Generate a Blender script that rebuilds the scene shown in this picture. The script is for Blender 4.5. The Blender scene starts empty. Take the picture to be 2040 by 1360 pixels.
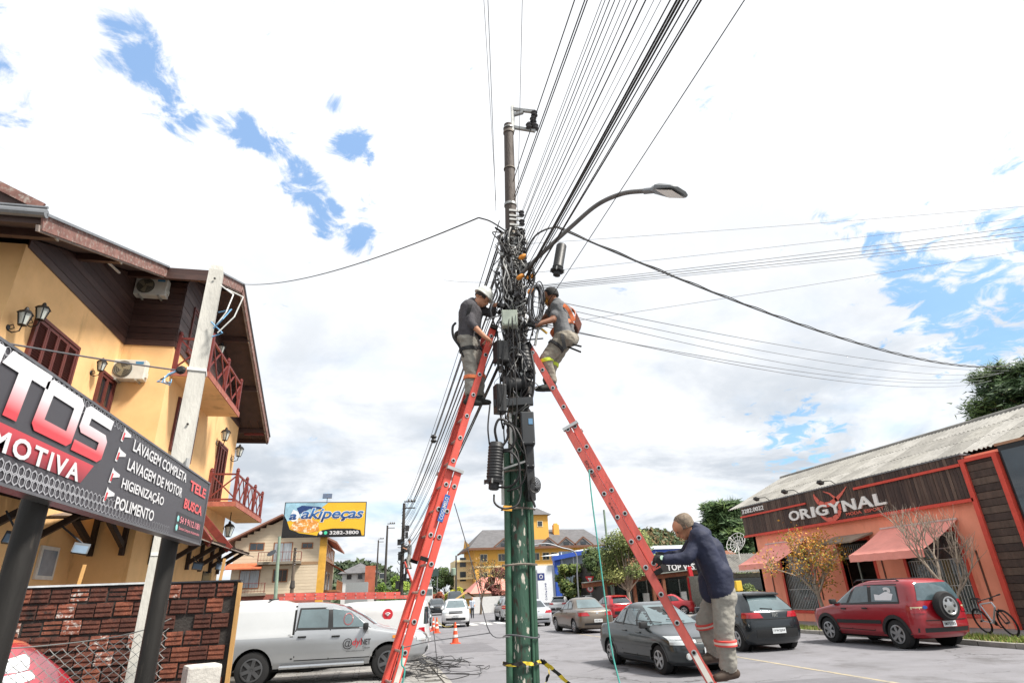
import bpy, bmesh, math, random
from mathutils import Vector, Matrix, noise as mnoise

# ------------------------------------------------------------------ camera
S = bpy.context.scene
COL = S.collection
R = math.radians
PITCH, ROLL, YAW = R(23.2), R(2.4), R(13.2)
fwd = Vector((math.sin(YAW)*math.cos(PITCH), math.cos(YAW)*math.cos(PITCH), math.sin(PITCH)))
right0 = Vector((math.cos(YAW), -math.sin(YAW), 0))
up0 = right0.cross(fwd)
right = right0*math.cos(ROLL) - up0*math.sin(ROLL)
up = up0*math.cos(ROLL) + right0*math.sin(ROLL)
camd = bpy.data.cameras.new('camera')
camd.sensor_width = 36; camd.lens = 20.47; camd.clip_end = 4000; camd.clip_start = 0.05
cam = bpy.data.objects.new('camera', camd); COL.objects.link(cam)
cam.matrix_world = Matrix(((right.x, up.x, -fwd.x, 0), (right.y, up.y, -fwd.y, 0), (right.z, up.z, -fwd.z, 1.75), (0, 0, 0, 1)))
S.camera = cam
S.view_settings.view_transform = 'Standard'
S.view_settings.look = 'None'
S.view_settings.exposure = 1.0
S.view_settings.gamma = 1.0
S.cycles.max_bounces = 6
S.cycles.transparent_max_bounces = 8

# ------------------------------------------------------------------ sky and sun
SUN_EL, SUN_AZ = R(54), R(128)          # azimuth clockwise from +Y (the street)
W = bpy.data.worlds.new('World'); S.world = W; W.use_nodes = True
nt = W.node_tree; N = nt.nodes; L = nt.links
for n in list(N): N.remove(n)
def nd(t, **k):
    n = N.new(t)
    for a, b in k.items(): setattr(n, a, b)
    return n
def mth(op, a, b=None, c=None):
    n = N.new('ShaderNodeMath'); n.operation = op
    for i, v in enumerate((a, b, c)):
        if v is None: continue
        if isinstance(v, (int, float)): n.inputs[i].default_value = v
        else: L.new(v, n.inputs[i])
    return n.outputs[0]
def smooth(v, lo, hi):
    n = N.new('ShaderNodeMapRange'); n.interpolation_type = 'SMOOTHSTEP'
    L.new(v, n.inputs[0]); n.inputs[1].default_value = lo; n.inputs[2].default_value = hi
    return n.outputs[0]
out = nd('ShaderNodeOutputWorld'); bg = nd('ShaderNodeBackground'); bg.inputs[1].default_value = 0.1
sky = nd('ShaderNodeTexSky', sky_type='NISHITA'); sky.sun_disc = False
sky.sun_elevation = SUN_EL; sky.sun_rotation = SUN_AZ; sky.air_density = 1.0; sky.dust_density = 0.6; sky.ozone_density = 2.0
tc = nd('ShaderNodeTexCoord'); sep = nd('ShaderNodeSeparateXYZ'); L.new(tc.outputs['Generated'], sep.inputs[0])
zc = mth('ADD', mth('MAXIMUM', sep.outputs[2], 0.0), 0.22)
cmb = nd('ShaderNodeCombineXYZ')
L.new(mth('DIVIDE', sep.outputs[0], zc), cmb.inputs[0]); L.new(mth('DIVIDE', sep.outputs[1], zc), cmb.inputs[1])
def noise(scale, detail, rough=0.55, off=0.0, dist=0.0):
    m = nd('ShaderNodeMapping'); L.new(cmb.outputs[0], m.inputs[0]); m.inputs['Location'].default_value = (off, off*1.7, off*0.3)
    n = nd('ShaderNodeTexNoise'); L.new(m.outputs[0], n.inputs['Vector'])
    n.inputs['Scale'].default_value = scale; n.inputs['Detail'].default_value = detail
    n.inputs['Roughness'].default_value = rough; n.inputs['Distortion'].default_value = dist
    return n.outputs[0]
n_edge = noise(12.0, 9, 0.62, 3.1, 0.6)
n_big = noise(0.9, 5, 0.55, 11.3)
n_grey = noise(1.5, 8, 0.58, 5.7, 0.5)
n_thin = noise(2.4, 6, 0.5, 21.0)
# openings in the cloud cover: direction of the middle, half width (cosine fall-off), depth
GAPS = [((-0.376, 0.655, 0.655), 0.022, 0.5), ((-0.351, 0.629, 0.694), 0.03, 0.52), ((-0.335, 0.653, 0.679), 0.036, 0.58), ((-0.312, 0.674, 0.67), 0.036, 0.56), ((-0.304, 0.697, 0.649), 0.036, 0.58), ((-0.284, 0.717, 0.637), 0.026, 0.52), ((-0.245, 0.723, 0.646), 0.026, 0.5), ((-0.213, 0.736, 0.642), 0.036, 0.58), ((-0.182, 0.747, 0.639), 0.036, 0.58), ((-0.142, 0.78, 0.609), 0.036, 0.6), ((-0.124, 0.798, 0.59), 0.034, 0.56), ((-0.097, 0.817, 0.568), 0.04, 0.62), ((-0.077, 0.758, 0.647), 0.034, 0.56), ((-0.053, 0.754, 0.655), 0.03, 0.54), ((-0.055, 0.806, 0.589), 0.026, 0.5), ((-0.051, 0.837, 0.545), 0.03, 0.54), ((-0.104, 0.711, 0.695), 0.022, 0.5), ((0.754, 0.562, 0.341), 0.075, 0.64), ((0.709, 0.569, 0.416), 0.045, 0.54), ((0.784, 0.542, 0.302), 0.07, 0.62), ((0.625, 0.757, 0.191), 0.06, 0.46), ((0.652, 0.593, 0.473), 0.035, 0.46), ((0.849, 0.431, 0.307), 0.15, 0.55), ((-0.545, 0.587, 0.598), 0.1, 0.5)]
g_acc = None
for d, rad, amp in GAPS:
    v = nd('ShaderNodeVectorMath', operation='DISTANCE'); L.new(tc.outputs['Generated'], v.inputs[0]); v.inputs[1].default_value = d
    m = nd('ShaderNodeMapRange', interpolation_type='SMOOTHSTEP'); L.new(v.outputs['Value'], m.inputs[0])
    m.inputs[1].default_value = 0.0; m.inputs[2].default_value = rad*2.1; m.inputs[3].default_value = amp; m.inputs[4].default_value = 0.0
    g_acc = m.outputs[0] if g_acc is None else mth('MAXIMUM', g_acc, m.outputs[0])
far_gap = mth('MULTIPLY', smooth(n_big, 0.60, 0.72), 0.35)
g_all = mth('MAXIMUM', g_acc, far_gap)
gap = smooth(mth('ADD', g_all, mth('MULTIPLY', mth('SUBTRACT', n_edge, 0.5), 1.9)), 0.30, 0.60)
# cloud brightness: blown-out white tops, soft grey bases lower down
low = smooth(sep.outputs[2], 0.62, 0.05)
n_soft = noise(3.2, 9, 0.6, 31.0, 0.3)
grey = mth('MULTIPLY', smooth(mth('ADD', mth('MULTIPLY', n_grey, 0.7), mth('MULTIPLY', n_soft, 0.3)), 0.40, 0.64), mth('ADD', mth('MULTIPLY', low, 0.74), 0.2))
ramp = nd('ShaderNodeMixRGB'); L.new(grey, ramp.inputs[0])
ramp.inputs[1].default_value = (5.7, 5.8, 5.95, 1); ramp.inputs[2].default_value = (2.75, 3.08, 3.5, 1)
mix = nd('ShaderNodeMixRGB'); L.new(mth('MAXIMUM', mth('MULTIPLY', gap, 0.86), mth('MULTIPLY', smooth(n_thin, 0.5, 0.75), mth('MULTIPLY', low, 0.45))), mix.inputs[0]); L.new(ramp.outputs[0], mix.inputs[1])
skm = nd('ShaderNodeMixRGB', blend_type='MULTIPLY'); skm.inputs[0].default_value = 1.0
el = nd('ShaderNodeMapRange'); L.new(sep.outputs[2], el.inputs[0]); el.inputs[1].default_value = 0.25; el.inputs[2].default_value = 0.8; el.inputs[3].default_value = 0.55; el.inputs[4].default_value = 1.0
tint = nd('ShaderNodeMixRGB', blend_type='MULTIPLY'); tint.inputs[0].default_value = 1.0; tint.inputs[1].default_value = (1.4, 1.8, 1.88, 1); L.new(el.outputs[0], tint.inputs[2])
L.new(sky.outputs[0], skm.inputs[1]); L.new(tint.outputs[0], skm.inputs[2])
L.new(skm.outputs[0], mix.inputs[2])
L.new(mix.outputs[0], bg.inputs[0]); L.new(bg.outputs[0], out.inputs[0])
sl = bpy.data.lights.new('sun', 'SUN'); sl.energy = 3.8; sl.angle = R(10); sl.color = (1.0, 0.95, 0.87)
so = bpy.data.objects.new('sun', sl); COL.objects.link(so)
sd = Vector((math.sin(SUN_AZ)*math.cos(SUN_EL), math.cos(SUN_AZ)*math.cos(SUN_EL), math.sin(SUN_EL)))
so.rotation_euler = sd.to_track_quat('Z', 'Y').to_euler(); so.location = (30, 0, 40)

# ------------------------------------------------------------------ helpers
rnd = random.Random(7)
def lin(h):
    if isinstance(h, (tuple, list)): return tuple(h)[:3]
    h = h.lstrip('#'); c = [int(h[i:i+2], 16)/255 for i in (0, 2, 4)]
    return tuple(x/12.92 if x <= .04045 else ((x+.055)/1.055)**2.4 for x in c)
MATS = {}
def M(name, col='#888888', rough=.6, metal=0.0, var=.12, scale=6.0, bump=0.0, bscale=None, coat=0.0, col2=None, mixlo=.45, mixhi=.62, spec=.5, stretch=None, alpha=1.0, trans=0.0, emit=0.0, stain=None):
    """procedural surface: base colour, broad noise variation, optional second colour in patches, relief"""
    if name in MATS: return MATS[name]
    m = bpy.data.materials.new(name); m.use_nodes = True; MATS[name] = m
    t = m.node_tree; n = t.nodes; l = t.links; b = n['Principled BSDF']
    c = lin(col)
    b.inputs['Base Color'].default_value = (*c, 1); b.inputs['Roughness'].default_value = rough; b.inputs['Metallic'].default_value = metal
    b.inputs['Specular IOR Level'].default_value = spec
    b.inputs['Coat Weight'].default_value = coat; b.inputs['Coat Roughness'].default_value = .06
    b.inputs['Alpha'].default_value = alpha; b.inputs['Transmission Weight'].default_value = trans
    if emit: b.inputs['Emission Color'].default_value = (*c, 1); b.inputs['Emission Strength'].default_value = emit
    if var or bump or col2 is not None:
        tcn = n.new('ShaderNodeTexCoord'); mp = n.new('ShaderNodeMapping'); 
        oi = n.new('ShaderNodeObjectInfo'); vs_ = n.new('ShaderNodeVectorMath'); vs_.operation = 'MULTIPLY_ADD'; vs_.inputs[1].default_value = (31, 47, 19)
        l.new(oi.outputs['Random'], vs_.inputs[0]); l.new(tcn.outputs['Object'], vs_.inputs[2]); l.new(vs_.outputs[0], mp.inputs[0])
        if stretch: mp.inputs['Scale'].default_value = stretch
        nz = n.new('ShaderNodeTexNoise'); l.new(mp.outputs[0], nz.inputs['Vector']); nz.inputs['Scale'].default_value = scale; nz.inputs['Detail'].default_value = 7; nz.inputs['Roughness'].default_value = .62
        hsv = n.new('ShaderNodeMixRGB'); hsv.inputs[1].default_value = (*[x*(1-var*1.6) for x in c], 1); hsv.inputs[2].default_value = (*[min(1, x*(1+var*1.4)) for x in c], 1)
        mr = n.new('ShaderNodeMapRange'); l.new(nz.outputs[0], mr.inputs[0]); mr.inputs[1].default_value = .28; mr.inputs[2].default_value = .72
        l.new(mr.outputs[0], hsv.inputs[0]); src = hsv.outputs[0]
        if col2 is not None:
            n2 = n.new('ShaderNodeTexNoise'); l.new(mp.outputs[0], n2.inputs['Vector']); n2.inputs['Scale'].default_value = scale*1.9; n2.inputs['Detail'].default_value = 8; n2.inputs['Roughness'].default_value = .68
            m2 = n.new('ShaderNodeMapRange'); l.new(n2.outputs[0], m2.inputs[0]); m2.inputs[1].default_value = mixlo; m2.inputs[2].default_value = mixhi
            mx = n.new('ShaderNodeMixRGB'); l.new(m2.outputs[0], mx.inputs[0]); l.new(src, mx.inputs[1]); mx.inputs[2].default_value = (*lin(col2), 1); src = mx.outputs[0]
        if stain:
            gp = n.new('ShaderNodeNewGeometry'); n3 = n.new('ShaderNodeTexNoise'); mq = n.new('ShaderNodeMapping'); l.new(gp.outputs['Position'], mq.inputs[0]); l.new(mq.outputs[0], n3.inputs['Vector']); mq.inputs['Scale'].default_value = stain[4] if len(stain) > 4 else (1, 1, 1); n3.inputs['Scale'].default_value = stain[1]; n3.inputs['Detail'].default_value = 9; n3.inputs['Roughness'].default_value = .7
            m3 = n.new('ShaderNodeMapRange'); l.new(n3.outputs[0], m3.inputs[0]); m3.inputs[1].default_value = stain[2]; m3.inputs[2].default_value = stain[3]
            x3 = n.new('ShaderNodeMixRGB'); l.new(m3.outputs[0], x3.inputs[0]); l.new(src, x3.inputs[1]); x3.inputs[2].default_value = (*lin(stain[0]), 1); src = x3.outputs[0]
        l.new(src, b.inputs['Base Color'])
        if bump:
            nb = n.new('ShaderNodeTexNoise'); l.new(mp.outputs[0], nb.inputs['Vector']); nb.inputs['Scale'].default_value = bscale or scale*6; nb.inputs['Detail'].default_value = 5
            bp = n.new('ShaderNodeBump'); bp.inputs['Strength'].default_value = bump; bp.inputs['Distance'].default_value = .02
            l.new(nb.outputs[0], bp.inputs['Height']); l.new(bp.outputs[0], b.inputs['Normal'])
    return m

ORG = {}
def thing(name, label, cat, loc=(0, 0, 0), rz=0.0, group=None, local=False):
    o = bpy.data.objects.new(name, None); COL.objects.link(o); o.empty_display_size = .2
    o.location = loc; o.rotation_euler = (0, 0, rz)
    o['label'] = label; o['category'] = cat
    if group: o['group'] = group
    ORG[o.name] = Vector((0, 0, 0)) if local else Vector(loc)
    return o
def tag(o, label, cat, group=None, kind=None):
    o['label'] = label; o['category'] = cat
    if group: o['group'] = group
    if kind: o['kind'] = kind
    return o
class MB:
    """collects geometry, then becomes ONE mesh object"""
    def __init__(s): s.v = []; s.f = []; s.mi = []; s.cur = 0
    def add(s, vs, fs):
        b = len(s.v); s.v += [tuple(x) for x in vs]; s.f += [tuple(i+b for i in f) for f in fs]; s.mi += [s.cur]*len(fs); return s
    def box(s, a, b):
        x0, y0, z0 = a; x1, y1, z1 = b
        return s.add([(x0, y0, z0), (x1, y0, z0), (x1, y1, z0), (x0, y1, z0), (x0, y0, z1), (x1, y0, z1), (x1, y1, z1), (x0, y1, z1)],
                     [(3, 2, 1, 0), (4, 5, 6, 7), (0, 1, 5, 4), (1, 2, 6, 5), (2, 3, 7, 6), (3, 0, 4, 7)])
    def cbox(s, c, d, mat=None):
        c = Vector(c); h = Vector(d)/2
        vs = [Vector((sx*h.x, sy*h.y, sz*h.z)) for sz in (-1, 1) for sx, sy in ((-1, -1), (1, -1), (1, 1), (-1, 1))]
        if mat is not None: vs = [mat @ v for v in vs]
        return s.add([v + c for v in vs], [(3, 2, 1, 0), (4, 5, 6, 7), (0, 1, 5, 4), (1, 2, 6, 5), (2, 3, 7, 6), (3, 0, 4, 7)])
    def bar(s, p, q, w, h=None, upv=(0, 0, 1)):
        """rectangular bar from p to q"""
        p = Vector(p); q = Vector(q); h = h or w; d = (q-p)
        if d.length < 1e-6: return s
        d.normalize(); u = Vector(upv)
        if abs(d.dot(u)) > .97: u = Vector((0, 1, 0))
        a = d.cross(u).normalized(); b = a.cross(d).normalized()
        vs = [o + a*sa*w/2 + b*sb*h/2 for o in (p, q) for sa, sb in ((-1, -1), (1, -1), (1, 1), (-1, 1))]
        return s.add(vs, [(3, 2, 1, 0), (4, 5, 6, 7), (0, 1, 5, 4), (1, 2, 6, 5), (2, 3, 7, 6), (3, 0, 4, 7)])
    def tube(s, pts, r, n=6, cap=True):
        pts = [Vector(p) for p in pts]; m = len(pts); rs = r if isinstance(r, (list, tuple)) else [r]*m
        b = len(s.v); ref = None
        for i, p in enumerate(pts):
            d = (pts[min(i+1, m-1)] - pts[max(i-1, 0)])
            if d.length < 1e-9: d = Vector((0, 0, 1))
            d.normalize()
            if ref is None:
                ref = Vector((0, 0, 1)) if abs(d.z) < .9 else Vector((1, 0, 0))
            a = (ref - d*ref.dot(d)); a = a.normalized() if a.length > 1e-6 else d.orthogonal().normalized(); ref = a; c = d.cross(a)
            for k in range(n):
                t = 2*math.pi*k/n; s.v.append(tuple(p + a*math.cos(t)*rs[i] + c*math.sin(t)*rs[i]))
        fs = [(b+i*n+k, b+i*n+(k+1) % n, b+(i+1)*n+(k+1) % n, b+(i+1)*n+k) for i in range(m-1) for k in range(n)]
        if cap: fs += [tuple(b+k for k in reversed(range(n))), tuple(b+(m-1)*n+k for k in range(n))]
        s.f += fs; s.mi += [s.cur]*len(fs); return s
    def lathe(s, prof, o=(0, 0, 0), axis=(0, 0, 1), n=16):
        """profile of (radius, height) turned about axis at o"""
        ax = Vector(axis).normalized(); a = ax.orthogonal().normalized(); c = ax.cross(a); o = Vector(o); b = len(s.v); m = len(prof)
        for r, h in prof:
            for k in range(n):
                t = 2*math.pi*k/n; s.v.append(tuple(o + ax*h + (a*math.cos(t) + c*math.sin(t))*max(r, 1e-4)))
        fs = [(b+i*n+k, b+i*n+(k+1) % n, b+(i+1)*n+(k+1) % n, b+(i+1)*n+k) for i in range(m-1) for k in range(n)]
        fs += [tuple(b+k for k in reversed(range(n))), tuple(b+(m-1)*n+k for k in range(n))]
        s.f += fs; s.mi += [s.cur]*len(fs); return s
    def prism(s, poly, d):
        """polygon of 3-D points pushed along vector d"""
        d = Vector(d); k = len(poly); P = [Vector(p) for p in poly]
        return s.add(P + [p + d for p in P], [tuple(reversed(range(k))), tuple(range(k, 2*k))] + [(i, (i+1) % k, k+(i+1) % k, k+i) for i in range(k)])
    def poly(s, pts): return s.add(pts, [tuple(range(len(pts)))])
    def build(s, name, mat, parent=None, smooth=False, local=False, sharp=35, bevel=0.0):
        org = Vector((0, 0, 0))
        if parent is not None and not local:
            r = parent
            while r.parent is not None: r = r.parent
            org = ORG.get(r.name, Vector((0, 0, 0)))
        me = bpy.data.meshes.new(name)
        me.from_pydata([tuple(Vector(v) - org) for v in s.v] if org.length else s.v, [], s.f)
        mats = mat if isinstance(mat, (list, tuple)) else [mat]
        for m in mats: me.materials.append(m)
        if len(mats) > 1: me.polygons.foreach_set('material_index', s.mi)
        bm = bmesh.new(); bm.from_mesh(me); bmesh.ops.recalc_face_normals(bm, faces=bm.faces)
        if bevel:
            bmesh.ops.bevel(bm, geom=[e for e in bm.edges if len(e.link_faces) == 2 and e.calc_face_angle(0) > .6], offset=bevel, segments=2, affect='EDGES', profile=.6)
        bm.to_mesh(me); bm.free()
        if smooth:
            me.shade_smooth()
            try: me.set_sharp_from_angle(angle=R(sharp))
            except Exception: pass
        me.update()
        o = bpy.data.objects.new(name, me); COL.objects.link(o)
        if parent is not None: o.parent = parent
        return o
def inst(src, parent, loc=(0, 0, 0), rot=(0, 0, 0), scale=(1, 1, 1), mat=None, name=None):
    """another object on the same mesh data"""
    o = bpy.data.objects.new(name or src.name.split('.')[0], src.data); COL.objects.link(o); o.parent = parent
    o.location = loc; o.rotation_euler = rot; o.scale = scale
    if mat:
        o.material_slots[0].link = 'OBJECT'; o.material_slots[0].material = mat
    return o
_dg = None
def text_mesh(txt, o, u, v, w, h, bold=0.0, shear=0.0, depth=0.0, spacing=1.0, off=0.0):
    """lettering fitted into a w x h field at o, along u, upright along v; returns MB"""
    cu = bpy.data.curves.new('lettering', 'FONT'); cu.body = txt; cu.offset = bold; cu.space_character = spacing; cu.resolution_u = 3; cu.shear = shear
    ob = bpy.data.objects.new('lettering', cu); COL.objects.link(ob)
    dg = bpy.context.evaluated_depsgraph_get(); dg.update()
    me = bpy.data.meshes.new_from_object(ob.evaluated_get(dg))
    bpy.data.objects.remove(ob); bpy.data.curves.remove(cu)
    vs = [x.co.copy() for x in me.vertices]; fs = [tuple(p.vertices) for p in me.polygons]; bpy.data.meshes.remove(me)
    x0 = min(a.x for a in vs); x1 = max(a.x for a in vs); y0 = min(a.y for a in vs); y1 = max(a.y for a in vs)
    u = Vector(u).normalized(); v = Vector(v).normalized(); nn = u.cross(v); o = Vector(o)
    pts = [o + u*((a.x-x0)/(x1-x0)*w) + v*((a.y-y0)/(y1-y0)*h) + nn*off for a in vs]
    mb = MB()
    if depth:
        k = len(pts); mb.add(pts + [p + nn*depth for p in pts], fs + [tuple(i+k for i in f) for f in fs])
        ed = {}
        for f in fs:
            for i in range(len(f)):
                e = (f[i], f[(i+1) % len(f)]); ed[tuple(sorted(e))] = ed.get(tuple(sorted(e)), 0) + 1
        for (a, b), c in ed.items():
            if c == 1: mb.f.append((a, b, b+k, a+k)); mb.mi.append(0)
    else: mb.add(pts, fs)
    return mb
def gz(Y): return -0.010*min(max(Y-16, 0), 30)
def cat(p, q, sag, n=14):
    """hanging line from p to q"""
    p = Vector(p); q = Vector(q)
    return [p.lerp(q, i/n) - Vector((0, 0, sag*4*(i/n)*(1-i/n))) for i in range(n+1)]


# ------------------------------------------------------------------ ground, road, pavements
def sheet(name, x0, x1, ys, dz, mat, kind='structure', nx=1):
    mb = MB()
    for i in range(len(ys)-1):
        for k in range(nx):
            xa = x0 + (x1-x0)*k/nx; xb = x0 + (x1-x0)*(k+1)/nx
            a, b = ys[i], ys[i+1]
            mb.add([(xa, a, gz(a)+dz), (xb, a, gz(a)+dz), (xb, b, gz(b)+dz), (xa, b, gz(b)+dz)], [(0, 1, 2, 3)])
    o = mb.build(name, mat); o['kind'] = kind
    bm = bmesh.new(); bm.from_mesh(o.data); bmesh.ops.remove_doubles(bm, verts=bm.verts, dist=1e-4); bm.to_mesh(o.data); bm.free()
    return o
m_soil = M('dull ground', '#6d6a5e', .95, var=.2, scale=.6, bump=.3, bscale=9)
m_asph = M('worn asphalt', '#77767a', .85, var=.10, scale=.7, bump=.35, bscale=90, col2='#6a696b', mixlo=.5, mixhi=.75, stain=('#545253', .55, .54, .70))
m_pave = M('grey paving stone', '#8b8986', .85, var=.16, scale=3, bump=.3, bscale=40)
m_joint = M('paving joints', '#55524d', .95, var=.2, scale=8)
m_kerb = M('concrete kerb', '#8f8c86', .9, var=.18, scale=4, bump=.3, bscale=40)
YS = [-60, 0, 16, 22, 28, 34, 40, 46, 60, 90, 140, 300, 700]
_t = m_asph.node_tree; _n = _t.nodes; _l = _t.links; _b = _n['Principled BSDF']; _src = _b.inputs['Base Color'].links[0].from_socket
_g = _n.new('ShaderNodeNewGeometry'); _nz = _n.new('ShaderNodeTexNoise'); _nz.inputs['Scale'].default_value = 1.3; _nz.inputs['Detail'].default_value = 6; _l.new(_g.outputs['Position'], _nz.inputs['Vector'])
_va = _n.new('ShaderNodeVectorMath'); _va.operation = 'MULTIPLY_ADD'; _l.new(_nz.outputs['Color'], _va.inputs[0]); _va.inputs[1].default_value = (1.6, 1.6, 0); _l.new(_g.outputs['Position'], _va.inputs[2])
_v = _n.new('ShaderNodeTexVoronoi'); _v.feature = 'DISTANCE_TO_EDGE'; _v.inputs['Scale'].default_value = .33; _l.new(_va.outputs[0], _v.inputs['Vector'])
_r = _n.new('ShaderNodeMapRange'); _l.new(_v.outputs['Distance'], _r.inputs[0]); _r.inputs[1].default_value = .004; _r.inputs[2].default_value = .012; _r.inputs[3].default_value = .75; _r.inputs[4].default_value = 0
_n2 = _n.new('ShaderNodeTexNoise'); _n2.inputs['Scale'].default_value = .25; _l.new(_g.outputs['Position'], _n2.inputs['Vector']); _r2 = _n.new('ShaderNodeMapRange'); _l.new(_n2.outputs[0], _r2.inputs[0]); _r2.inputs[1].default_value = .45; _r2.inputs[2].default_value = .6
_m = _n.new('ShaderNodeMath'); _m.operation = 'MULTIPLY'; _l.new(_r.outputs[0], _m.inputs[0]); _l.new(_r2.outputs[0], _m.inputs[1])
_x = _n.new('ShaderNodeMixRGB'); _l.new(_m.outputs[0], _x.inputs[0]); _l.new(_src, _x.inputs[1]); _x.inputs[2].default_value = (.04, .04, .04, 1); _l.new(_x.outputs[0], _b.inputs['Base Color'])
sheet('ground', -700, 700, YS, -.03, m_soil)
sheet('road', 1.7, 15.3, [-60, 0, 8, 16, 22, 30], 0, m_asph)
sheet('road', 1.7, 34, [30, 34, 40, 46, 60, 78], 0, m_asph)
sheet('road', 1.7, 12.5, [78, 140, 300], 0, m_asph)
m_white = M('worn white road paint', '#d8d8d4', .8, var=.15, scale=5, col2='#8d8c8c', mixlo=.58, mixhi=.7)
m_yell = M('faded yellow road paint', '#a1957c', .85, var=.12, scale=5, col2='#7b7a7b', mixlo=.48, mixhi=.62)
for k in range(9):
    x = 2.6 + k*1.02
    mb = MB(); mb.add([(x, 44.2, gz(44.2)+.004), (x+.5, 44.2, gz(44.2)+.004), (x+.5, 47.4, gz(47.4)+.004), (x, 47.4, gz(47.4)+.004)], [(0, 1, 2, 3)])
    o = mb.build('crosswalk_stripe', m_white); o['kind'] = 'structure'
mb = MB()
for a, b in ((-20, 10), (10, 16), (16, 30)):
    mb.add([(9.05, a, gz(a)+.004), (9.17, a, gz(a)+.004), (9.17, b, gz(b)+.004), (9.05, b, gz(b)+.004)], [(0, 1, 2, 3)])
o = mb.build('road_centre_line', m_yell); o['kind'] = 'structure'
mb = MB()
for (a, b) in ((47.8, 48.2),):
    mb.add([(7.0, a, gz(a)+.004), (13.6, a, gz(a)+.004), (13.6, b, gz(b)+.004), (7.0, b, gz(b)+.004)], [(0, 1, 2, 3)])
o = mb.build('stop_line', m_white); o['kind'] = 'structure'
# patches of newer asphalt and a manhole
m_patch = M('darker asphalt patch', '#67666a', .85, var=.12, scale=2, bump=.35, bscale=80)
mb = MB(); mb.add([(4.2, 9.5, .004), (8.8, 9.1, .004), (9.0, 11.2, .004), (4.0, 11.6, .004)], [(0, 1, 2, 3)]); o = mb.build('asphalt_patch', m_patch); o['kind'] = 'structure'
mb = MB(); mb.add([(2.4, 22, gz(22)+.004), (4.2, 21.6, gz(21.6)+.004), (4.4, 26, gz(26)+.004), (2.6, 26.2, gz(26.2)+.004)], [(0, 1, 2, 3)]); o = mb.build('asphalt_patch', m_patch); o['kind'] = 'structure'
# left pavement with slabs
def slab_run(name, x0, x1, ys, top, mat):
    mb = MB()
    for i in range(len(ys)-1):
        a, b = ys[i], ys[i+1]; za, zb = gz(a)+top, gz(b)+top
        mb.add([(x0, a, za), (x1, a, za), (x1, b, zb), (x0, b, zb), (x0, a, za-.3), (x1, a, za-.3), (x1, b, zb-.3), (x0, b, zb-.3)],
               [(0, 1, 2, 3), (0, 4, 5, 1), (1, 5, 6, 2), (3, 2, 6, 7), (0, 3, 7, 4)])
    o = mb.build(name, mat); o['kind'] = 'structure'; return o
pav = slab_run('pavement_left', -30, 1.55, [-20, 0, 16, 22, 28, 34, 40, 46, 60, 140, 300], .020, m_joint)
slab_src = None
for iy in range(34):
    for ix in range(9):
        x = 1.53 - .48*(ix+1) + (.12 if iy % 2 else 0); y = 13.0 + iy*.3
        if x + .47 > 1.54: continue
        if slab_src is None:
            mb = MB(); mb.box((0, 0, 0), (.465, .285, .03)); slab_src = mb.build('paving_slab', m_pave, pav, bevel=.006)
            slab_src.location = (x, y, gz(y)+.007); continue
        o = inst(slab_src, pav, (x, y, gz(y)+.007 + rnd.uniform(-.004, .004)), (R(rnd.uniform(-.4, .4))-math.atan(.010 if y > 16 else 0), R(rnd.uniform(-.4, .4)), 0))
def kerb(name, x0, x1, y0, y1, top):
    mb = MB(); y = y0; k = mb
    par = None
    root = slab_run(name, x0+.004, x1-.004, [v for v in (y0, 0, 16, 22, 28, 34, 40, 46, 60, y1) if y0 <= v <= y1], top-.012, m_joint)
    src = None
    yy = max(y0, 8.0)
    while yy < min(y1, 40):
        if src is None:
            m2 = MB(); m2.box((0, 0, 0), (x1-x0, .98, .16)); src = m2.build('kerbstone', m_kerb, root, bevel=.012); src.location = (x0, yy, gz(yy+.5)+top-.16)
        else: inst(src, root, (x0, yy, gz(yy+.5)+top-.16 + rnd.uniform(-.006, .006)), (R(-.57) if yy > 16 else 0, 0, R(rnd.uniform(-.3, .3))))
        yy += 1.0
    return root
kerb('kerb_left', 1.55, 1.7, -20, 140, .045)
kerb('kerb_right', 15.3, 15.45, -20, 30, .12)
slab_run('pavement_right', 16.9, 19.0, [-20, 0, 16, 22, 28, 34], .12, m_pave)
slab_run('verge_soil', 15.45, 16.9, [-20, 0, 16, 22, 28, 34], .10, M('verge soil', '#56503a', .95, var=.25, scale=5, bump=.4))
slab_run('forecourt_right', 19.0, 60, [28.8, 34, 40, 46, 60, 78], .06, m_pave)
# short grass on the verge
mb = MB(); rg = random.Random(3)
for i in range(15000):
    y = rg.uniform(7, 31); x = 15.47 + rg.random()*1.4
    h = rg.uniform(.04, .13)*(1.2 if rg.random() < .15 else 1)
    if mnoise.noise(Vector((x*1.3, y*1.3, 0))) < -.28: continue
    t = rg.uniform(0, 6.28); w = .012; z = gz(y)+.10; lx, ly = math.cos(t)*h*.5, math.sin(t)*h*.5
    mb.cur = rg.choice((0, 0, 1, 2))
    mb.add([(x-w*math.sin(t), y+w*math.cos(t), z), (x+w*math.sin(t), y-w*math.cos(t), z), (x+lx, y+ly, z+h)], [(0, 1, 2)])
gr = mb.build('verge_grass', [M('grass green', '#6f8a35', .8, var=.2, scale=3), M('grass pale', '#93a04e', .8, var=.2, scale=3), M('grass dry', '#a79a62', .8, var=.2, scale=3)])
gr['kind'] = 'stuff'; gr['label'] = 'short patchy grass on the verge beside the red car'; gr['category'] = 'grass'

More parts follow.
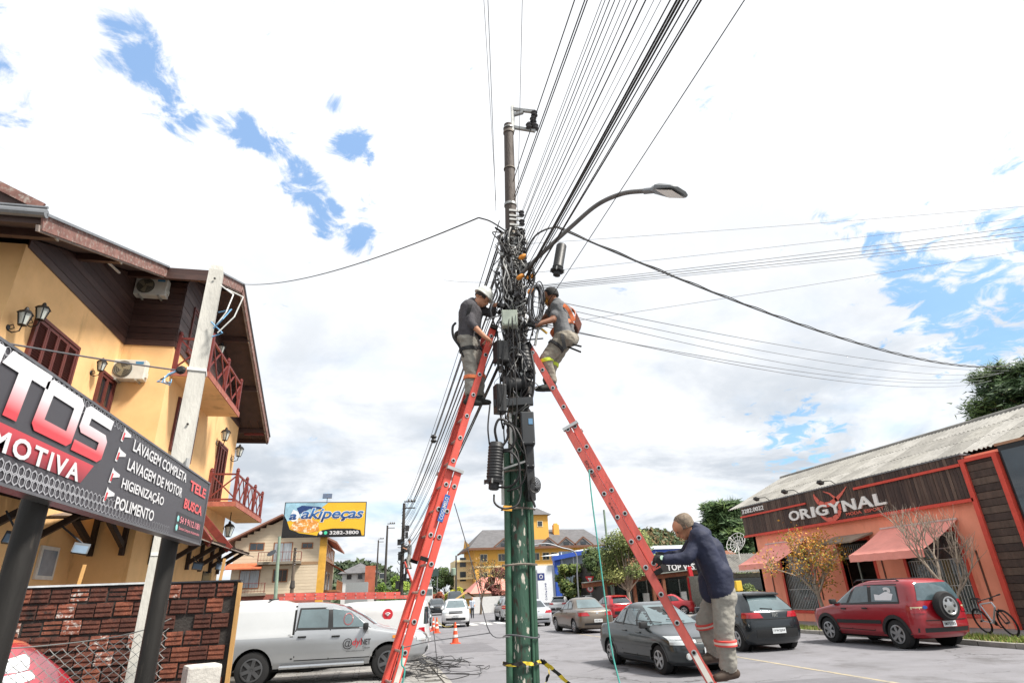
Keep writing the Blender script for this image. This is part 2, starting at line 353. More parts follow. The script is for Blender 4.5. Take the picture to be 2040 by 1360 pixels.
# ------------------------------------------------------------------ trees
def leafmats(key, cols): return [M('%s leaf %d' % (key, i), c, .65, var=.28, scale=2.5, spec=.3) for i, c in enumerate(cols)]
m_bark = M('tree bark', '#6b5d4e', .95, var=.25, scale=9, bump=.6, bscale=30)
m_bark2 = M('pale grey bark', '#94887a', .95, var=.25, scale=9, bump=.6, bscale=30)
def tree(name, label, base, h, crown, leaves, cols, key, seed=1, trunk=.12, fork=.35, leaf=.12, levels=4, bark=None, group=None, kids=3, spread=.75, lean=(0, 0), clump=.5, flat=1.0, cat='tree', up=.25):
    rt = random.Random(seed); base = Vector(base)
    root = thing(name, label, cat, base, group=group)
    mt = MB(); tips = []
    def grow(p, d, ln, r, lv):
        n = 4; pts = [p]; q = p; dd = d.copy()
        for i in range(n):
            dd = (dd + Vector((rt.uniform(-1, 1), rt.uniform(-1, 1), rt.uniform(-.4, .8)))*.13).normalized(); q = q + dd*ln/n; pts.append(q)
        mt.tube(pts, [r*(1-.35*i/n) for i in range(n+1)], 7 if lv < 2 else 4, cap=False)
        if lv >= levels: tips.append((q, dd)); return
        for k in range(kids + (1 if rt.random() < .4 else 0)):
            t = rt.uniform(.45, 1.0) if k else 1.0; s0 = pts[max(1, min(n, round(t*n)))]
            a = 2*math.pi*(k/kids) + rt.uniform(-.6, .6); o = dd.orthogonal().normalized(); o2 = dd.cross(o)
            nd_ = (dd*rt.uniform(.45, .8) + (o*math.cos(a) + o2*math.sin(a))*spread*rt.uniform(.7, 1.2) + Vector((0, 0, up))).normalized()
            grow(s0, nd_, ln*rt.uniform(.62, .8), r*.58, lv+1)
            if lv >= 2: tips.append((s0, nd_))
    ln = h*fork
    grow(base - Vector((0, 0, .1)), Vector((lean[0], lean[1], 1)).normalized(), ln, trunk, 0)
    # fit crown to the wanted size
    mt.build('trunk', bark or m_bark, root, smooth=True, sharp=60)
    if leaves:
        ml = MB(); nm = len(cols); per = max(1, leaves//max(1, len(tips)))
        for (q, d) in tips:
            tone = rt.randrange(nm)
            for i in range(per):
                o = Vector((rt.gauss(0, 1), rt.gauss(0, 1), rt.gauss(0, .8)))*clump*.5
                c = q + o; L_ = leaf*rt.uniform(.6, 1.35)
                a = Vector((rt.uniform(-1, 1), rt.uniform(-1, 1), rt.uniform(-.7, .7))).normalized(); b = a.orthogonal().normalized()
                b = (b*math.cos(i*1.7) + a.cross(b)*math.sin(i*1.7))
                ml.cur = tone if rt.random() < .7 else rt.randrange(nm)
                ml.add([c - a*L_*.5, c + b*L_*.28 + Vector((0, 0, .08*L_)), c + a*L_*.5, c - b*L_*.28 + Vector((0, 0, .08*L_))], [(0, 1, 2, 3)])
        ml.build('crown', leafmats(key, cols), root)
    return root
def blob_tree(name, label, base, h, rx, rz, leaves, cols, key, seed=1, leaf=.3, trunk=.2, lobes=9, group=None, bark=None, cat='tree', low=0.0):
    """denser tree: leaf faces over the shells of many uneven lobes, limbs inside"""
    rt = random.Random(seed); base = Vector(base); root = thing(name, label, cat, base, group=group)
    cz = base.z + h - rz; mt = MB(); ctr = Vector((base.x, base.y, cz))
    mt.tube([base - Vector((0, 0, .1)), base + Vector((rt.uniform(-.1, .1)*h*.2, 0, h*.3)), ctr], [trunk, trunk*.8, trunk*.4], 8)
    ml = MB(); nm = len(cols); lob = []
    for k in range(lobes):
        a = 2*math.pi*k/lobes*1.618 + rt.uniform(-.4, .4); e = rt.uniform(-.85, .95)
        rr = math.sqrt(max(0.05, 1-e*e))*rt.uniform(.45, .85)
        c = ctr + Vector((math.cos(a)*rx*rr, math.sin(a)*rx*rr, e*rz*.72)); lob.append((c, rt.uniform(.28, .48)*min(rx, rz*1.3), rt.randrange(nm)))
        mt.tube([base + Vector((0, 0, h*.28)), (base + c)/2 + Vector((0, 0, h*.1)), c], [trunk*.45, trunk*.28, trunk*.1], 5)
    tot = sum(r*r for _, r, _ in lob)
    for c, r, tone in lob:
        for i in range(int(leaves*r*r/tot)):
            d = Vector((rt.gauss(0, 1), rt.gauss(0, 1), rt.gauss(0, 1))).normalized(); f = 1 + .35*mnoise.noise(d*2.3 + c)
            p = c + Vector((d.x, d.y, d.z*.85))*r*f*(rt.random()**.28)
            if p.z < base.z + low: continue
            L_ = leaf*rt.uniform(.5, 1.4); a = (d.orthogonal() + Vector((rt.uniform(-1, 1), rt.uniform(-1, 1), rt.uniform(-1, 1)))*.8).normalized(); b = a.orthogonal().normalized()
            ml.cur = tone if rt.random() < .72 else rt.randrange(nm)
            ml.add([p - a*L_*.5, p + b*L_*.3, p + a*L_*.5, p - b*L_*.3], [(0, 1, 2, 3)])
    mt.build('trunk', bark or m_bark, root, smooth=True, sharp=60)
    ml.build('crown', leafmats(key, cols), root)
    return root


# ------------------------------------------------------------------ yellow house with dark timber gable (left)
m_ochre = M('ochre render', '#e4b881', .9, var=.07, scale=1.2, bump=.12, bscale=60, col2='#dbad70', mixlo=.55, mixhi=.8, stain=('#a07c52', 1.5, .56, .82, (1, 1, .22)))
m_dboard = M('dark stained boards', '#3b2520', .55, var=.25, scale=3, bump=.15, stretch=(1, 1, 8))
m_dboard2 = M('dark stained boards warm', '#46302a', .5, var=.25, scale=3, bump=.15, stretch=(1, 1, 8))
m_barge = M('weathered barge board', '#7b5850', .8, var=.25, scale=5, col2='#9b928a', mixlo=.52, mixhi=.66, stretch=(1, 1, 1))
m_gutter = M('grey metal gutter', '#83868a', .5, .4, var=.12, scale=4)
m_shut = M('brown red shutter paint', '#5d2b26', .55, var=.15, scale=6)
m_red = M('oxide red balcony paint', '#6e2a26', .6, var=.2, scale=5, col2='#8a4a3e', mixlo=.6, mixhi=.8)
m_iron = M('black lantern iron', '#1c1b1c', .45, .4, var=.1)
m_lglass = M('lantern glass', '#b7bcb6', .15, var=.1, scale=9)
m_shing = M('weathered shingles', '#6a5f56', .9, var=.28, scale=4, bump=.3, bscale=30, col2='#857a70', mixlo=.5, mixhi=.65)
m_glass = M('dark window glass', '#20272d', .06, var=.2, scale=1.5, spec=.8)
m_beam = M('near black beam', '#2a1d19', .6, var=.2, scale=5)
HX1, HX3, HY0, HY2, HY4 = -7.3, -6.0, 12.0, 17.2, 26.2
house = thing('timber_gabled_house', 'ochre rendered house with dark timber gable and red balconies behind the brick wall', 'house', (-9, 19, 0))
mb = MB()
mb.add([(HX1, HY0, 0), (HX1, HY2, 0), (HX3, HY2, 0), (HX3, HY4, 0), (-20, HY4, 0), (-20, HY0, 0)] + [(x, y, 8.66) for x, y in ((HX1, HY0), (HX1, HY2), (HX3, HY2), (HX3, HY4), (-20, HY4), (-20, HY0))],
       [(0, 1, 7, 6), (1, 2, 8, 7), (2, 3, 9, 8), (3, 4, 10, 9), (4, 5, 11, 10), (5, 0, 6, 11), (6, 7, 8, 9, 10, 11)])
mb.build('wall', m_ochre, house)
RIDGE = (19.4, 11.75)
def roofz(y): return RIDGE[1] - abs(y - RIDGE[0])*(.392 if y < RIDGE[0] else .405)
# timber cladding: one board per course, on the three faces above the render
def clad(a0, a1, plane, along):
    z = 8.62; k = 0
    while z < 12.2:
        z1 = z + .19
        if along == 'y':
            lo, hi = a0, a1
            while lo < a1 and roofz(lo) < z1 + .03: lo += .05
            while hi > lo and roofz(hi) < z1 + .03: hi -= .05
            if hi - lo < .15: break
            lo0, hi0 = a0, a1
            while lo0 < a1 and roofz(lo0) < z + .03: lo0 += .05
            while hi0 > lo0 and roofz(hi0) < z + .03: hi0 -= .05
            b = MB(); b.prism([(plane, lo0, z), (plane, hi0, z), (plane, hi, z1-.012), (plane, lo, z1-.012)], (.028+.006*(k % 2), 0, 0))
        else:
            if roofz(plane) < z1: break
            b = MB(); b.box((a0, plane-.028-.006*(k % 2), z), (a1, plane, z1-.012))
        b.build('board', m_dboard if k % 3 else m_dboard2, house); z = z1; k += 1
mb = MB()   # backing behind the boards
mb.prism([(HX3-.03, HY2+.02, 8.6), (HX3-.03, HY4, 8.6), (HX3-.03, RIDGE[0], 11.6), (HX3-.03, HY2+.02, roofz(HY2)-.15)], (-13, 0, 0))
mb.prism([(HX1-.03, HY0+.05, 8.6), (HX1-.03, HY2, 8.6), (HX1-.03, HY2, roofz(HY2)-.2), (HX1-.03, HY0+.05, roofz(HY0)-.2)], (-12, 0, 0))
mb.build('gable_backing', m_dboard, house)
clad(HY0+.05, HY2, HX1, 'y'); clad(HX1, HX3, HY2, 'x'); clad(HY2, HY4, HX3, 'y')
# roof: near slope A (set back), B (over the street side), far slope; soffit boards show from below
roof = None
mb = MB(); T = .14
def slope(x0, x1, ya, yb):
    za, zb = roofz(ya), roofz(yb)
    mb.add([(x0, ya, za), (x1, ya, za), (x1, yb, zb), (x0, yb, zb), (x0, ya, za+T), (x1, ya, za+T), (x1, yb, zb+T), (x0, yb, zb+T)],
           [(3, 2, 1, 0), (4, 5, 6, 7), (0, 1, 5, 4), (1, 2, 6, 5), (2, 3, 7, 6), (3, 0, 4, 7)])
slope(-20, -6.32, 10.6, 16.36); slope(-20, -5.02, 16.36, RIDGE[0]); slope(-20, -5.02, RIDGE[0], 27.6)
roof = mb.build('roof', M('dark clay roof', '#4a3a36', .8, var=.2, scale=3, bump=.3), house)
# soffit boards along the eaves, purlins
for i in range(7):
    y = 11.2 + i*2.6
    if y > 27: break
    xr = -6.34 if y < 16.36 else -5.04
    b = MB(); b.bar((-8.5, y, roofz(y)-.1), (xr, y, roofz(y)-.1), .12, .18); b.build('purlin', m_dboard2, house)
    b = MB(); b.cbox((xr-.01, y, roofz(y)-.1), (.03, .1, .2)); b.build('purlin_end', M('pale cut timber', '#a59c90', .85, var=.2), house)
for (xr, ya, yb) in ((-6.3, 10.55, 16.36), (-5.0, 16.36, RIDGE[0]), (-5.0, 27.65, RIDGE[0])):
    b = MB(); b.bar((xr, ya, roofz(ya)+.03), (xr, yb, roofz(yb)+.03), .035, .30, (0, 0, 1)); b.build('barge_board', m_barge, roof)
    b = MB(); b.bar((xr-.045, ya, roofz(ya)-.10), (xr-.045, yb, roofz(yb)-.10), .05, .12, (0, 0, 1)); b.build('barge_board', M('pale barge strip', '#8f837c', .8, var=.25, scale=5), roof)
    b = MB(); b.bar((xr-.02, ya, roofz(ya)+.20), (xr-.02, yb, roofz(yb)+.20), .16, .05, (0, 0, 1)); b.build('verge_tile_strip', m_gutter, roof)
b = MB(); b.bar((-6.4, 16.38, roofz(16.36)+.04), (-5.05, 16.38, roofz(16.36)+.04), .05, .28); b.build('fascia', m_dboard, roof)
b = MB(); b.tube([(-6.25, 10.52, 8.48), (-20, 10.52, 8.48)], .085, 10); b.tube([(-6.25, 10.5, 8.6), (-20, 10.5, 8.6)], .03, 6); b.build('gutter', m_gutter, roof, smooth=True)
b = MB(); b.box((-20, 27.5, 8.27), (-5.0, 27.56, 8.5)); b.build('fascia', m_dboard, roof)
for k in range(6):   # soffit battens under the far eave
    x = -5.3 - k*.35
    b = MB(); b.bar((x, 26.3, roofz(26.3)-.02), (x, 27.5, roofz(27.5)-.02), .03, .03); b.build('soffit_batten', m_dboard2, roof)
b = MB(); b.bar((-5.9, 26.9, roofz(26.9)-.12), (-5.1, 26.9, roofz(26.9)-.12), .1, .22); b.build('beam', m_red, roof)
b = MB(); b.bar((-9.528, 12.6, 10.911), (-7.612, 12.6, 9.969), .05, .2); b.build('barge_board', m_barge, roof)
b = MB(); b.prism([(-9.543, 12.65, 10.867), (-7.619, 12.65, 9.91), (-9.178, 12.65, 9.6)], (-.1, 3.5, 0)); b.build('upper_roof', MATS['dark clay roof'], roof)
# windows with louvred shutters on faces X = const
def shutter_window(plane, y0, y1, z0, z1, leaves=2, open_glass=False, parent=house):
    w = MB(); f = .07
    for a, b_ in (((plane, y0-f, z0-f), (plane+.07, y0, z1+f)), ((plane, y1, z0-f), (plane+.07, y1+f, z1+f)), ((plane, y0, z1), (plane+.07, y1, z1+f)), ((plane, y0, z0-f), (plane+.09, y1, z0))): w.box(a, b_)
    fr = w.build('window', m_shut, parent)
    b = MB(); b.box((plane+.002, y0, z0), (plane+.012, y1, z1)); b.build('pane', m_glass if open_glass else m_shut, fr)
    st = (y1-y0)/leaves
    for k in range(leaves):
        a, c = y0+k*st, y0+(k+1)*st
        s = MB()
        for q in ((a+.008, a+.06), (c-.06, c-.008)): s.box((plane+.014, q[0], z0+.01), (plane+.05, q[1], z1-.01))
        for q in ((z0+.01, z0+.08), (z1-.08, z1-.01)): s.box((plane+.014, a+.06, q[0]), (plane+.05, c-.06, q[1]))
        sh = s.build('shutter_frame' if not open_glass else 'sash', m_shut, fr)
        if open_glass: continue
        n = int((z1-z0-.16)/.055); s = MB()
        for i in range(n):
            zz = z0 + .08 + (i+.5)*(z1-z0-.16)/n
            s.bar((plane+.03, a+.06, zz), (plane+.03, c-.06, zz), .045, .008, (.6, 0, .8))
        s.build('louvres', m_shut, fr)
shutter_window(HX1, 13.05, 14.85, 6.3, 7.5, 4)
shutter_window(HX1, 16.3, 17.1, 6.6, 7.45, 2, True)
shutter_window(HX3, 18.4, 18.95, 5.95, 7.4, 1)
shutter_window(HX3, 19.75, 20.3, 5.95, 7.35, 1)
shutter_window(HX3, 23.45, 24.7, 5.12, 7.3, 3)
shutter_window(HX3, 18.2, 20.6, 8.9, 10.3, 3, True)
# ground-floor openings
for (a, b_, z0, z1) in ((15.6, 16.4, 2.4, 3.1), (18.6, 19.4, 2.2, 3.0)):
    pl = HX1 if a < 17 else HX3
    b = MB(); b.box((pl+.002, a, z0), (pl+.05, b_, z1)); fr = b.build('window', M('white frame', '#d5d2cc', .5, var=.08), house)
    b = MB(); b.box((pl+.03, a+.08, z0+.08), (pl+.056, b_-.08, z1-.08)); b.build('pane', M('pale reflecting glass', '#8c9aa8', .08, var=.2, scale=2, spec=.8), fr)
b = MB(); b.box((HX3+.002, 24.1, 2.0), (HX3+.03, 25.3, 2.85)); b.build('window', m_glass, house)
b = MB(); b.box((HX1+.002, 12.15, 0), (HX1+.04, 12.5, 2.9)); b.build('door', m_dboard2, house)
# balconies
def balcony(x0, x1, y0, y1, z, railh, npost, xcells, name='balcony', near=True):
    b = MB(); b.box((x0, y0, z-.14), (x1, y1, z)); sl_ = b.build('balcony_slab', m_ochre, house)
    b = MB(); b.box((x1, y0-.02, z-.15), (x1+.03, y1+.02, z+.02)); b.box((x0, y0-.03, z-.15), (x1+.03, y0, z+.02)); b.build('edge_trim', M('salmon red trim', '#9c5a4b', .75, var=.2, scale=4, col2='#b9a79b', mixlo=.6, mixhi=.72), sl_)
    def rail(p, q, cells):
        p = Vector(p); q = Vector(q)
        for dz in (.1, railh-.06):
            b = MB(); b.bar(p + Vector((0, 0, dz)), q + Vector((0, 0, dz)), .05, .06); b.build('rail', m_red, sl_)
        for i in range(cells):
            a, c = p.lerp(q, i/cells), p.lerp(q, (i+1)/cells)
            b = MB(); b.bar(a + Vector((0, 0, .12)), c + Vector((0, 0, railh-.1)), .035, .045); b.build('cross_brace', m_red, sl_)
            b = MB(); b.bar(a + Vector((0, 0, railh-.1)) + Vector((.03, .0, 0)), c + Vector((.03, 0, .12)), .03, .045); b.build('cross_brace', m_red, sl_)
    def post(x, y):
        b = MB(); b.box((x-.05, y-.05, z-.02), (x+.05, y+.05, z+railh+.05)); b.lathe([(.065, 0), (.075, .02), (.05, .05), (.055, .08), (.0, .12)], (x, y, z+railh+.05), n=8)
        b.build('post', m_red, sl_)
    for i in range(npost): post(x1-.06, y0+.06 + (y1-y0-.12)*i/(npost-1))
    for i in range(npost-1):
        ya = y0+.06 + (y1-y0-.12)*i/(npost-1); yb = y0+.06 + (y1-y0-.12)*(i+1)/(npost-1)
        rail((x1-.06, ya, z), (x1-.06, yb, z), xcells)
    if near:
        post(x0+.06, y0+.06); rail((x0+.06, y0+.06, z), (x1-.06, y0+.06, z), 1)
    post(x0+.06, y1-.06) if False else None
    return sl_
balcony(HX3, -5.0, 17.32, 21.5, 7.92, 1.1, 3, 2)
balcony(HX3, -5.0, 22.9, 28.2, 5.06, 1.05, 4, 2)
# lanterns: bracket + lamp body
def lantern(x, y, z, hang=False, s=1.0):
    b = MB()
    if not hang:
        b.lathe([(.06, 0), (.05, .02)], (x, y, z-.05*s), (1, 0, 0), 8)
        b.tube([(x, y, z-.1*s), (x+.1*s, y, z-.16*s), (x+.22*s, y, z-.12*s), (x+.24*s, y, z)], .014*s, 6); b.tube([(x, y, z-.02*s), (x+.08*s, y, z+.02*s), (x+.12*s, y, z-.06*s), (x+.05*s, y, z-.09*s)], .011*s, 6)
        c = Vector((x+.24*s, y, z))
    else:
        b.tube([(x, y, z+.75*s), (x, y, z+.35*s)], .012*s, 6); c = Vector((x, y, z))
    b.lathe([(.03*s, 0), (.09*s, .01*s), (.05*s, .03*s)], c, n=6); b.lathe([(.16*s, .27*s), (.11*s, .33*s), (.05*s, .36*s), (.03*s, .42*s), (0, .44*s)], c, n=6)
    for k in range(6):
        a = math.pi/3*k; u = Vector((math.cos(a), math.sin(a), 0)); b.bar(c + u*.08*s + Vector((0, 0, .03*s)), c + u*.14*s + Vector((0, 0, .27*s)), .014*s)
    o = b.build('wall_lantern' if not hang else 'hanging_lantern', m_iron, house)
    g_ = MB(); g_.lathe([(.07*s, .03*s), (.125*s, .27*s)], c, n=6); g_.build('lantern_glass', m_lglass, o)
for (y, z, pl, s) in ((12.75, 7.3, HX1, .95), (12.25, 6.95, HX1, .95), (15.8, 7.3, HX1, .85), (23.1, 7.3, HX3, 1.2), (25.6, 7.25, HX3, 1.2), (20.9, 9.9, HX3, 1.0)):
    lantern(pl, y, z, False, s)
lantern(-5.45, 24.6, 4.02, True, 1.35)
# shingled skirt canopy over the ground floor with brackets
can = MB(); can.box((-7.3, 8.6, 3.96), (-7.25, 15.1, 4.05)); can_root = can.build('skirt_canopy', m_beam, house)
def shingles(ax, a0, a1, out0, out1, z0, z1, seed):
    """courses of separate shingle boards; ax 'y': runs along y, slopes out in +x; ax 'x': runs along x, slopes out in -y"""
    rs = random.Random(seed); n = 4
    for c in range(n):
        o0 = out0 + (out1-out0)*c/n; o1 = out0 + (out1-out0)*(c+1)/n + .05*(1 if out1 > out0 else -1)
        za = z0 + (z1-z0)*c/n + .02; zb = z0 + (z1-z0)*(c+1)/n - .005
        a = a0 - rs.random()*.5
        while a < a1:
            ln = rs.uniform(.9, 1.6); lo, hi = max(a, a0), min(a+ln-.012, a1)
            if hi - lo > .05:
                t = .025; b = MB()
                if ax == 'y': b.add([(o0, lo, za), (o1, lo, zb), (o1, hi, zb), (o0, hi, za), (o0, lo, za+t), (o1, lo, zb+t), (o1, hi, zb+t), (o0, hi, za+t)], [(3, 2, 1, 0), (4, 5, 6, 7), (0, 1, 5, 4), (1, 2, 6, 5), (2, 3, 7, 6), (3, 0, 4, 7)])
                else: b.add([(lo, o0, za), (lo, o1, zb), (hi, o1, zb), (hi, o0, za), (lo, o0, za+t), (lo, o1, zb+t), (hi, o1, zb+t), (hi, o0, za+t)], [(3, 2, 1, 0), (4, 5, 6, 7), (0, 1, 5, 4), (1, 2, 6, 5), (2, 3, 7, 6), (3, 0, 4, 7)])
                b.build('shingle', m_shing, can_root)
            a += ln
shingles('y', 8.6, 15.3, -7.28, -6.15, 4.02, 3.62, 1)
shingles('x', -7.2, -4.9, 17.15, 15.1, 4.1, 3.6, 2)
shingles('y', 15.3, 26.6, -5.98, -4.85, 3.86, 3.42, 3)
def bracket(x, y, z, dx, dy):
    for p, q in (((x, y, z-1.0), (x, y, z)), ((x, y, z-.02), (x+dx, y+dy, z-.3)), ((x, y, z-.8), (x+dx*.8, y+dy*.8, z-.26))):
        b = MB(); b.bar(p, q, .1, .13); b.build('bracket', m_beam, can_root)
for y in (9.2, 11.0, 13.2, 15.0): bracket(-7.24, y, 3.95, 1.05, 0)
for x in (-6.9, -6.2): bracket(x, 17.12, 3.95, 0, -1.5)
for y in (18.5, 20.2, 21.9, 23.4, 24.8, 26.0): bracket(-5.94, y, 3.8, 1.05, 0)
for (a, b_) in (((-5.95, 20.6, 4.6), (-4.8, 19.6, 3.4)), ((-5.95, 22.4, 4.6), (-4.8, 22.2, 3.4))):
    b = MB(); b.bar(a, b_, .06, .24); b.build('barge_board', m_red, can_root)
# floodlights under the canopy
def flood(c, d):
    b = MB(); b.cbox(c, (.30, .08, .22), Matrix.Rotation(R(-25), 3, 'X') @ Matrix.Rotation(R(20), 3, 'Z')); b.tube([Vector(c) + Vector((0, .05, .1)), Vector(c) + Vector(d)], .02, 6)
    o = b.build('floodlight', M('grey floodlight housing', '#3d4248', .5, .3, var=.1), house)
    b = MB(); b.cbox(Vector(c) + Vector((0.012, -.045, -.015)), (.25, .01, .17), Matrix.Rotation(R(-25), 3, 'X') @ Matrix.Rotation(R(20), 3, 'Z')); b.build('lens', M('floodlight lens', '#66788a', .12, var=.1, spec=.8), o)
flood((-6.5, 12.9, 3.0), (-.3, .1, .5)); flood((-6.2, 14.9, 2.95), (-.6, .1, .55)); flood((-5.4, 21.0, 2.85), (-.2, .1, .3)); flood((-5.1, 22.6, 2.9), (-.2, .1, .3))
# air conditioners
def aircon(label, c, rz, s=1.0, group='air conditioners on the house wall'):
    a = thing('air_conditioner', label, 'air conditioner', c, rz, group, local=True)
    mw = M('white aircon casing', '#c9c8c0', .5, var=.08, scale=5)
    b = MB(); b.box((-.42*s, -.28*s, 0), (.42*s, 0, .56*s)); b.build('casing', mw, a, bevel=.02)
    b = MB(); b.lathe([(.22*s, 0), (.24*s, .012), (.2*s, .02)], (-.13*s, -.285*s, .28*s), (0, -1, 0), 24); f = b.build('fan_guard', M('dark fan recess', '#4a463c', .6, var=.1), a)
    b = MB()
    for k in range(3):
        t = 2.1*k; u = Vector((math.cos(t), 0, math.sin(t))); w_ = Vector((-math.sin(t), 0, math.cos(t))); o = Vector((-.13*s, -.31*s, .28*s))
        b.poly([o, o + u*.19*s - w_*.02*s, o + u*.19*s + w_*.12*s, o + w_*.05*s])
    b.build('fan_blades', M('fan blade plastic', '#8a836c', .5, var=.1), f)
    b = MB()
    for r_ in (.07, .12, .17, .21):
        b.tube([(-.13*s + r_*s*math.cos(t*.2618), -.318*s, .28*s + r_*s*math.sin(t*.2618)) for t in range(25)], .004*s, 4, cap=False)
    b.build('guard_wires', M('guard wire', '#77756c', .5), f)
    b = MB(); b.box((.16*s, -.285*s, .44*s), (.36*s, -.279*s, .51*s)); b.build('badge', M('blue badge', '#3f7fa8', .5), a)
    for x in (-.25*s, .25*s):
        b = MB(); b.box((x-.02, -.33*s, -.05*s), (x+.02, .02, -.01)); b.build('bracket', M('galvanised bracket', '#a9a9a4', .5, .5), a)
    b = MB(); b.box((.42*s, -.2*s, .08*s), (.46*s, -.08*s, .22*s)); b.build('valve_cover', mw, a)
    b = MB()
    for k in range(16): b.box((-.40*s + k*.052*s, -.05*s, .56*s), (-.39*s + k*.052*s, -.03*s, .62*s))
    b.build('rear_fins', M('fin metal', '#b9b8b0', .5), a)
    return a
aircon('white air conditioner unit high on the dark timber cladding', (-6.83, HY2-.06, 10.08), 0, 1.0)
aircon('white air conditioner unit on the ochre wall below the timber', (-6.93, HY2-.02, 7.5), 0, 1.0)
b = MB(); b.bar((-7.2, 14.3, 9.95), (-7.1, 15.5, 10.0), .05, .04); o = b.build('tube_light', M('white lamp tube', '#d9d6cc', .4), house)

# ------------------------------------------------------------------ brick wall at lower left
m_mortar = M('dark stained mortar', '#35312e', .95, var=.3, scale=7, bump=.5, bscale=30, col2='#7f7a74', mixlo=.62, mixhi=.7)
m_bricks = [M('clay brick %d' % i, c, .9, var=.3, scale=9, bump=.35, bscale=50, col2='#3a2e2a', mixlo=.50+.03*i, mixhi=.66+.03*i, stain=('#221d1b', 2.2, .55, .70)) for i, c in enumerate(('#744334', '#623a2e', '#824d3a', '#543127'))]
m_brickw = M('lime smeared brick', '#8c5442', .95, var=.3, scale=9, bump=.3, col2='#c9c3bc', mixlo=.52, mixhi=.60, stain=('#2a2421', 2.2, .56, .7))
WY, WX0, WX1, WZ = 9.75, -6.6, -1.92, 2.04
wall = thing('brick_wall', 'rough unplastered clay brick wall with white capping strip behind the sign posts', 'wall', (-4, WY, .1))
b = MB(); b.box((WX0, WY, .08), (WX1, WY+.14, WZ)); b.build('mortar_core', m_mortar, wall)
rb = random.Random(21); row = 0; z = WZ - .02
src = {}
while z > .6:
    x = WX1 - .06 - (.10 if row % 2 else 0) - rb.random()*.02
    while x > WX0 + .3:
        ln = .205; gap_ = .026
        if rb.random() > .05:
            k = rb.randrange(4); mat_ = m_brickw if rb.random() < .14 else m_bricks[k]
            if 'b' not in src:
                m2 = MB()
                # grooved face: three raised ribs like a hollow clay block
                m2.box((0, -.012, 0), (ln, .04, .175))
                for q in range(3): m2.box((.003, -.026, .010 + q*.058), (ln-.003, -.0121, .045 + q*.058))
                src['b'] = m2.build('brick', m_bricks[0], wall, local=True); src['b'].location = (x-ln-(-4), WY-.004-WY, z-.175-.1)
            else:
                o = inst(src['b'], wall, (x-ln-(-4), -.004 + (rb.uniform(-.01, .008) if rb.random() > .1 else .018), z-.175-.1 + rb.uniform(-.005, .005)), (R(rb.uniform(-1, 1)), R(rb.uniform(-.8, .8)), R(rb.uniform(-1, 1))), (rb.uniform(.95, 1.08), 1, rb.uniform(.96, 1.06)), mat=mat_)
        x -= ln + gap_
    z -= .198; row += 1
b = MB(); b.box((WX0, WY-.03, WZ+.003), (WX1+.02, WY+.16, WZ+.022)); b.build('capping', M('dark capping strip', '#3c3d42', .5, .3, var=.2), wall)
b = MB(); b.box((WX0, WY-.034, WZ+.006), (WX1-.9, WY-.031, WZ+.03)); b.build('capping_edge', M('white capping edge', '#c9ced1', .5, var=.2), wall)
b = MB(); b.bar((WX1+.03, WY-.04, .1), (WX1+.03, WY-.04, WZ-.02), .05, .07); p = b.build('timber_batten', M('fresh pine batten', '#c79a5e', .75, var=.18, scale=5, stretch=(1, 1, .2)))
tag(p, 'upright pale pine batten nailed to the right end of the brick wall', 'batten')
for (x, h, lab) in ((-4.02, .27, 'short pale stake rising from the brick wall behind the left sign post'), (-2.2, .3, 'short yellow stake rising from the brick wall near its right end')):
    b = MB(); b.bar((x, WY+.1, WZ+.02), (x+.02, WY+.1, WZ+.02+h), .035, .035); o = b.build('timber_stake', MATS['fresh pine batten']); tag(o, lab, 'stake')
b = MB(); b.cbox((-1.879, 8.187, 0.972), (.36, .3, .3), Matrix.Rotation(R(25), 3, 'Z')); blk = b.build('stone_block', M('whitewashed stone', '#b9b6b0', .9, var=.2, scale=5, bump=.4), bevel=.03)
tag(blk, 'pale whitewashed concrete block on the ground in front of the brick wall', 'block')
bl = (-1.879, 8.187, 0.972)
b = MB(); b.box((bl[0]-.25, bl[1]-.2, .1), (bl[0]+.2, bl[1]+.2, bl[2]-.15)); o = b.build('stone_plinth', MATS['whitewashed stone'], bevel=.02); tag(o, 'low masonry pier under the pale block', 'pier')


# ------------------------------------------------------------------ car-wash sign on two dark posts, concrete post, mesh fence
SX = -1.5
sign = thing('roadside_sign', 'long dark grey printed sign for car washing services on two black posts', 'sign', (SX, 3.6, .1))
m_black = M('blackened steel post', '#23211f', .6, .3, var=.3, scale=6, bump=.2, col2='#4b443d', mixlo=.6, mixhi=.72, stretch=(1, 1, .15))
for (x, y, r_) in ((-1.63, 3.33, .058), (-1.66, 5.52, .066)):
    b = MB(); b.tube([(x, y, .08), (x, y, 2.7)], r_, 16); b.build('post', m_black, sign, smooth=True)
b = MB(); b.box((SX-.07, .9, 2.235), (SX, 5.78, 2.742)); panel = b.build('panel', M('charcoal printed vinyl', '#434247', .45, var=.06, scale=1.5), sign)
b = MB(); b.box((SX-.075, 5.78, 2.23), (SX+.006, 5.80, 2.747)); b.box((SX-.075, .9, 2.742), (SX+.006, 5.80, 2.755)); b.box((SX-.075, .9, 2.222), (SX+.006, 5.80, 2.235)); b.build('frame', M('sign frame metal', '#6f7074', .4, .5), panel)
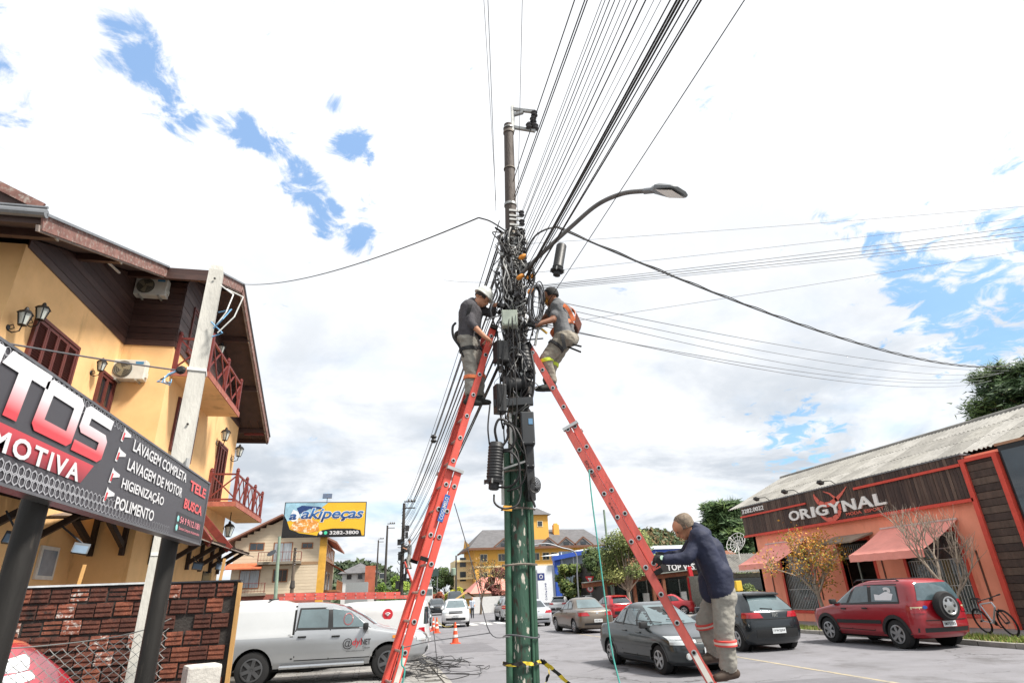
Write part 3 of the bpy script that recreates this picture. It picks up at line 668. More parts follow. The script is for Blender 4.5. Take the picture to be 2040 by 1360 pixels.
# printed colour: red band, gradient letters
def gradmat(name, c0, c1, z0, z1):
    m = bpy.data.materials.new(name); m.use_nodes = True; t = m.node_tree; n = t.nodes; l = t.links; bb = n['Principled BSDF']; bb.inputs['Roughness'].default_value = .45
    g_ = n.new('ShaderNodeNewGeometry'); s_ = n.new('ShaderNodeSeparateXYZ'); l.new(g_.outputs['Position'], s_.inputs[0])
    r_ = n.new('ShaderNodeMapRange'); l.new(s_.outputs[2], r_.inputs[0]); r_.inputs[1].default_value = z0; r_.inputs[2].default_value = z1
    x = n.new('ShaderNodeMixRGB'); l.new(r_.outputs[0], x.inputs[0]); x.inputs[1].default_value = (*lin(c0), 1); x.inputs[2].default_value = (*lin(c1), 1)
    l.new(x.outputs[0], bb.inputs['Base Color']); return m
m_grad = gradmat('red to white print', '#c8434b', '#d6d6da', 2.51, 2.64)
m_redp = M('red print', '#c9343e', .45, var=.04)
m_whp = M('white print', '#d2d2d4', .45, var=.03)
m_vdark = M('dark print', '#2b2a2d', .45, var=.03)
def onsign(poly, off=.003): return [(SX+off, y, z) for y, z in poly]
mb = MB(); mb.poly(onsign([(1.2, 2.452), (3.52, 2.452), (3.42, 2.345), (1.2, 2.345)])); mb.build('red_band', gradmat('red band print', '#7d3038', '#bd424b', 2.35, 2.44), panel)
def glyph(polys, y0, z0, w, h, sh, off=.006, mat=m_grad, name='letter'):
    mb = MB()
    for P in polys: mb.add(onsign([(y0 + u*w + v*sh, z0 + v*h) for u, v in P], off), [tuple(range(len(P)))])
    return mb.build(name, mat, panel)
GT = [[(0, .72), (.1, .98), (1, 1), (1, .74), (.62, .74), (.62, 0), (.34, 0), (.34, .72)]]
GO = [[(0, 0.1), (0, .9), (.22, .74), (.22, .26)], [(0, .9), (.1, 1), (.9, 1), (1, .9), (.78, .74), (.22, .74)], [(1, .9), (1, .1), (.78, .26), (.78, .74)], [(1, .1), (.9, 0), (.1, 0), (0, .1), (.22, .26), (.78, .26)]]
GS = [[(0, .5), (0, .9), (.12, 1), (1, 1), (1, .78), (.26, .78), (.26, .62)], [(0, .5), (.26, .62), (.88, .62), (1, .5), (.74, .4), (.1, .4)], [(.74, .4), (1, .5), (1, .1), (.88, 0), (0, 0), (0, .22), (.74, .22)]]
GN = [[(0, 0), (0, 1), (.25, 1), (.25, 0)], [(.75, 0), (.75, 1), (1, 1), (1, 0)], [(.25, 1), (.25, .6), (.75, 0), (.75, .4)]]
glyph(GN, 2.13, 2.475, .38, .255, .03); glyph(GT, 2.52, 2.48, .36, .26, .03); glyph(GO, 2.85, 2.48, .37, .25, .04); glyph(GS, 3.235, 2.475, .34, .25, .05)
U, V = (0, 1, 0), (0, 0, 1)
def sg(txt, y0, z0, w, h, mat=None, bold=.02, sp=1.0, off=.006, sh=0.0):
    text_mesh(txt, (SX, y0, z0), U, V, w, h, bold, sh, 0, sp, off).build('lettering', mat or m_whp, panel)
sg('AUTOMOTIVA', 2.02, 2.342, 1.36, .086, bold=.03, sp=1.25, off=.008)
for t, y0, z0, w in (('LAVAGEM COMPLETA', 3.965, 2.636, 1.13, ), ('LAVAGEM DE MOTOR', 3.94, 2.515, 1.11), ('HIGIENIZAÇÃO', 3.915, 2.39, .765), ('POLIMENTO', 3.885, 2.28, .655)):
    sg(t, y0, z0, w, .07 if 'Ç' not in t else .085, bold=.02)
m_tele = M('coral print', '#dd5a5c', .45); sg('TELE', 5.215, 2.602, .48, .078, m_tele, .03); sg('BUSCA', 5.15, 2.452, .52, .076, m_tele, .03)
mb = MB(); mb.poly(onsign([(5.03, 2.262), (5.74, 2.262), (5.74, 2.41), (5.03, 2.41)], .002)); mb.build('contact_panel', m_vdark, panel)
sg('54 9 9112.1081', 5.12, 2.335, .56, .05, M('pale red print', '#d5808a', .45), .02); sg('Santos Limpeza Automotiva', 5.12, 2.282, .58, .03, MATS['pale red print'], .01)
for z in (2.362, 2.297):
    mb = MB(); mb.lathe([(.024, .003), (.02, .005)], (SX, 5.075, z), (1, 0, 0), 12); mb.build('phone_icon', M('teal print', '#8fd2cf', .45), panel)
# spray gun pictograms before each line
for y0, z0 in ((3.77, 2.65), (3.755, 2.53), (3.735, 2.405), (3.72, 2.295)):
    mb = MB(); mb.poly(onsign([(y0, z0), (y0+.03, z0), (y0+.05, z0+.07), (y0+.02, z0+.085)], .004)); mb.poly(onsign([(y0+.035, z0+.03), (y0+.13, z0+.05), (y0+.13, z0+.065), (y0+.03, z0+.075)], .0045)); mb.build('pictogram', m_whp, panel)
    mb = MB(); mb.poly(onsign([(y0+.012, z0+.01), (y0+.03, z0+.01), (y0+.042, z0+.055), (y0+.022, z0+.055)], .0055)); mb.build('pictogram', m_redp, panel)
# honeycomb print along the edges
mb = MB()
def hexring(y, z, r_, t):
    o_ = [(y + r_*math.sin(math.pi/3*k), z + r_*math.cos(math.pi/3*k)) for k in range(6)]; i_ = [(y + (r_-t)*math.sin(math.pi/3*k), z + (r_-t)*math.cos(math.pi/3*k)) for k in range(6)]
    for k in range(6): mb.poly(onsign([o_[k], o_[(k+1) % 6], i_[(k+1) % 6], i_[k]], .004))
for i in range(70):
    y = 1.3 + i*.052; f = max(.15, 1 - max(0, y-3.2)*.9)
    for q, z in ((0, 2.262), (1, 2.301)):
        if q == 1 and y > 4.0: continue
        hexring(y + q*.026, z, .026, .006*f+.001)
    hexring(y+.01, 2.722, .022, .004*f+.001)
    if y < 3.4: hexring(y+.036, 2.69, .022, .003*f)
o = mb.build('honeycomb_print', M('silver grey print', '#a3a4a9', .45), panel); o['kind'] = 'stuff'
# concrete service post
cp = thing('concrete_post', 'square pale concrete service post rising in front of the ochre house', 'post', (-2.0, 6.46, .1))
m_conc = M('pale concrete', '#b9b7b0', .85, var=.12, scale=5, bump=.3, bscale=50, col2='#9c9a95', mixlo=.6, mixhi=.8, stretch=(1, 1, .3))
b = MB(); rt_ = Matrix.Rotation(R(12), 3, 'Z')
vs = []
for z, w in ((.08, .098), (5.28, .074), (5.34, .062)):
    vs += [tuple(Vector((-2.0 + (.03 if z > 5 else 0), 6.46, z)) + rt_ @ Vector((sx*w, sy*w, 0))) for sx, sy in ((-1, -1), (1, -1), (1, 1), (-1, 1))]
b.add(vs, [(0, 1, 5, 4), (1, 2, 6, 5), (2, 3, 7, 6), (3, 0, 4, 7), (4, 5, 9, 8), (5, 6, 10, 9), (6, 7, 11, 10), (7, 4, 8, 11), (8, 9, 10, 11), (3, 2, 1, 0)])
b.build('shaft', m_conc, cp)
b = MB(); b.tube([(-1.89, 6.37, 1.9), (-1.89, 6.37, 3.1)], .018, 8); b.build('conduit', M('grey plastic conduit', '#9b9c9b', .5), cp)
for z in (4.05, 2.2):
    b = MB(); b.cbox((-1.98, 6.46, z), (.185, .185, .03), rt_); b.build('strap', M('white strap', '#d8d8d6', .5), cp)
for z in (5.15, 3.45, 2.95):
    b = MB(); b.lathe([(.012, 0), (.012, .01)], (-1.95, 6.372, z), (.2, -1, 0), 8); b.build('bolt_hole', m_black, cp)
m_tw = M('white cable', '#d4d4d0', .5); m_tb = M('light blue cable', '#6fa3c8', .5); m_wire = M('black cable', '#1d1c1d', .55, var=.1); m_wireg = M('grey cable', '#55565a', .5)
for k, (mm, pts) in enumerate(((m_tw, [(-1.9, 6.42, 5.1), (-1.72, 6.35, 4.95), (-1.75, 6.3, 4.7), (-1.82, 6.3, 4.55)]), (m_tw, [(-1.82, 6.42, 5.05), (-1.6, 6.3, 4.9), (-1.66, 6.3, 4.65), (-1.8, 6.3, 4.45)]), (m_tb, [(-1.84, 6.35, 4.72), (-1.7, 6.3, 4.74), (-1.76, 6.26, 4.6), (-1.85, 6.3, 4.5)]), (m_tb, [(-1.9, 6.35, 4.6), (-1.75, 6.3, 4.45), (-1.85, 6.3, 4.4)]))):
    b = MB(); b.tube(pts, .008, 5); o = b.build('cable_tail', mm, cp)
b = MB(); b.lathe([(.04, 0), (.05, .03), (.03, .06)], (-2.1, 6.36, 4.02), (0, -1, 0), 8); b.build('clamp', m_wire, cp)
for k in range(4):
    b = MB(); b.tube([(-2.12, 6.34, 4.02), (-2.2 - .03*k, 6.3, 3.96 - .03*k), (-2.24+.03*k, 6.28, 3.86), (-2.16, 6.3, 3.84 + .02*k)], .007, 5); b.build('cable_tail', (m_tb, m_tw, m_wireg)[k % 3], cp)
w = MB(); w.tube(cat((-2.1, 6.36, 4.02), (-6.5, 4.2, 4.3), .12, 18), .009, 6); o = w.build('service_cable', m_wireg, smooth=True); tag(o, 'thin grey cable from the concrete post to the left edge', 'cable')
# chain link fence hung between the post and the left
fence = thing('chain_link_fence', 'sagging galvanised chain link fence in front of the brick wall', 'fence', (-3, 6.2, .1))
m_galv = M('galvanised wire', '#8d8d8a', .5, .5, var=.1)
def ftop(x): return 1.66 - .11*(1-math.exp((x+1.72)*1.6)) - .09*(1-math.exp((x+1.72)*5))
mb = MB(); st = .062; nx = 30
for fam in (1, -1):
    for i in range(-36, nx+1):
        pts = []
        for k in range(60):
            z = .15 + k*st*.62; x = -4.3 + (i*st*1.5 + fam*0) + (k*st*.75 if fam == 1 else (nx*st*1.5 + 1.3 - k*st*.75 - 0))
            if x > -1.74 or x < -4.3 or z > ftop(x): 
                continue
            pts.append((x, 6.2 + .02*math.sin(x*5+z*4) + (.006 if fam == 1 else -.006) + .008*((k % 2)*2-1)*fam, z))
        if len(pts) > 2: mb.tube(pts, .0032, 3, cap=False)
o = mb.build('mesh', m_galv, fence); 
w = MB(); w.tube([(-1.74 - i*.1, 6.2, ftop(-1.74-i*.1)) for i in range(27)], .005, 5); w.build('top_wire', m_galv, fence)


# ------------------------------------------------------------------ salmon clothes shop (right)
m_salm = M('salmon render', '#f29c7f', .85, var=.06, scale=1.5, bump=.1, bscale=60, col2='#ec9375', mixlo=.55, mixhi=.8, stain=('#c06f56', 1.3, .57, .84, (1, 1, .25)))
m_coral = M('coral red paint', '#cf4a3a', .7, var=.08, scale=4)
m_tim = [M('shop timber board %d' % i, c, .8, var=.28, scale=4, bump=.3, bscale=25, stretch=(1, 1, .25)) for i, c in enumerate(('#4a3b34', '#54433a', '#41332e', '#5c4c42'))]
m_int = M('dim shop interior', '#9a8d82', .9, var=.2, scale=1)
m_awn = M('faded coral awning cloth', '#ec9c8e', .85, var=.08, scale=2)
m_bar = M('white security bars', '#c4c4c0', .5, .2)
FX = 19.0
shop = thing('clothes_shop', 'salmon single storey clothes shop with timber fascia and coral awnings', 'shop', (FX+3, 21, 0))
op = [(16.9, 19.2, .50, 3.05), (20.75, 22.4, .12, 3.1), (24.4, 26.4, .47, 2.95)]
def wallbox(y0, y1, z0, z1): b = MB(); b.box((FX, y0, z0), (FX+.22, y1, z1)); return b
mb = MB(); ys = [14.4] + [v for o_ in op for v in o_[:2]] + [28.3]
for i in range(0, len(ys), 2): mb.box((FX, ys[i], -.2), (FX+.22, ys[i+1], 5.3))
for (a, c, z0, z1) in op:
    mb.box((FX+.001, a, z1), (FX+.22, c, 5.3))
    if z0 > .2: mb.box((FX+.001, a, -.2), (FX+.22, c, z0))
mb.box((FX, 28.08, -.2), (27, 28.3, 5.3)); mb.box((26.8, 14.4, -.2), (27, 28.3, 5.3)); mb.box((FX+.22, 14.4, -.2), (26.8, 14.6, 5.3))
mb.build('wall', m_salm, shop)
mb = MB(); mb.box((FX+.22, 14.6, .1), (26.8, 28.08, .14)); mb.box((FX+.22, 14.6, 3.5), (26.8, 28.08, 3.55)); mb.box((23.0, 14.6, .14), (23.1, 28.08, 3.5)); mb.build('interior', m_int, shop)
for (a, c, z0, z1) in op:   # coral reveals
    mb = MB(); t = .13
    mb.box((FX-.02, a-t, max(z0-.12, .0)), (FX+.20, a, z1+t)); mb.box((FX-.02, c, max(z0-.12, .0)), (FX+.20, c+t, z1+t)); mb.box((FX-.02, a, z1), (FX+.20, c, z1+t))
    if z0 > .2: mb.box((FX-.025, a, z0-.12), (FX+.20, c, z0))
    fr = mb.build('window_surround' if z0 > .2 else 'door_surround', m_coral, shop)
    if z0 > .2:
        mb = MB(); mb.box((FX+.17, a, z0), (FX+.185, c, z1)); mb.build('pane', M('shop glass', '#9db0b4', .03, trans=.85, var=0, spec=.6), fr)
        n = int((c-a)/.11)
        for k in range(n+1):
            q = MB(); yy = a + .02 + (c-a-.04)*k/n; q.box((FX+.06, yy-.008, z0), (FX+.076, yy+.008, min(z1, 2.2))); q.build('bar', m_bar, fr)
        for zz in (z0+.02, 2.18, z0+.85):
            q = MB(); q.box((FX+.077, a, zz), (FX+.09, c, zz+.025)); q.build('bar', m_bar, fr)
    else:
        q = MB(); q.box((FX+.1, c-.75, z0), (FX+.14, c-.68, 2.5)); q.box((FX+.1, a, 2.45), (FX+.14, c, 2.52)); q.box((FX+.1, a+.02, z0), (FX+.14, a+.08, 2.5)); q.build('door_frame', M('aluminium door frame', '#8c9489', .4, .6), fr)
        n = 14
        for k in range(n+1):
            q = MB(); yy = a + .05 + (c-a-.1)*k/n; q.box((FX+.08, yy-.008, 2.55), (FX+.096, yy+.008, 3.0)); q.build('bar', m_bar, fr)
# clothes on rails inside
rc = random.Random(5); cols = ['#31405f', '#8a2f35', '#c8c2b4', '#2c2c30', '#547a6c', '#a86a3c', '#d9d5cc', '#6a3f5e', '#38627e']
for (a, c, lab) in ((16.95, 19.1, 'rail of coloured garments behind the right shop window'), (24.5, 26.3, 'rail of coloured garments behind the left shop window')):
    rk = thing('clothes_rail', lab, 'clothes rail', (FX+.75, (a+c)/2, .14))
    b = MB(); b.tube([(FX+.75, a, 1.75), (FX+.75, c, 1.75)], .015, 6); b.tube([(FX+.75, a, .14), (FX+.75, a, 1.75)], .015, 6); b.tube([(FX+.75, c, .14), (FX+.75, c, 1.75)], .015, 6); b.build('rail', m_bar, rk)
    n = int((c-a)/.085)
    for k in range(n):
        yy = a + .05 + k*.085; h = rc.uniform(.7, 1.05); b = MB()
        b.prism([(FX+.55, yy, 1.7-h), (FX+.95, yy, 1.7-h), (FX+.93, yy, 1.55), (FX+.78, yy, 1.7), (FX+.72, yy, 1.7), (FX+.57, yy, 1.55)], (0, rc.uniform(.02, .05), 0))
        b.build('garment', M('cloth ' + cols[k*7 % 9], cols[k*7 % 9], .9, var=.1), rk)
# timber fascia: separate upright boards
b = MB(); b.box((FX-.12, 15.72, 3.96), (FX, 28.75, 5.36)); b.build('fascia_backing', m_tim[2], shop)
y = 15.74; k = 0; bsrc = None
SO = Vector((FX+3, 21, 0))
while y < 28.7:
    if bsrc is None:
        m2 = MB(); m2.box((0, 0, 0), (.022, .122, 1.37)); bsrc = m2.build('fascia_board', m_tim[0], shop, local=True); bsrc.location = Vector((FX-.145, y, 3.98)) - SO
    else: inst(bsrc, shop, Vector((FX-.145 + rc.uniform(-.006, .004), y, 3.98)) - SO, (0, 0, R(rc.uniform(-1, 1))), mat=rc.choice(m_tim))
    y += .135; k += 1
b = MB(); b.box((FX-.17, 15.7, 5.352), (FX+.3, 28.78, 5.40)); b.build('fascia_cap', M('grey flashing', '#77787a', .5, .4), shop)
for (y0, y1, z0, z1) in ((15.72, 28.78, 3.86, 3.965), (15.80, 20.6, 5.0, 5.09), (23.6, 28.78, 4.85, 4.93)):
    b = MB(); b.box((FX-.2, y0, z0), (FX-.122, y1, z1)); b.build('coral_strip', m_coral, shop)
# horizontal boarded pier at the near end
b = MB(); b.box((FX-.1, 14.62, 0), (FX+.1, 15.7, 5.12)); b.build('pier_core', m_tim[2], shop)
z = .05; k = 0
while z < 5.0:
    b = MB(); b.box((FX-.13, 14.66, z), (FX-.101, 15.62, z+.205)); b.build('pier_board', m_tim[k % 4], shop); z += .225; k += 1
for (y0, y1) in ((15.62, 15.78), (14.5, 14.66)):
    b = MB(); b.box((FX-.2, y0, 0), (FX-.02, y1, 5.09)); b.build('coral_strip', m_coral, shop)
b = MB(); b.box((FX-.2, 14.5, 5.09), (FX-.02, 15.8, 5.2)); b.build('coral_strip', m_coral, shop)
# glazed showcase at the frame edge
gl = thing('glazed_showcase', 'dark glazed shopfront panel beside the boarded pier at the right edge', 'shopfront', (FX, 13.2, 0))
b = MB(); b.box((FX-.1, 11.5, 0), (FX+.4, 14.46, 5.36)); b.build('frame', M('black shopfront frame', '#26282b', .4, .3), gl)
for (y0, y1) in ((11.6, 13.0), (13.06, 14.38)):
    for (z0, z1) in ((.2, 3.2), (3.28, 5.2)):
        b = MB(); b.box((FX-.115, y0, z0), (FX-.101, y1, z1)); b.build('pane', M('blue black shop glass', '#26323a', .04, var=.25, scale=.8, spec=.9), gl)
mb = MB(); mb.prism([(FX-.12, 13.9, 3.5), (FX-.12, 13.5, 3.75), (FX-.12, 13.2, 3.6), (FX-.12, 13.0, 3.9), (FX-.12, 13.5, 4.0), (FX-.12, 14.0, 3.75)], (-.004, 0, 0)); mb.prism([(FX-.12, 13.9, 3.48), (FX-.12, 13.6, 3.1), (FX-.12, 13.4, 3.3)], (-.004, 0, 0)); mb.build('white_emblem', m_whp, gl)
mb = MB(); mb.box((FX-.14, 11.5, 5.36), (FX+.5, 14.5, 5.44)); mb.build('cap', M('tan coping', '#a98166', .8, var=.1), gl)
# lettering on the fascia
UU, VV = (0, -1, 0), (0, 0, 1)
def shoptext(t, y0, z0, w, h, mat, bold=.02, depth=.05, sp=1.0, off=.05): text_mesh(t, (FX-.15, y0, z0), UU, VV, w, h, bold, 0, depth, sp, off-.05).build('lettering', mat, shop)
m_lw = M('white sign letters', '#e4e3df', .4, var=.02)
m_lr = M('coral sign letters', '#d4614f', .5, var=.03)
# mirrored check: u runs towards the camera end so letters read left to right from the street
wds = 'ORIGYNAL'; x = 24.88
for ch, wd in zip(wds, (.74, .66, .22, .74, .74, .72, .82, .56)):
    shoptext(ch, x, 4.25, wd, .44, m_lw, .025, .06); x -= wd + .075
shoptext('MODA  ESPORT', 21.35, 4.075, 1.98, .12, m_lr, .012, .02)
shoptext('3282.0022', 28.6, 5.04, 1.9, .21, m_lw, .02, .02)
def swoosh(pts, wid):
    mb = MB(); n = len(pts)
    for i in range(n-1):
        (y0, z0), (y1, z1) = pts[i], pts[i+1]; d = Vector((y1-y0, z1-z0)).normalized(); nn_ = Vector((-d.y, d.x)); w0, w1 = wid[i], wid[i+1]
        q = [(y0+nn_.x*w0, z0+nn_.y*w0), (y1+nn_.x*w1, z1+nn_.y*w1), (y1-nn_.x*w1, z1-nn_.y*w1), (y0-nn_.x*w0, z0-nn_.y*w0)]
        mb.prism([(FX-.158, a, c) for a, c in q], (-.012, 0, 0))
    mb.build('emblem', m_lr, shop)
arc = [(22.25 + .62*math.cos(t), 4.78 + .40*math.sin(t)) for t in [R(40 - k*9) for k in range(0, 1)]]
# left horn, crossing tail, and the bowl under the letters
swoosh([(22.95 - .0*k, 5.2 - .1*k) for k in range(2)] + [(22.9, 5.0), (22.75, 4.8), (22.45, 4.66), (22.1, 4.66), (21.7, 4.78), (21.3, 4.98), (20.95, 5.2)], [.02, .06, .09, .11, .11, .10, .09, .05, .01])
swoosh([(22.35, 5.22), (22.0, 5.08), (21.75, 4.86), (21.6, 4.6), (21.62, 4.35), (21.8, 4.15), (22.15, 4.03), (22.5, 4.06), (22.75, 4.2), (22.9, 4.42)], [.01, .035, .055, .075, .09, .1, .1, .08, .05, .01])
# awnings
def awning(lab_part, y0, y1):
    n = 16; mb = MB(); X0, X1, Z0, Z1 = FX-.03, 17.25, 3.40, 2.50
    for i in range(n):
        for j in range(6):
            def P(a, c):
                yy = y0 + (y1-y0)*a/n; f = c/6
                return (X0 + (X1-X0)*f, yy, Z0 + (Z1-Z0)*f - .05*math.sin(math.pi*f) - .012*math.sin(a*2.4)*f)
            mb.add([P(i, j), P(i+1, j), P(i+1, j+1), P(i, j+1)], [(0, 1, 2, 3)])
    aw = mb.build('awning', m_awn, shop, smooth=True)
    mb = MB()
    for i in range(n*2):
        def Q(a, dn): yy = y0 + (y1-y0)*a/(2*n); return (X1 - .015*math.sin(a*.9)*dn - .01, yy, Z1 - .006*math.sin(a*1.2) - .24*dn)
        mb.add([Q(i, 0), Q(i+1, 0), Q(i+1, .5), Q(i, .5)], [(0, 1, 2, 3)]); mb.add([Q(i, .5), Q(i+1, .5), Q(i+1, 1), Q(i, 1)], [(0, 1, 2, 3)])
    mb.build('valance', m_awn, aw, smooth=True)
    for yy in (y0+.03, y1-.03):
        b = MB(); b.tube([(FX, yy, 2.55), (X1+.02, yy, Z1-.03)], .016, 6); b.build('arm', M('awning arm', '#8d8a86', .5, .5), aw)
    b = MB(); b.tube([(FX-.04, y0, Z0+.02), (FX-.04, y1, Z0+.02)], .035, 8); b.build('roller', M('pale roller', '#cdbab4', .5), aw)
awning('', 16.65, 19.95); awning('', 24.3, 27.3)
b = MB(); b.add([(FX, 20.4, 3.36), (FX, 22.5, 3.36), (17.9, 22.5, 3.05), (17.9, 20.4, 3.05), (FX, 20.4, 3.30), (FX, 22.5, 3.30), (17.9, 22.5, 2.99), (17.9, 20.4, 2.99)], [(0, 1, 2, 3), (7, 6, 5, 4), (0, 3, 7, 4), (3, 2, 6, 7), (2, 1, 5, 6)])
b.build('door_canopy', M('weathered grey canopy', '#8b7d6e', .9, var=.15, scale=3), shop)
# thin wall slots either side
for y0, z0, z1 in ((16.35, .9, 2.4), (24.0, .9, 2.6), (27.3, 1.1, 2.4), (20.3, 1.0, 2.4)):
    b = MB(); b.box((FX-.03, y0, z0), (FX-.004, y0+.05, z1)); b.build('awning_rail', M('brown rail', '#5c3a2c', .6), shop)
# spotlights on arms
for y in (26.2, 24.0, 21.6):
    b = MB(); b.tube([(FX-.05, y, 5.38), (FX-.3, y, 5.55), (FX-.75, y, 5.52)], .018, 6); b.cbox((FX-.82, y, 5.47), (.2, .22, .12), Matrix.Rotation(R(25), 3, 'Y')); b.build('spotlight', m_black, shop)
# corrugated roof in separate sheets
def corr(w, ln, waves, amp=.028):
    mb = MB(); n = waves*8
    for j in range(2):
        for i in range(n): mb.add([(0+j*ln/2, w*i/n, amp*math.sin(2*math.pi*waves*i/n)), (0+j*ln/2, w*(i+1)/n, amp*math.sin(2*math.pi*waves*(i+1)/n)), (ln/2*(j+1), w*(i+1)/n, amp*math.sin(2*math.pi*waves*(i+1)/n)), (ln/2*(j+1), w*i/n, amp*math.sin(2*math.pi*waves*i/n))], [(0, 1, 2, 3)])
    return mb
m_corr = [M('fibre cement sheet %d' % i, c, .9, var=.16, scale=2.2, bump=.2, bscale=40, col2='#716e68', mixlo=.54, mixhi=.74) for i, c in enumerate(('#8f8d87', '#85837e', '#979590'))]
RZ0, RZ1, RX0, RX1 = 5.42, 7.2, FX+.15, 23.0
ang = math.atan2(RZ1-RZ0, RX1-RX0); Ls = math.hypot(RZ1-RZ0, RX1-RX0)/3 + .06
rsrc = None
for j in range(3):
    f = j/3
    for i in range(16):
        pos = Vector((RX0 + (RX1-RX0)*f, 14.0 + i*1.02, RZ0 + (RZ1-RZ0)*f + .012*j + .03)) - SO
        if rsrc is None:
            rsrc = corr(1.05, Ls, 6).build('roof_sheet', m_corr[0], shop, smooth=True, local=True, sharp=180); rsrc.location = pos; rsrc.rotation_euler = (0, -ang, 0)
        else: inst(rsrc, shop, pos + Vector((0, 0, rc.uniform(0, .006))), (0, -ang, 0), mat=rc.choice(m_corr))
b = MB(); b.tube([(RX1, 13.9, RZ1+.06), (RX1, 30.4, RZ1+.06)], .1, 10); b.build('ridge_cap', m_corr[1], shop, smooth=True)
b = MB(); b.add([(RX1, 14, RZ1), (RX1, 30.3, RZ1), (27, 30.3, RZ0), (27, 14, RZ0)], [(0, 1, 2, 3)]); b.build('roof_back', m_corr[1], shop)
b = MB(); b.add([(RX0+.1, 28.3, 5.3), (RX1, 28.3, RZ1-.05), (26.9, 28.3, 5.3)], [(0, 1, 2)]); b.build('gable', m_salm, shop)


# ------------------------------------------------------------------ buildings down the street
def win(parent, rect, Y, frame, glass, mull=1, f=.12, depth=.06, name='window'):
    x0, x1, z0, z1 = rect; b = MB()
    b.box((x0-f, Y-depth, z0-f), (x1+f, Y-depth+.03, z1+f)); fr = b.build(name, frame, parent)
    for k in range(mull+1):
        a = x0 + (x1-x0)*k/(mull+1) + (.03 if k else 0); c = x0 + (x1-x0)*(k+1)/(mull+1) - (.03 if k < mull else 0)
        b = MB(); b.box((a, Y-depth-.02, z0), (c, Y-depth-.004, z1)); b.build('pane', glass, fr)
    return fr
m_dglass = M('far window glass', '#2c3238', .12, var=.3, scale=1, spec=.8)
m_cglass = M('curtained window glass', '#8f959a', .2, var=.3, scale=2, stretch=(6, 1, .3))
m_wood = M('orange brown joinery', '#8a5a3a', .7, var=.15, scale=3)
# beige house
m_beige = M('beige siding', '#c5b59d', .9, var=.06, scale=.8, bump=.05)
m_terr = M('terracotta tile', '#b3603f', .85, var=.2, scale=3, bump=.2)
bh = thing('beige_house', 'large beige gabled house with brown window frames behind the yellow billboard', 'house', (-11.5, 85, -.3))
X0, X1, Yb, Yf = -16.76, -6.17, 80.0, 98.0
b = MB(); b.prism([(X0, Yb, -.3), (X1, Yb, -.3), (X1, Yb, 8.4), (-11.6, Yb, 11.1), (X0, Yb, 8.4)], (0, Yf-Yb, 0)); b.build('wall', m_beige, bh)
for k in range(22):    # clapboard shadow lines on the gable front
    z = 2.6 + k*.36
    xl, xr = (X0, X1) if z < 8.4 else (X0 + (z-8.4)*1.9, X1 - (z-8.4)*2.0)
    if xr - xl < .5: break
    b = MB(); b.box((xl, Yb-.02, z), (xr, Yb, z+.33)); b.build('siding_board', m_beige, bh)
b = MB(); b.box((X0, Yb-.05, 5.75), (X1+.03, Yb-.02, 6.1)); b.build('floor_band', M('tan band', '#96795c', .85, var=.1), bh)
b = MB(); b.box((X0, Yb-.05, -.3), (X1+.03, Yb-.02, 2.55)); b.build('plinth', M('brick red base', '#8d5347', .85, var=.15), bh)
b = MB(); zt = 11.45
for (xa, za, xb_, zb) in ((-18.3, 8.05, -11.62, zt), (-4.8, 8.05, -11.58, zt)):
    b.add([(xa, Yb-1.1, za), (xb_, Yb-1.1, zb), (xb_, Yf+1, zb), (xa, Yf+1, za), (xa, Yb-1.1, za+.22), (xb_, Yb-1.1, zb+.22), (xb_, Yf+1, zb+.22), (xa, Yf+1, za+.22)], [(3, 2, 1, 0), (4, 5, 6, 7), (0, 1, 5, 4), (1, 2, 6, 5), (2, 3, 7, 6), (3, 0, 4, 7)])
b.build('roof', M('dull red brown roof', '#8b6456', .85, var=.15, scale=1), bh)
win(bh, (-15.0, -13.5, 7.62, 8.32), Yb, m_wood, m_dglass); win(bh, (-8.946, -7.816, 7.733, 8.206), Yb, m_wood, m_dglass)
win(bh, (-12.2, -10.2, 6.15, 8.3), Yb, m_wood, m_cglass); win(bh, (-15.7, -13.6, 3.35, 5.25), Yb, m_wood, m_cglass)
win(bh, (-11.952, -10.459, 3.969, 5.213), Yb, m_wood, m_dglass, 2)
def far_balcony(x0, x1, z, Y, dep=1.2):
    b = MB(); b.box((x0, Y-dep, z-.3), (x1, Y, z)); sl_ = b.build('balcony_slab', M('grey slab', '#7b7266', .9, var=.15), bh)
    for zz in (z+.15, z+1.05):
        b = MB(); b.box((x0, Y-dep, zz), (x1, Y-dep+.05, zz+.05)); b.build('rail', m_red, sl_)
    for k in range(int((x1-x0)/.35)+1):
        b = MB(); xx = x0 + k*.35; w_ = .09 if k in (0, int((x1-x0)/.35)) else .02; b.box((xx, Y-dep, z), (xx+w_, Y-dep+.04, z+1.05)); b.build('baluster', m_red, sl_)
far_balcony(-13.8, -8.9, 6.15, Yb); far_balcony(-15.9, -12.6, 2.75, Yb, .8)
b = MB(); b.add([(-17.4, Yb, 6.1), (-13.3, Yb, 6.1), (-13.2, Yb-1.4, 5.45), (-17.6, Yb-1.4, 5.45)], [(0, 1, 2, 3)]); b.box((-17.6, Yb-1.42, 5.35), (-13.2, Yb-1.36, 5.47)); b.build('tile_hood', m_terr, bh)
for y in (83, 86, 89, 92):
    b = MB(); b.box((X1, y, 6.7), (X1+.05, y+.9, 8.2)); b.build('window', m_wood, bh)
    b = MB(); b.box((X1+.05, y+.1, 6.8), (X1+.06, y+.8, 8.1)); b.build('pane', m_dglass, bh)
b = MB(); b.box((X1, 82, 2.6), (X1+1.6, 96, 2.8)); b.build('side_balcony', m_wood, bh)
for k in range(15):
    b = MB(); b.box((X1+1.5, 82+k, 2.8), (X1+1.56, 82.1+k, 3.9)); b.build('baluster', m_wood, bh)
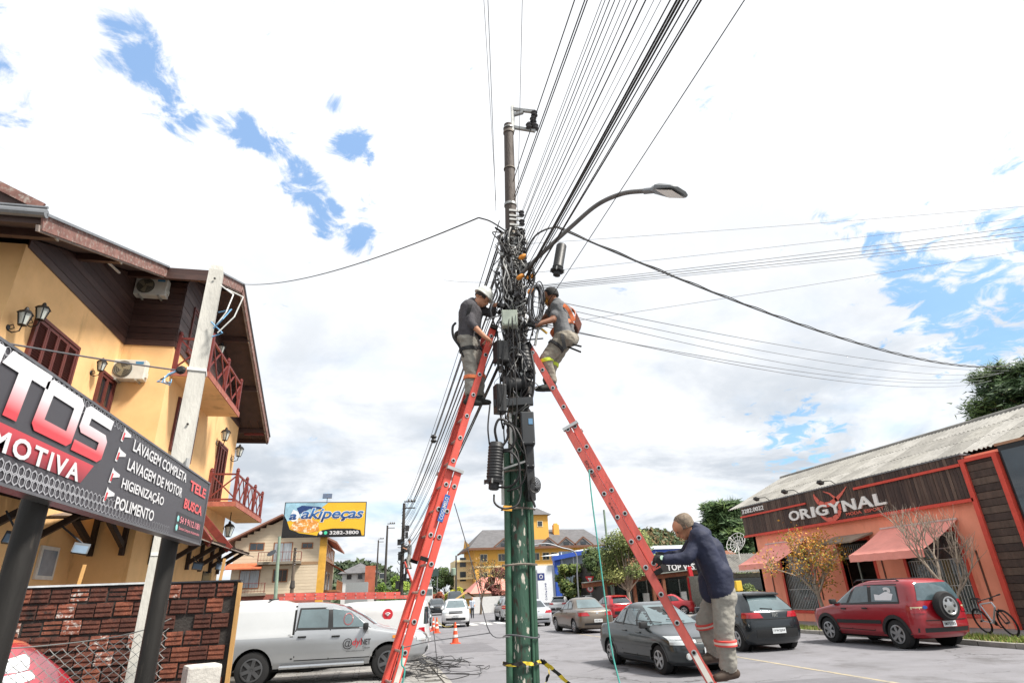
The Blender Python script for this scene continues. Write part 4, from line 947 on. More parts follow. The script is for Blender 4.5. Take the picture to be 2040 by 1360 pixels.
b = MB(); b.box((X1+1.5, 82, 3.85), (X1+1.57, 96, 3.95)); b.build('rail', m_wood, bh)
b = MB(); b.add([(X1, 80.5, 6.2), (X1, 97, 6.2), (X1+2, 97, 5.2), (X1+2, 80.5, 5.2)], [(0, 1, 2, 3)]); b.build('tile_hood', m_terr, bh)
for y in (83, 88):
    b = MB(); b.box((X1, y, 2.9), (X1+.05, y+2, 5.0)); b.build('window', m_dglass, bh)
dish_b = MB(); dish_b.lathe([(.05, 0), (.35, .05), (.55, .14), (.53, .15)], (-12.2, 78.6, 7.0), (-.3, -.5, .6), 16); o = dish_b.build('satellite_dish', M('dark dish', '#3c4046', .5)); tag(o, 'dark satellite dish on the beige house balcony', 'satellite dish')
# billboard on a yellow post
BY = 38.0
bb = thing('billboard', 'yellow and blue car parts billboard on a yellow post', 'billboard', (-2.7, 38., 0.1))
bx0, bx1, bz0, bz1 = (-5.446, -0.775, 5.222, 7.146)
m_by = M('yellow billboard print', '#dcae2a', .5, var=.05, scale=1)
b = MB(); b.box((bx0-.05, BY, bz0-.05), (bx1+.05, BY+.25, bz1+.05)); b.build('frame', M('billboard dark frame', '#33363c', .5, .3), bb)
b = MB(); b.box((bx0, BY-.01, bz0), (bx1, BY, bz1)); bp_ = b.build('panel', m_by, bb)
BW, BHt = bx1-bx0, bz1-bz0
def bbp(pts, off): return [(bx0 + u*BW, BY-.01-off, bz0 + v*BHt) for u, v in pts]
b = MB(); b.poly(bbp([(0, 0), (.46, 0), (.2, .1), (.08, .22), (.03, .5), (0, .62)], .006)); b.build('black_print', M('black print', '#17181c', .5), bp_)
b = MB(); b.poly(bbp([(0, .62), (.03, .45), (.14, .5), (.3, .66), (.42, .8), (.52, 1), (0, 1)], .006)); b.build('sky_print', M('pale blue print', '#8db4c6', .5, var=.25, scale=1.2), bp_)
b = MB(); b.poly(bbp([(.08, .25), (.16, .15), (.32, .1), (.44, .16), (.42, .42), (.3, .55), (.14, .5)], .008)); b.build('flame_print', M('orange flame print', '#d08a3a', .5, var=.3, scale=2.5, col2='#e8dcc0', mixlo=.5, mixhi=.6), bp_)
b = MB(); b.poly(bbp([(.06, .55), (.1, .8), (.16, .74), (.19, .6), (.15, .46), (.1, .44)], .010)); b.build('gear_print', M('white emblem print', '#d8dce0', .5), bp_)
b = MB(); b.poly(bbp([(.14, .84), (.2, .92), (.42, .88), (.5, .8), (.3, .82), (.18, .66)], .011)); b.build('dark_blue_print', M('deep blue print', '#1d3a6e', .5), bp_)
m_bblue = gradmat('blue logo print', '#16295e', '#3b78b8', bz0+BHt*.48, bz0+BHt*.82)
for dd, mt_, of in ((.006, M('white outline print', '#dfe3e6', .5), .014), (0, m_bblue, .018)):
    t = text_mesh('akipeças', bbp([(.20 - dd, .42 - dd*2)], 0)[0], (1, 0, 0), (0, 0, 1), BW*(.78 + 2*dd), BHt*(.42 + 4*dd), .02 + dd*4, .25, 0, .98, of); t.build('lettering', mt_, bp_)
text_mesh('a', bbp([(.06, .5)], 0)[0], (1, 0, 0), (0, 0, 1), BW*.09, BHt*.17, .03, .2, 0, 1, .02).build('lettering', m_bblue, bp_)
b = MB(); b.poly(bbp([(.42, 0), (.43, .1), (.47, .17), (.6, .22), (.85, .21), (.95, .16), (.97, 0)], .014)); b.build('phone_band', MATS['black print'], bp_)
text_mesh('3282-3800', bbp([(.57, .04)], 0)[0], (1, 0, 0), (0, 0, 1), BW*.36, BHt*.105, .02, 0, 0, 1, .02).build('lettering', m_whp, bp_)
for u, mt_ in ((.46, m_whp), (.52, M('green print', '#43c59a', .5))):
    b = MB(); b.lathe([(.1, 0), (.09, .004)], bbp([(u, .09)], .018)[0], (0, -1, 0), 14); b.build('phone_icon', mt_, bp_)
pxm = -3.110
b = MB(); b.box((pxm-.2, BY+.26, -.1), (pxm+.2, BY+.6, bz1-.1)); b.build('post', M('yellow painted steel', '#c99a3c', .6, var=.15, scale=2), bb)
b = MB(); b.cbox((pxm, BY+.3, bz1+.45), (.55, .06, .32), Matrix.Rotation(R(-30), 3, 'X')); b.build('solar_panel', M('blue grey solar cell', '#4a5568', .2), bb)
b = MB(); b.tube([(pxm, BY+.3, bz1), (pxm, BY+.3, bz1+.6)], .02, 6); b.build('mast', m_gutter, bb)
# plain poles beside the beige house
def simple_pole(name, lab, p0, p1, r0, r1, mat, extra=None, group=None):
    t = thing(name, lab, 'pole', p0, group=group); b = MB(); b.tube([p0, p1], [r0, r1], 10); b.build('shaft', mat, t, smooth=True)
    if extra: extra(t, Vector(p0), Vector(p1))
    return t
m_gpole = M('pale green painted pole', '#7d9080', .7, var=.12, scale=3); m_wpole = M('weathered wooden pole', '#5e5349', .9, var=.2, scale=6, stretch=(1, 1, .2)); m_dkp = M('dark far pole', '#3f3b38', .9, var=.15)
simple_pole('steel_pole', 'pale green steel pole in front of the beige house', (-7.434, 52., 1.657), (-7.651, 52., 6.531), .14, .11, m_gpole)
def insul(t, a, q):
    for k in range(5):
        b = MB(); b.lathe([(.02, 0), (.10, .03), (.06, .09), (.1, .12), (.02, .17)], q + Vector((.1, -.05, -.2 - k*.3)), n=8); b.build('insulator', M('brown insulator', '#2e2622', .4), t)
    b = MB(); b.lathe([(.2, 0), (.22, .1), (.16, .6)], a.lerp(q, .22), n=8); b.build('pole_box', m_dkp, t)
simple_pole('utility_pole', 'short weathered utility pole with insulators before the beige house', (-6.756, 56., 1.791), (-6.866, 56., 5.962), .16, .1, m_wpole, insul)
# hotel
HY = 110.0
hot = thing('hotel', 'ochre four storey hotel with slate hipped roof, dormers and tower', 'hotel', (29, 116, -.3))
m_hot = M('warm ochre hotel wall', '#dba650', .9, var=.05, scale=.5); m_cream = M('cream trim', '#e3cfa4', .85, var=.05); m_slate = M('grey slate roof', '#5d5c5e', .8, var=.18, scale=1.2, bump=.2, stretch=(1, 1, 3))
m_hotedge = M('brown eaves', '#6d4a38', .8, var=.15)
hx0, hx1 = 17.3, 41.5
b = MB(); b.box((hx0, HY, -.4), (hx1, HY+14, 9.3)); b.build('wall', m_hot, hot)
b = MB(); b.box((hx0-3.0, HY+3, -.4), (hx0, HY+12, 7.4)); b.build('side_bay', m_cream, hot)
b = MB(); E0 = 9.1
P = [(hx0-1.2, HY-1.2, E0), (hx1+1.2, HY-1.2, E0), (hx1+1.2, HY+15, E0), (hx0-1.2, HY+15, E0), (hx0+2.6, HY+6.5, 12.9), (hx1-1.0, HY+6.5, 12.7)]
b.add(P, [(0, 1, 5, 4), (1, 2, 5), (2, 3, 4, 5), (3, 0, 4), (3, 2, 1, 0)]); rf = b.build('roof', m_slate, hot)
b = MB(); b.box((hx0-1.25, HY-1.25, E0-.32), (hx1+1.25, HY-1.18, E0+.06)); b.box((hx0-1.25, HY-1.18, E0-.32), (hx0-1.18, HY+15, E0+.06)); b.build('eaves', m_hotedge, rf)
b = MB(); b.add([(hx0-.4, HY-.02, 9.0), (hx0-.4, HY+13, 9.0), (hx0-.9, HY+6.5, 11.2)], [(0, 1, 2)]); b.build('gable_end', m_hot, hot)
for xc in (22.5, 30.9, 34.3, 37.6):   # dormers
    d = MB(); w_ = 1.5
    d.prism([(xc-w_, HY-1.0, E0+.1), (xc, HY-1.0, E0+1.35), (xc+w_, HY-1.0, E0+.1)], (0, 5.2, .0)); dm_ = d.build('dormer', m_slate, rf)
    d = MB()
    for s_ in (-1, 1): d.bar((xc+s_*(w_+.4), HY-1.08, E0+.1), (xc, HY-1.08, E0+1.55), .12, .22)
    d.build('dormer_trim', m_hotedge, dm_)
    d = MB(); d.box((xc-.5, HY-1.06, E0+.25), (xc+.5, HY-1.02, E0+.75)); d.build('dormer_window', m_dglass, dm_)
tx0, tx1, tz0, tz1 = (28.402, 31.867, 11.658, 15.057)
b = MB(); b.box((tx0, HY+2, 9.5), (tx1, HY+5, tz1)); tw = b.build('tower', m_hot, hot)
b = MB(); cx_ = (tx0+tx1)/2; b.add([(tx0-.6, HY+1.4, tz1), (tx1+.6, HY+1.4, tz1), (tx1+.6, HY+5.6, tz1), (tx0-.6, HY+5.6, tz1), (cx_, HY+3.5, tz1+1.5)], [(0, 1, 4), (1, 2, 4), (2, 3, 4), (3, 0, 4), (3, 2, 1, 0)]); b.build('tower_roof', m_slate, tw)
win(tw, (cx_-.35, cx_+.55, tz0+1.3, tz0+2.2), HY+2, m_cream, m_dglass, 0)
b = MB(); b.box((33.5, HY+4, 11.4), (34.6, HY+5, 13.4)); b.box((33.7, HY+4.2, 13.4), (34.4, HY+4.8, 13.7)); b.build('chimney', m_hot, hot)
for z0 in (6.9, 3.9, .9):
    b = MB(); b.box((hx0, HY-.08, z0-1.05), (hx1, HY, z0-.75)); b.build('string_course', m_cream, hot)
    for xc in (18.3, 21.6, 25.2, 28.0, 29.9, 31.5, 34.5, 37.5, 40): win(hot, (xc, xc+1.2, z0, z0+1.15), HY, m_cream, m_dglass, 1, .1)
for k in range(3): MB().box((hx0-3.4, HY+1.6, 1.2 + k*2.9), (hx0, HY+3, 1.5 + k*2.9)).build('balcony_slab', m_cream, hot)
for z0 in (.9, 3.8, 6.2):
    b = MB(); b.box((hx0-2.3, HY+2.94, z0), (hx0-1.2, HY+2.98, z0+1.6)); b.build('window', m_dglass, hot)
# pharmacy with blue frame
PY_ = 62.0
ph = thing('blue_framed_store', 'white and blue glazed store with hanging banner behind the street trees', 'store', (21, 66, -.3))
m_sw = M('white store wall', '#cfd4d8', .7, var=.05, scale=.6); m_blue = M('royal blue cladding', '#2b4fa8', .5, var=.06)
b = MB(); b.box((15.6, PY_, -.4), (18.0, PY_+8, 4.1)); b.build('wall', m_sw, ph)
b = MB(); b.box((18.0, PY_-.3, -.4), (18.6, PY_+.4, 5.0)); b.build('blue_column', m_blue, ph)
b = MB(); b.bar((17.8, PY_-.3, 4.7), (23.5, PY_-.6, 5.6), .7, .4); b.build('blue_beam', m_blue, ph)
b = MB(); b.add([(18.2, PY_, 5.0), (26.5, PY_-.5, 5.9), (26.5, PY_+6, 6.3), (18.2, PY_+6, 5.3), (18.2, PY_, 4.7), (26.5, PY_-.5, 5.6)], [(0, 1, 2, 3), (0, 4, 5, 1)]); b.build('roof', m_sw, ph)
b = MB(); b.box((18.6, PY_, -.4), (26.5, PY_+.06, 5.4)); b.build('glazing', M('store curtain glass', '#5e6b74', .08, var=.3, scale=.6, spec=.8), ph)
for k in range(7):
    b = MB(); b.box((18.8+k*1.25, PY_-.06, -.3), (18.92+k*1.25, PY_-.005, 5.3)); b.build('mullion', m_sw, ph)
for z in (1.6, 3.4):
    b = MB(); b.box((18.6, PY_-.10, z), (26.5, PY_-.065, z+.12)); b.build('transom', m_sw, ph)
b = MB(); b.box((26.5, PY_-1, 4.4), (34, PY_-.6, 5.3)); b.build('blue_fascia', m_blue, ph)
b = MB(); b.add([(26, PY_-1.2, 5.3), (36, PY_-1.2, 5.3), (36, PY_+6, 6.1), (26, PY_+6, 6.1)], [(0, 1, 2, 3)]); b.build('metal_roof', M('pale ribbed metal roof', '#aeb5b8', .6, var=.08), ph)
b = MB(); b.box((26.5, PY_-.6, -.4), (34, PY_+4, 4.4)); b.build('wing', M('grey store front', '#6e726e', .8, var=.2), ph)  # wing block in one mottled mid grey
fb = thing('hanging_banner', 'white vertical banner with blue emblem on the store wall', 'banner', (16.9, PY_-.2, .2))
b = MB(); b.box((16.15, PY_-.14, .6), (17.7, PY_-.1, 3.9)); pn = b.build('cloth', M('white banner cloth', '#d7dade', .8, var=.03), fb)
q0, q1, q2, q3 = (16.138, 16.879, 2.7, 3.364)
b = MB(); b.box((q0, PY_-.16, q2), (q1, PY_-.145, q3)); b.build('blue_emblem', M('navy emblem', '#2a3570', .6), pn)
b = MB(); b.lathe([(.2, 0), (.2, .01)], ((q0+q1)/2, PY_-.165, (q2+q3)/2), (0, -1, 0), 16); b.build('white_ring', m_whp, pn)
b = MB(); b.lathe([(.12, 0), (.12, .01)], ((q0+q1)/2, PY_-.18, (q2+q3)/2), (0, -1, 0), 16); b.build('emblem_core', MATS['navy emblem'], pn)
for k, ch in enumerate('SÃOJOÃO'):
    text_mesh(ch, (16.85, PY_-.15, 2.25 - k*.235), (1, 0, 0), (0, 0, 1), .2, .16 if ch != 'Ã' else .2, .02, 0, 0, 1, 0).build('lettering', MATS['navy emblem'], pn)
# pergola restaurant and outlet behind the parked cars
GY = 46.0
pg = thing('pergola', 'brown timber pergola with posts in front of a dark glazed outlet', 'pergola', (20, GY, -.3))
m_pt = M('brown pergola timber', '#7a4c34', .8, var=.18, scale=3)
b = MB(); b.bar((15.5, GY, 1.95), (27, GY, 2.75), .25, .32); b.build('beam', m_pt, pg)
b = MB(); b.bar((15.5, GY-.1, 2.16), (27, GY-.1, 2.96), .5, .06); b.build('roof_edge', M('grey roof edge', '#7f8680', .7), pg)
for x in (17.2, 19.6, 21.2, 22.1, 24.3, 26.2):
    b = MB(); b.box((x, GY-.12, -.3), (x+.24, GY+.12, 1.9 + (x-15.5)*.07)); b.build('post', m_pt, pg)
out_ = thing('outlet_store', 'dark fronted outlet store with white lettering behind the pergola', 'store', (23, 52, -.3))
b = MB(); b.box((18.8, 50, -.3), (31, 58, 3.9)); b.build('wall', M('dark store wall', '#3a3532', .8, var=.2, scale=.7), out_)
b = MB(); b.box((19.5, 49.94, -.2), (30, 49.99, 2.2)); b.build('glazing', M('dark store glass', '#27302f', .08, var=.4, scale=1.4, spec=.8), out_)
for k in range(8):
    b = MB(); b.box((19.5+k*1.5, 49.88, -.2), (19.6+k*1.5, 49.935, 2.2)); b.build('mullion', M('grey mullion', '#8a8f8c', .5), out_)
b = MB(); b.add([(18.5, 47.5, 2.9), (31, 47.5, 3.4), (31, 50, 4.4), (18.5, 50, 3.9)], [(0, 1, 2, 3)]); b.build('canopy', m_pt, out_)
tq = (23.313, 26.196, 2.826, 3.327)
b = MB(); b.box((tq[0]-1.2, 47.3, tq[2]-.15), (tq[1]+.6, 47.4, tq[3]+.15)); sgn = b.build('sign_panel', M('black sign panel', '#1d1b1b', .6), out_)
text_mesh('TOP VEST', (tq[0], 47.28, tq[2]), (1, 0, 0), (0, 0, 1), tq[1]-tq[0], tq[3]-tq[2], .03, 0, 0, 1.05, .01).build('lettering', m_whp, sgn)
for k in range(6):
    b = MB(); x = 20.2 + k*1.7; b.box((x, 49.3, -.2), (x+.5, 49.5, .9 + .3*(k % 2))); o = b.build('display_board', M('display ' + ('a' if k % 2 else 'b'), '#cfd3d2' if k % 2 else '#b22c2c', .6), out_)
# red steel gantry
gt = thing('red_gantry', 'red steel signal stand behind the man on the ladder', 'stand', (26.388, 49.947, -0.3))
gq = (23.642, 44., 2.194)
b = MB(); b.box((gq[0]-.28, 44, -.3), (gq[0]-.1, 44.2, 2.2)); b.box((gq[0]+.1, 44, -.3), (gq[0]+.28, 44.2, 2.2)); b.box((gq[0]-.3, 43.98, 1.5), (gq[0]+.3, 44.22, 1.8)); b.bar((gq[0], 44, 2.1), (gq[0]-.1, 44, 3.0), .3, .2); b.bar((gq[0]-.3, 44, -.2), (gq[0]+.3, 44, 1.6), .06); b.build('frame', M('signal red paint', '#b3202a', .5, var=.1), gt)
# grey roofed shed left of the shop, dish, and plants
sh = thing('grey_roof_shed', 'low shed with corrugated grey roof between the outlet and the salmon shop', 'shed', (26.5, 41, -.3))
b = MB(); b.box((23.4, 39, -.3), (30, 44, 2.3)); b.build('wall', M('shed wall', '#7c8078', .85, var=.2), sh)
mbx = corr(7.0, 3.2, 34, .04); rr = mbx.build('roof', m_corr[1], sh, smooth=True, local=True, sharp=180); rr.rotation_euler = (R(0), R(-24), R(90)); rr.location = (30.2-26.5, 38-41, 2.35+.3)
b = MB(); b.box((23.5, 38.93, 0), (29.5, 38.98, 2.0)); b.build('glazing', MATS['dark store glass'], sh)
ds = thing('satellite_dish', 'white mesh satellite dish above the grey roofed shed', 'satellite dish', (25.394, 40., 3.631))
dc = Vector((25.491, 40., 4.279)); dax = Vector((-.8, -.25, .5)).normalized(); du = dax.orthogonal().normalized(); dv = dax.cross(du)
m_dish = M('white dish mesh', '#d3d3cf', .5, .2)
b = MB()
for r_ in (.3, .55, .8):
    b.tube([dc + dax*(.28*r_*r_) + (du*math.cos(t*.2618) + dv*math.sin(t*.2618))*r_ for t in range(25)], .02, 4, cap=False)
b.build('rings', m_dish, ds)
for k in range(12):
    t = k*math.pi/6; b = MB(); b.tube([dc + dax*(.28*r_*r_) + (du*math.cos(t) + dv*math.sin(t))*r_ for r_ in (.02, .3, .55, .8)], .018, 4); b.build('rib', m_dish, ds)
b = MB(); b.tube([dc, dc + dax*.75], .025, 5); b.tube([dc, dc + Vector((.05, .1, -1.1))], .05, 6); b.lathe([(.07, 0), (.07, .14)], dc + dax*.7, dax, 8); b.build('feed_arm', m_dish, ds)
# other small far buildings
fh = thing('white_house', 'white house with grey hipped roof beyond the beige house', 'house', (1, 118, -.3))
a0, a1, a2, a3 = (-5.689, 0.026, 3.252, 5.816)
m_wh = M('white far wall', '#c9c9c8', .9, var=.06)
b = MB(); b.box((a0, 115, -.3), (a1, 125, a3)); b.build('wall', m_wh, fh)
b = MB(); b.add([(a0-.8, 114.2, a3), (a1+.8, 114.2, a3), (a1+.8, 126, a3), (a0-.8, 126, a3), (a0+3, 120, a3+2.0), (a1-3, 120, a3+2.0)], [(0, 1, 5, 4), (1, 2, 5), (2, 3, 4, 5), (3, 0, 4), (3, 2, 1, 0)]); b.build('roof', m_slate, fh)
for k in range(4): win(fh, (a0+.8+k*1.9, a0+1.6+k*1.9, a2+1.6, a2+2.4), 115, m_wh, m_dglass, 0, .06)
bd = thing('brick_gable', 'red brick gable wall beside the far white house', 'building', (6, 120, -.3))
c0, c1, c2, c3 = (-1.748, 0.037, 5.054, 6.932)
b = MB(); b.prism([(c0, 113.5, c2-3), (c1, 113.5, c2-3), (c1, 113.5, c3), (c0, 113.5, c3)], (0, .5, 0)); b.build('wall', M('far brick', '#a35a42', .9, var=.15, scale=1), bd)
gb = thing('grey_block', 'low grey rendered box building behind the white van', 'building', (-2, 98, -.3))
c0, c1, c2, c3 = (-4.104, -0.98, 1.456, 3.884)
b = MB(); b.box((c0, 95, -.3), (c1, 103, c3)); b.build('wall', M('grey render', '#8b9092', .9, var=.07), gb)
b = MB(); b.box((c1-.02, 96, -.2), (c1+.03, 98, c3-.7)); b.build('door', MATS['grey render'], gb)
gg = thing('grey_gabled_building', 'distant grey gabled building left of the hotel', 'building', (16, 140, -.3))
c0, c1, c2, c3 = (17.994, 21.856, 2.723, 8.067)
b = MB(); b.prism([(c0, 140, -.3), (c1+3, 140, -.3), (c1+3, 140, c3), (c0, 140, c3-3.4)], (0, 12, 0)); b.build('wall', M('pale grey cladding', '#9b9a9b', .9, var=.08), gg)
pk = thing('pink_roofed_building', 'low building with faded pink roof in front of the hotel', 'building', (14, 78, -.3))
b = MB(); b.box((11.5, 76, -.3), (17, 82, 1.9)); b.build('wall', M('cream wall', '#c9bfa9', .9, var=.08), pk)
b = MB(); b.add([(11.2, 75.6, 1.7), (17.2, 75.6, 1.7), (15.6, 79, 3.6), (13.2, 79, 3.6), (11.2, 83, 1.7), (17.2, 83, 1.7)], [(0, 1, 2, 3), (0, 3, 4), (1, 5, 2), (3, 2, 5, 4)]); b.build('roof', M('faded pink roof', '#c98478', .85, var=.1), pk)
wk = thing('white_boundary_wall', 'white boundary wall with a small gabled gatehouse beyond the crossing', 'wall', (11.5, 70, -.3))
b = MB(); b.box((10.6, 70, -.3), (14.5, 70.2, 1.35)); b.build('wall', m_wh, wk)
b = MB(); b.box((9.4, 72, -.3), (11.3, 74, 1.2)); b.add([(9.0, 71.5, 1.1), (11.8, 71.5, 1.1), (10.4, 71.5, 1.9), (9.0, 74, 1.1), (11.8, 74, 1.1), (10.4, 74, 1.9)], [(0, 2, 5, 3), (1, 4, 5, 2)]); b.build('gatehouse', M('ochre gatehouse', '#b08b45', .85, var=.15), wk)
hh = thing('hilltop_house', 'grey roofed house on the hill behind the shop fascia', 'house', (60.713, 90., 13.032))
hp = Vector((60.749, 90., 13.195))
b = MB(); b.prism([hp + Vector((-1.8, 0, -4)), hp + Vector((1.8, 0, -4)), hp + Vector((1.8, 0, .1)), hp + Vector((.4, 0, 1.1)), hp + Vector((-1.8, 0, .1))], (0, 5, 0)); b.build('wall', M('far grey house', '#8b8d90', .9), hh)
# wooded hills
def hill(name, lab, pts, Y, seed, cols, key, n=5200):
    rh = random.Random(seed); m1 = MB(); k = len(pts)
    P = [Vector(p) for p in pts]
    m1.add([tuple(p) for p in P] + [(p.x, Y-30, -1.5) for p in P] + [(p.x, Y+40, -1.5) for p in P], [(i, i+1, k+i+1, k+i) for i in range(k-1)] + [(i+1, i, 2*k+i, 2*k+i+1) for i in range(k-1)])
    m1.cur = 0
    for i in range(n):
        j = rh.randrange(k-1); f = rh.random(); top = P[j].lerp(P[j+1], f); d = rh.random()**1.6
        c = top.lerp(Vector((top.x, Y-30, -1.5)), d) + Vector((rh.gauss(0, .6), 0, rh.gauss(.3, .6)))
        s_ = rh.uniform(.5, 1.4); a = Vector((rh.uniform(-1, 1), rh.uniform(-1, 1), rh.uniform(-1, 1))).normalized(); b2 = a.orthogonal().normalized(); m1.cur = rh.randrange(len(cols))
        m1.add([c - a*s_, c + b2*s_*.7, c + a*s_, c - b2*s_*.7], [(0, 1, 2, 3)])
    o = m1.build(name, leafmats(key, cols)); o['kind'] = 'stuff'; o['label'] = lab; o['category'] = 'wood'
hill('wooded_hill', 'dark wooded hill beyond the white house', [(-28.46, 260., 9.981), (-21.094, 260., 12.524), (-11.551, 260., 14.307), (-3.678, 260., 14.459), (2.41, 260., 12.368), (8.58, 260., 8.746), (16.786, 260., 4.299), (24.963, 260., 2.108)], 260, 4, ('#3c4a34', '#4b573c', '#343f30'), 'hill')
hill('wooded_hill', 'wooded ridge above the blue banded roof', [(80.997, 200., 12.66), (87.757, 200., 19.126), (95.013, 200., 19.329), (102.499, 200., 17.828), (114.052, 200., 16.571), (128.434, 200., 18.014), (142.332, 200., 15.458)], 200, 5, ('#4d5a38', '#6b5a3c', '#3f4d33'), 'ridge')


# ------------------------------------------------------------------ vehicles: stacked plan outlines lofted into one skin
PROF = {
 'sedan': (4.18, 1.64, 1.42, [(.20, 1.93, -1.93, .74), (.28, 2.05, -2.03, .80), (.45, 2.09, -2.09, .82), (.60, 2.05, -2.08, .825), (.70, 1.98, -2.06, .82), (.78, 1.62, -2.03, .81), (.86, 1.12, -2.0, .79), (.92, .86, -1.94, .765), (.965, .74, -1.40, .745), (1.10, .46, -1.16, .69), (1.25, .16, -.95, .635), (1.345, -.06, -.76, .59), (1.39, -.24, -.60, .52), (1.42, -.42, -.46, .34)]),
 'hatch': (4.0, 1.72, 1.5, [(.20, 1.86, -1.86, .78), (.30, 1.97, -1.95, .84), (.50, 2.0, -2.0, .86), (.65, 1.96, -2.0, .86), (.76, 1.84, -1.98, .855), (.86, 1.40, -1.95, .84), (.95, .97, -1.93, .82), (1.0, .84, -1.90, .80), (1.15, .5, -1.76, .735), (1.30, .2, -1.58, .67), (1.42, -.1, -1.42, .61), (1.47, -.3, -1.25, .54), (1.50, -.5, -.95, .36)]),
 'suv': (4.14, 1.74, 1.66, [(.27, 1.93, -1.95, .78), (.36, 2.03, -2.04, .85), (.55, 2.06, -2.07, .868), (.75, 2.04, -2.07, .868), (.90, 1.95, -2.06, .86), (.98, 1.46, -2.05, .85), (1.06, 1.03, -2.04, .83), (1.10, .93, -2.03, .81), (1.30, .6, -1.99, .755), (1.50, .25, -1.92, .70), (1.58, .02, -1.86, .65), (1.63, -.2, -1.75, .58), (1.66, -.4, -1.5, .4)]),
 'pickup': (5.2, 1.80, 1.80, [(.38, 2.40, -2.45, .80), (.50, 2.54, -2.57, .88), (.70, 2.60, -2.60, .90), (.90, 2.56, -2.60, .90), (1.0, 2.42, -2.60, .89), (1.08, 1.92, -2.59, .875), (1.16, 1.48, -2.58, .85), (1.22, 1.32, -2.57, .835), (1.45, .95, -2.52, .775), (1.66, .52, -2.46, .715), (1.74, .25, -2.42, .665), (1.78, 0.0, -2.34, .60), (1.80, -.2, -2.2, .45)]),
 'van': (4.6, 1.80, 2.0, [(.25, 2.15, -2.22, .80), (.40, 2.27, -2.28, .88), (.70, 2.30, -2.30, .90), (.95, 2.22, -2.30, .90), (1.05, 2.0, -2.29, .89), (1.15, 1.75, -2.29, .88), (1.4, 1.45, -2.28, .85), (1.7, 1.05, -2.26, .81), (1.88, .75, -2.22, .75), (1.96, .5, -2.12, .66), (2.0, .2, -1.9, .45)]),
}
m_tyre = M('tyre rubber', '#1b1b1c', .85, var=.15, scale=8); m_rim = M('alloy rim', '#a7a9ab', .35, .75, var=.1); m_rimd = M('dark steel rim', '#5a5b5d', .45, .6, var=.1)
m_cglass2 = M('car glass', '#2a3338', .04, var=.18, scale=1.2, spec=.9, coat=.5); m_cglassl = M('pale reflecting car glass', '#58686c', .04, var=.2, scale=1.2, spec=.9, coat=.5)
m_trim = M('black car trim', '#1e1f20', .55, var=.08); m_under = M('dark underbody', '#121212', .9, var=0)
m_tail = M('red tail lamp', '#9c1420', .15, var=.1, coat=.8); m_tailw = M('clear lamp', '#c9c9c6', .12, var=.08, coat=.8); m_head = M('headlamp lens', '#b4b9ba', .1, .2, var=.12, scale=6, coat=1.0)
m_plate = M('pale number plate', '#c8ccce', .4, var=.04); m_chrome = M('chrome', '#b9bbbd', .15, .9, var=.05); m_amber = M('amber lamp', '#d9822a', .2, coat=.8)
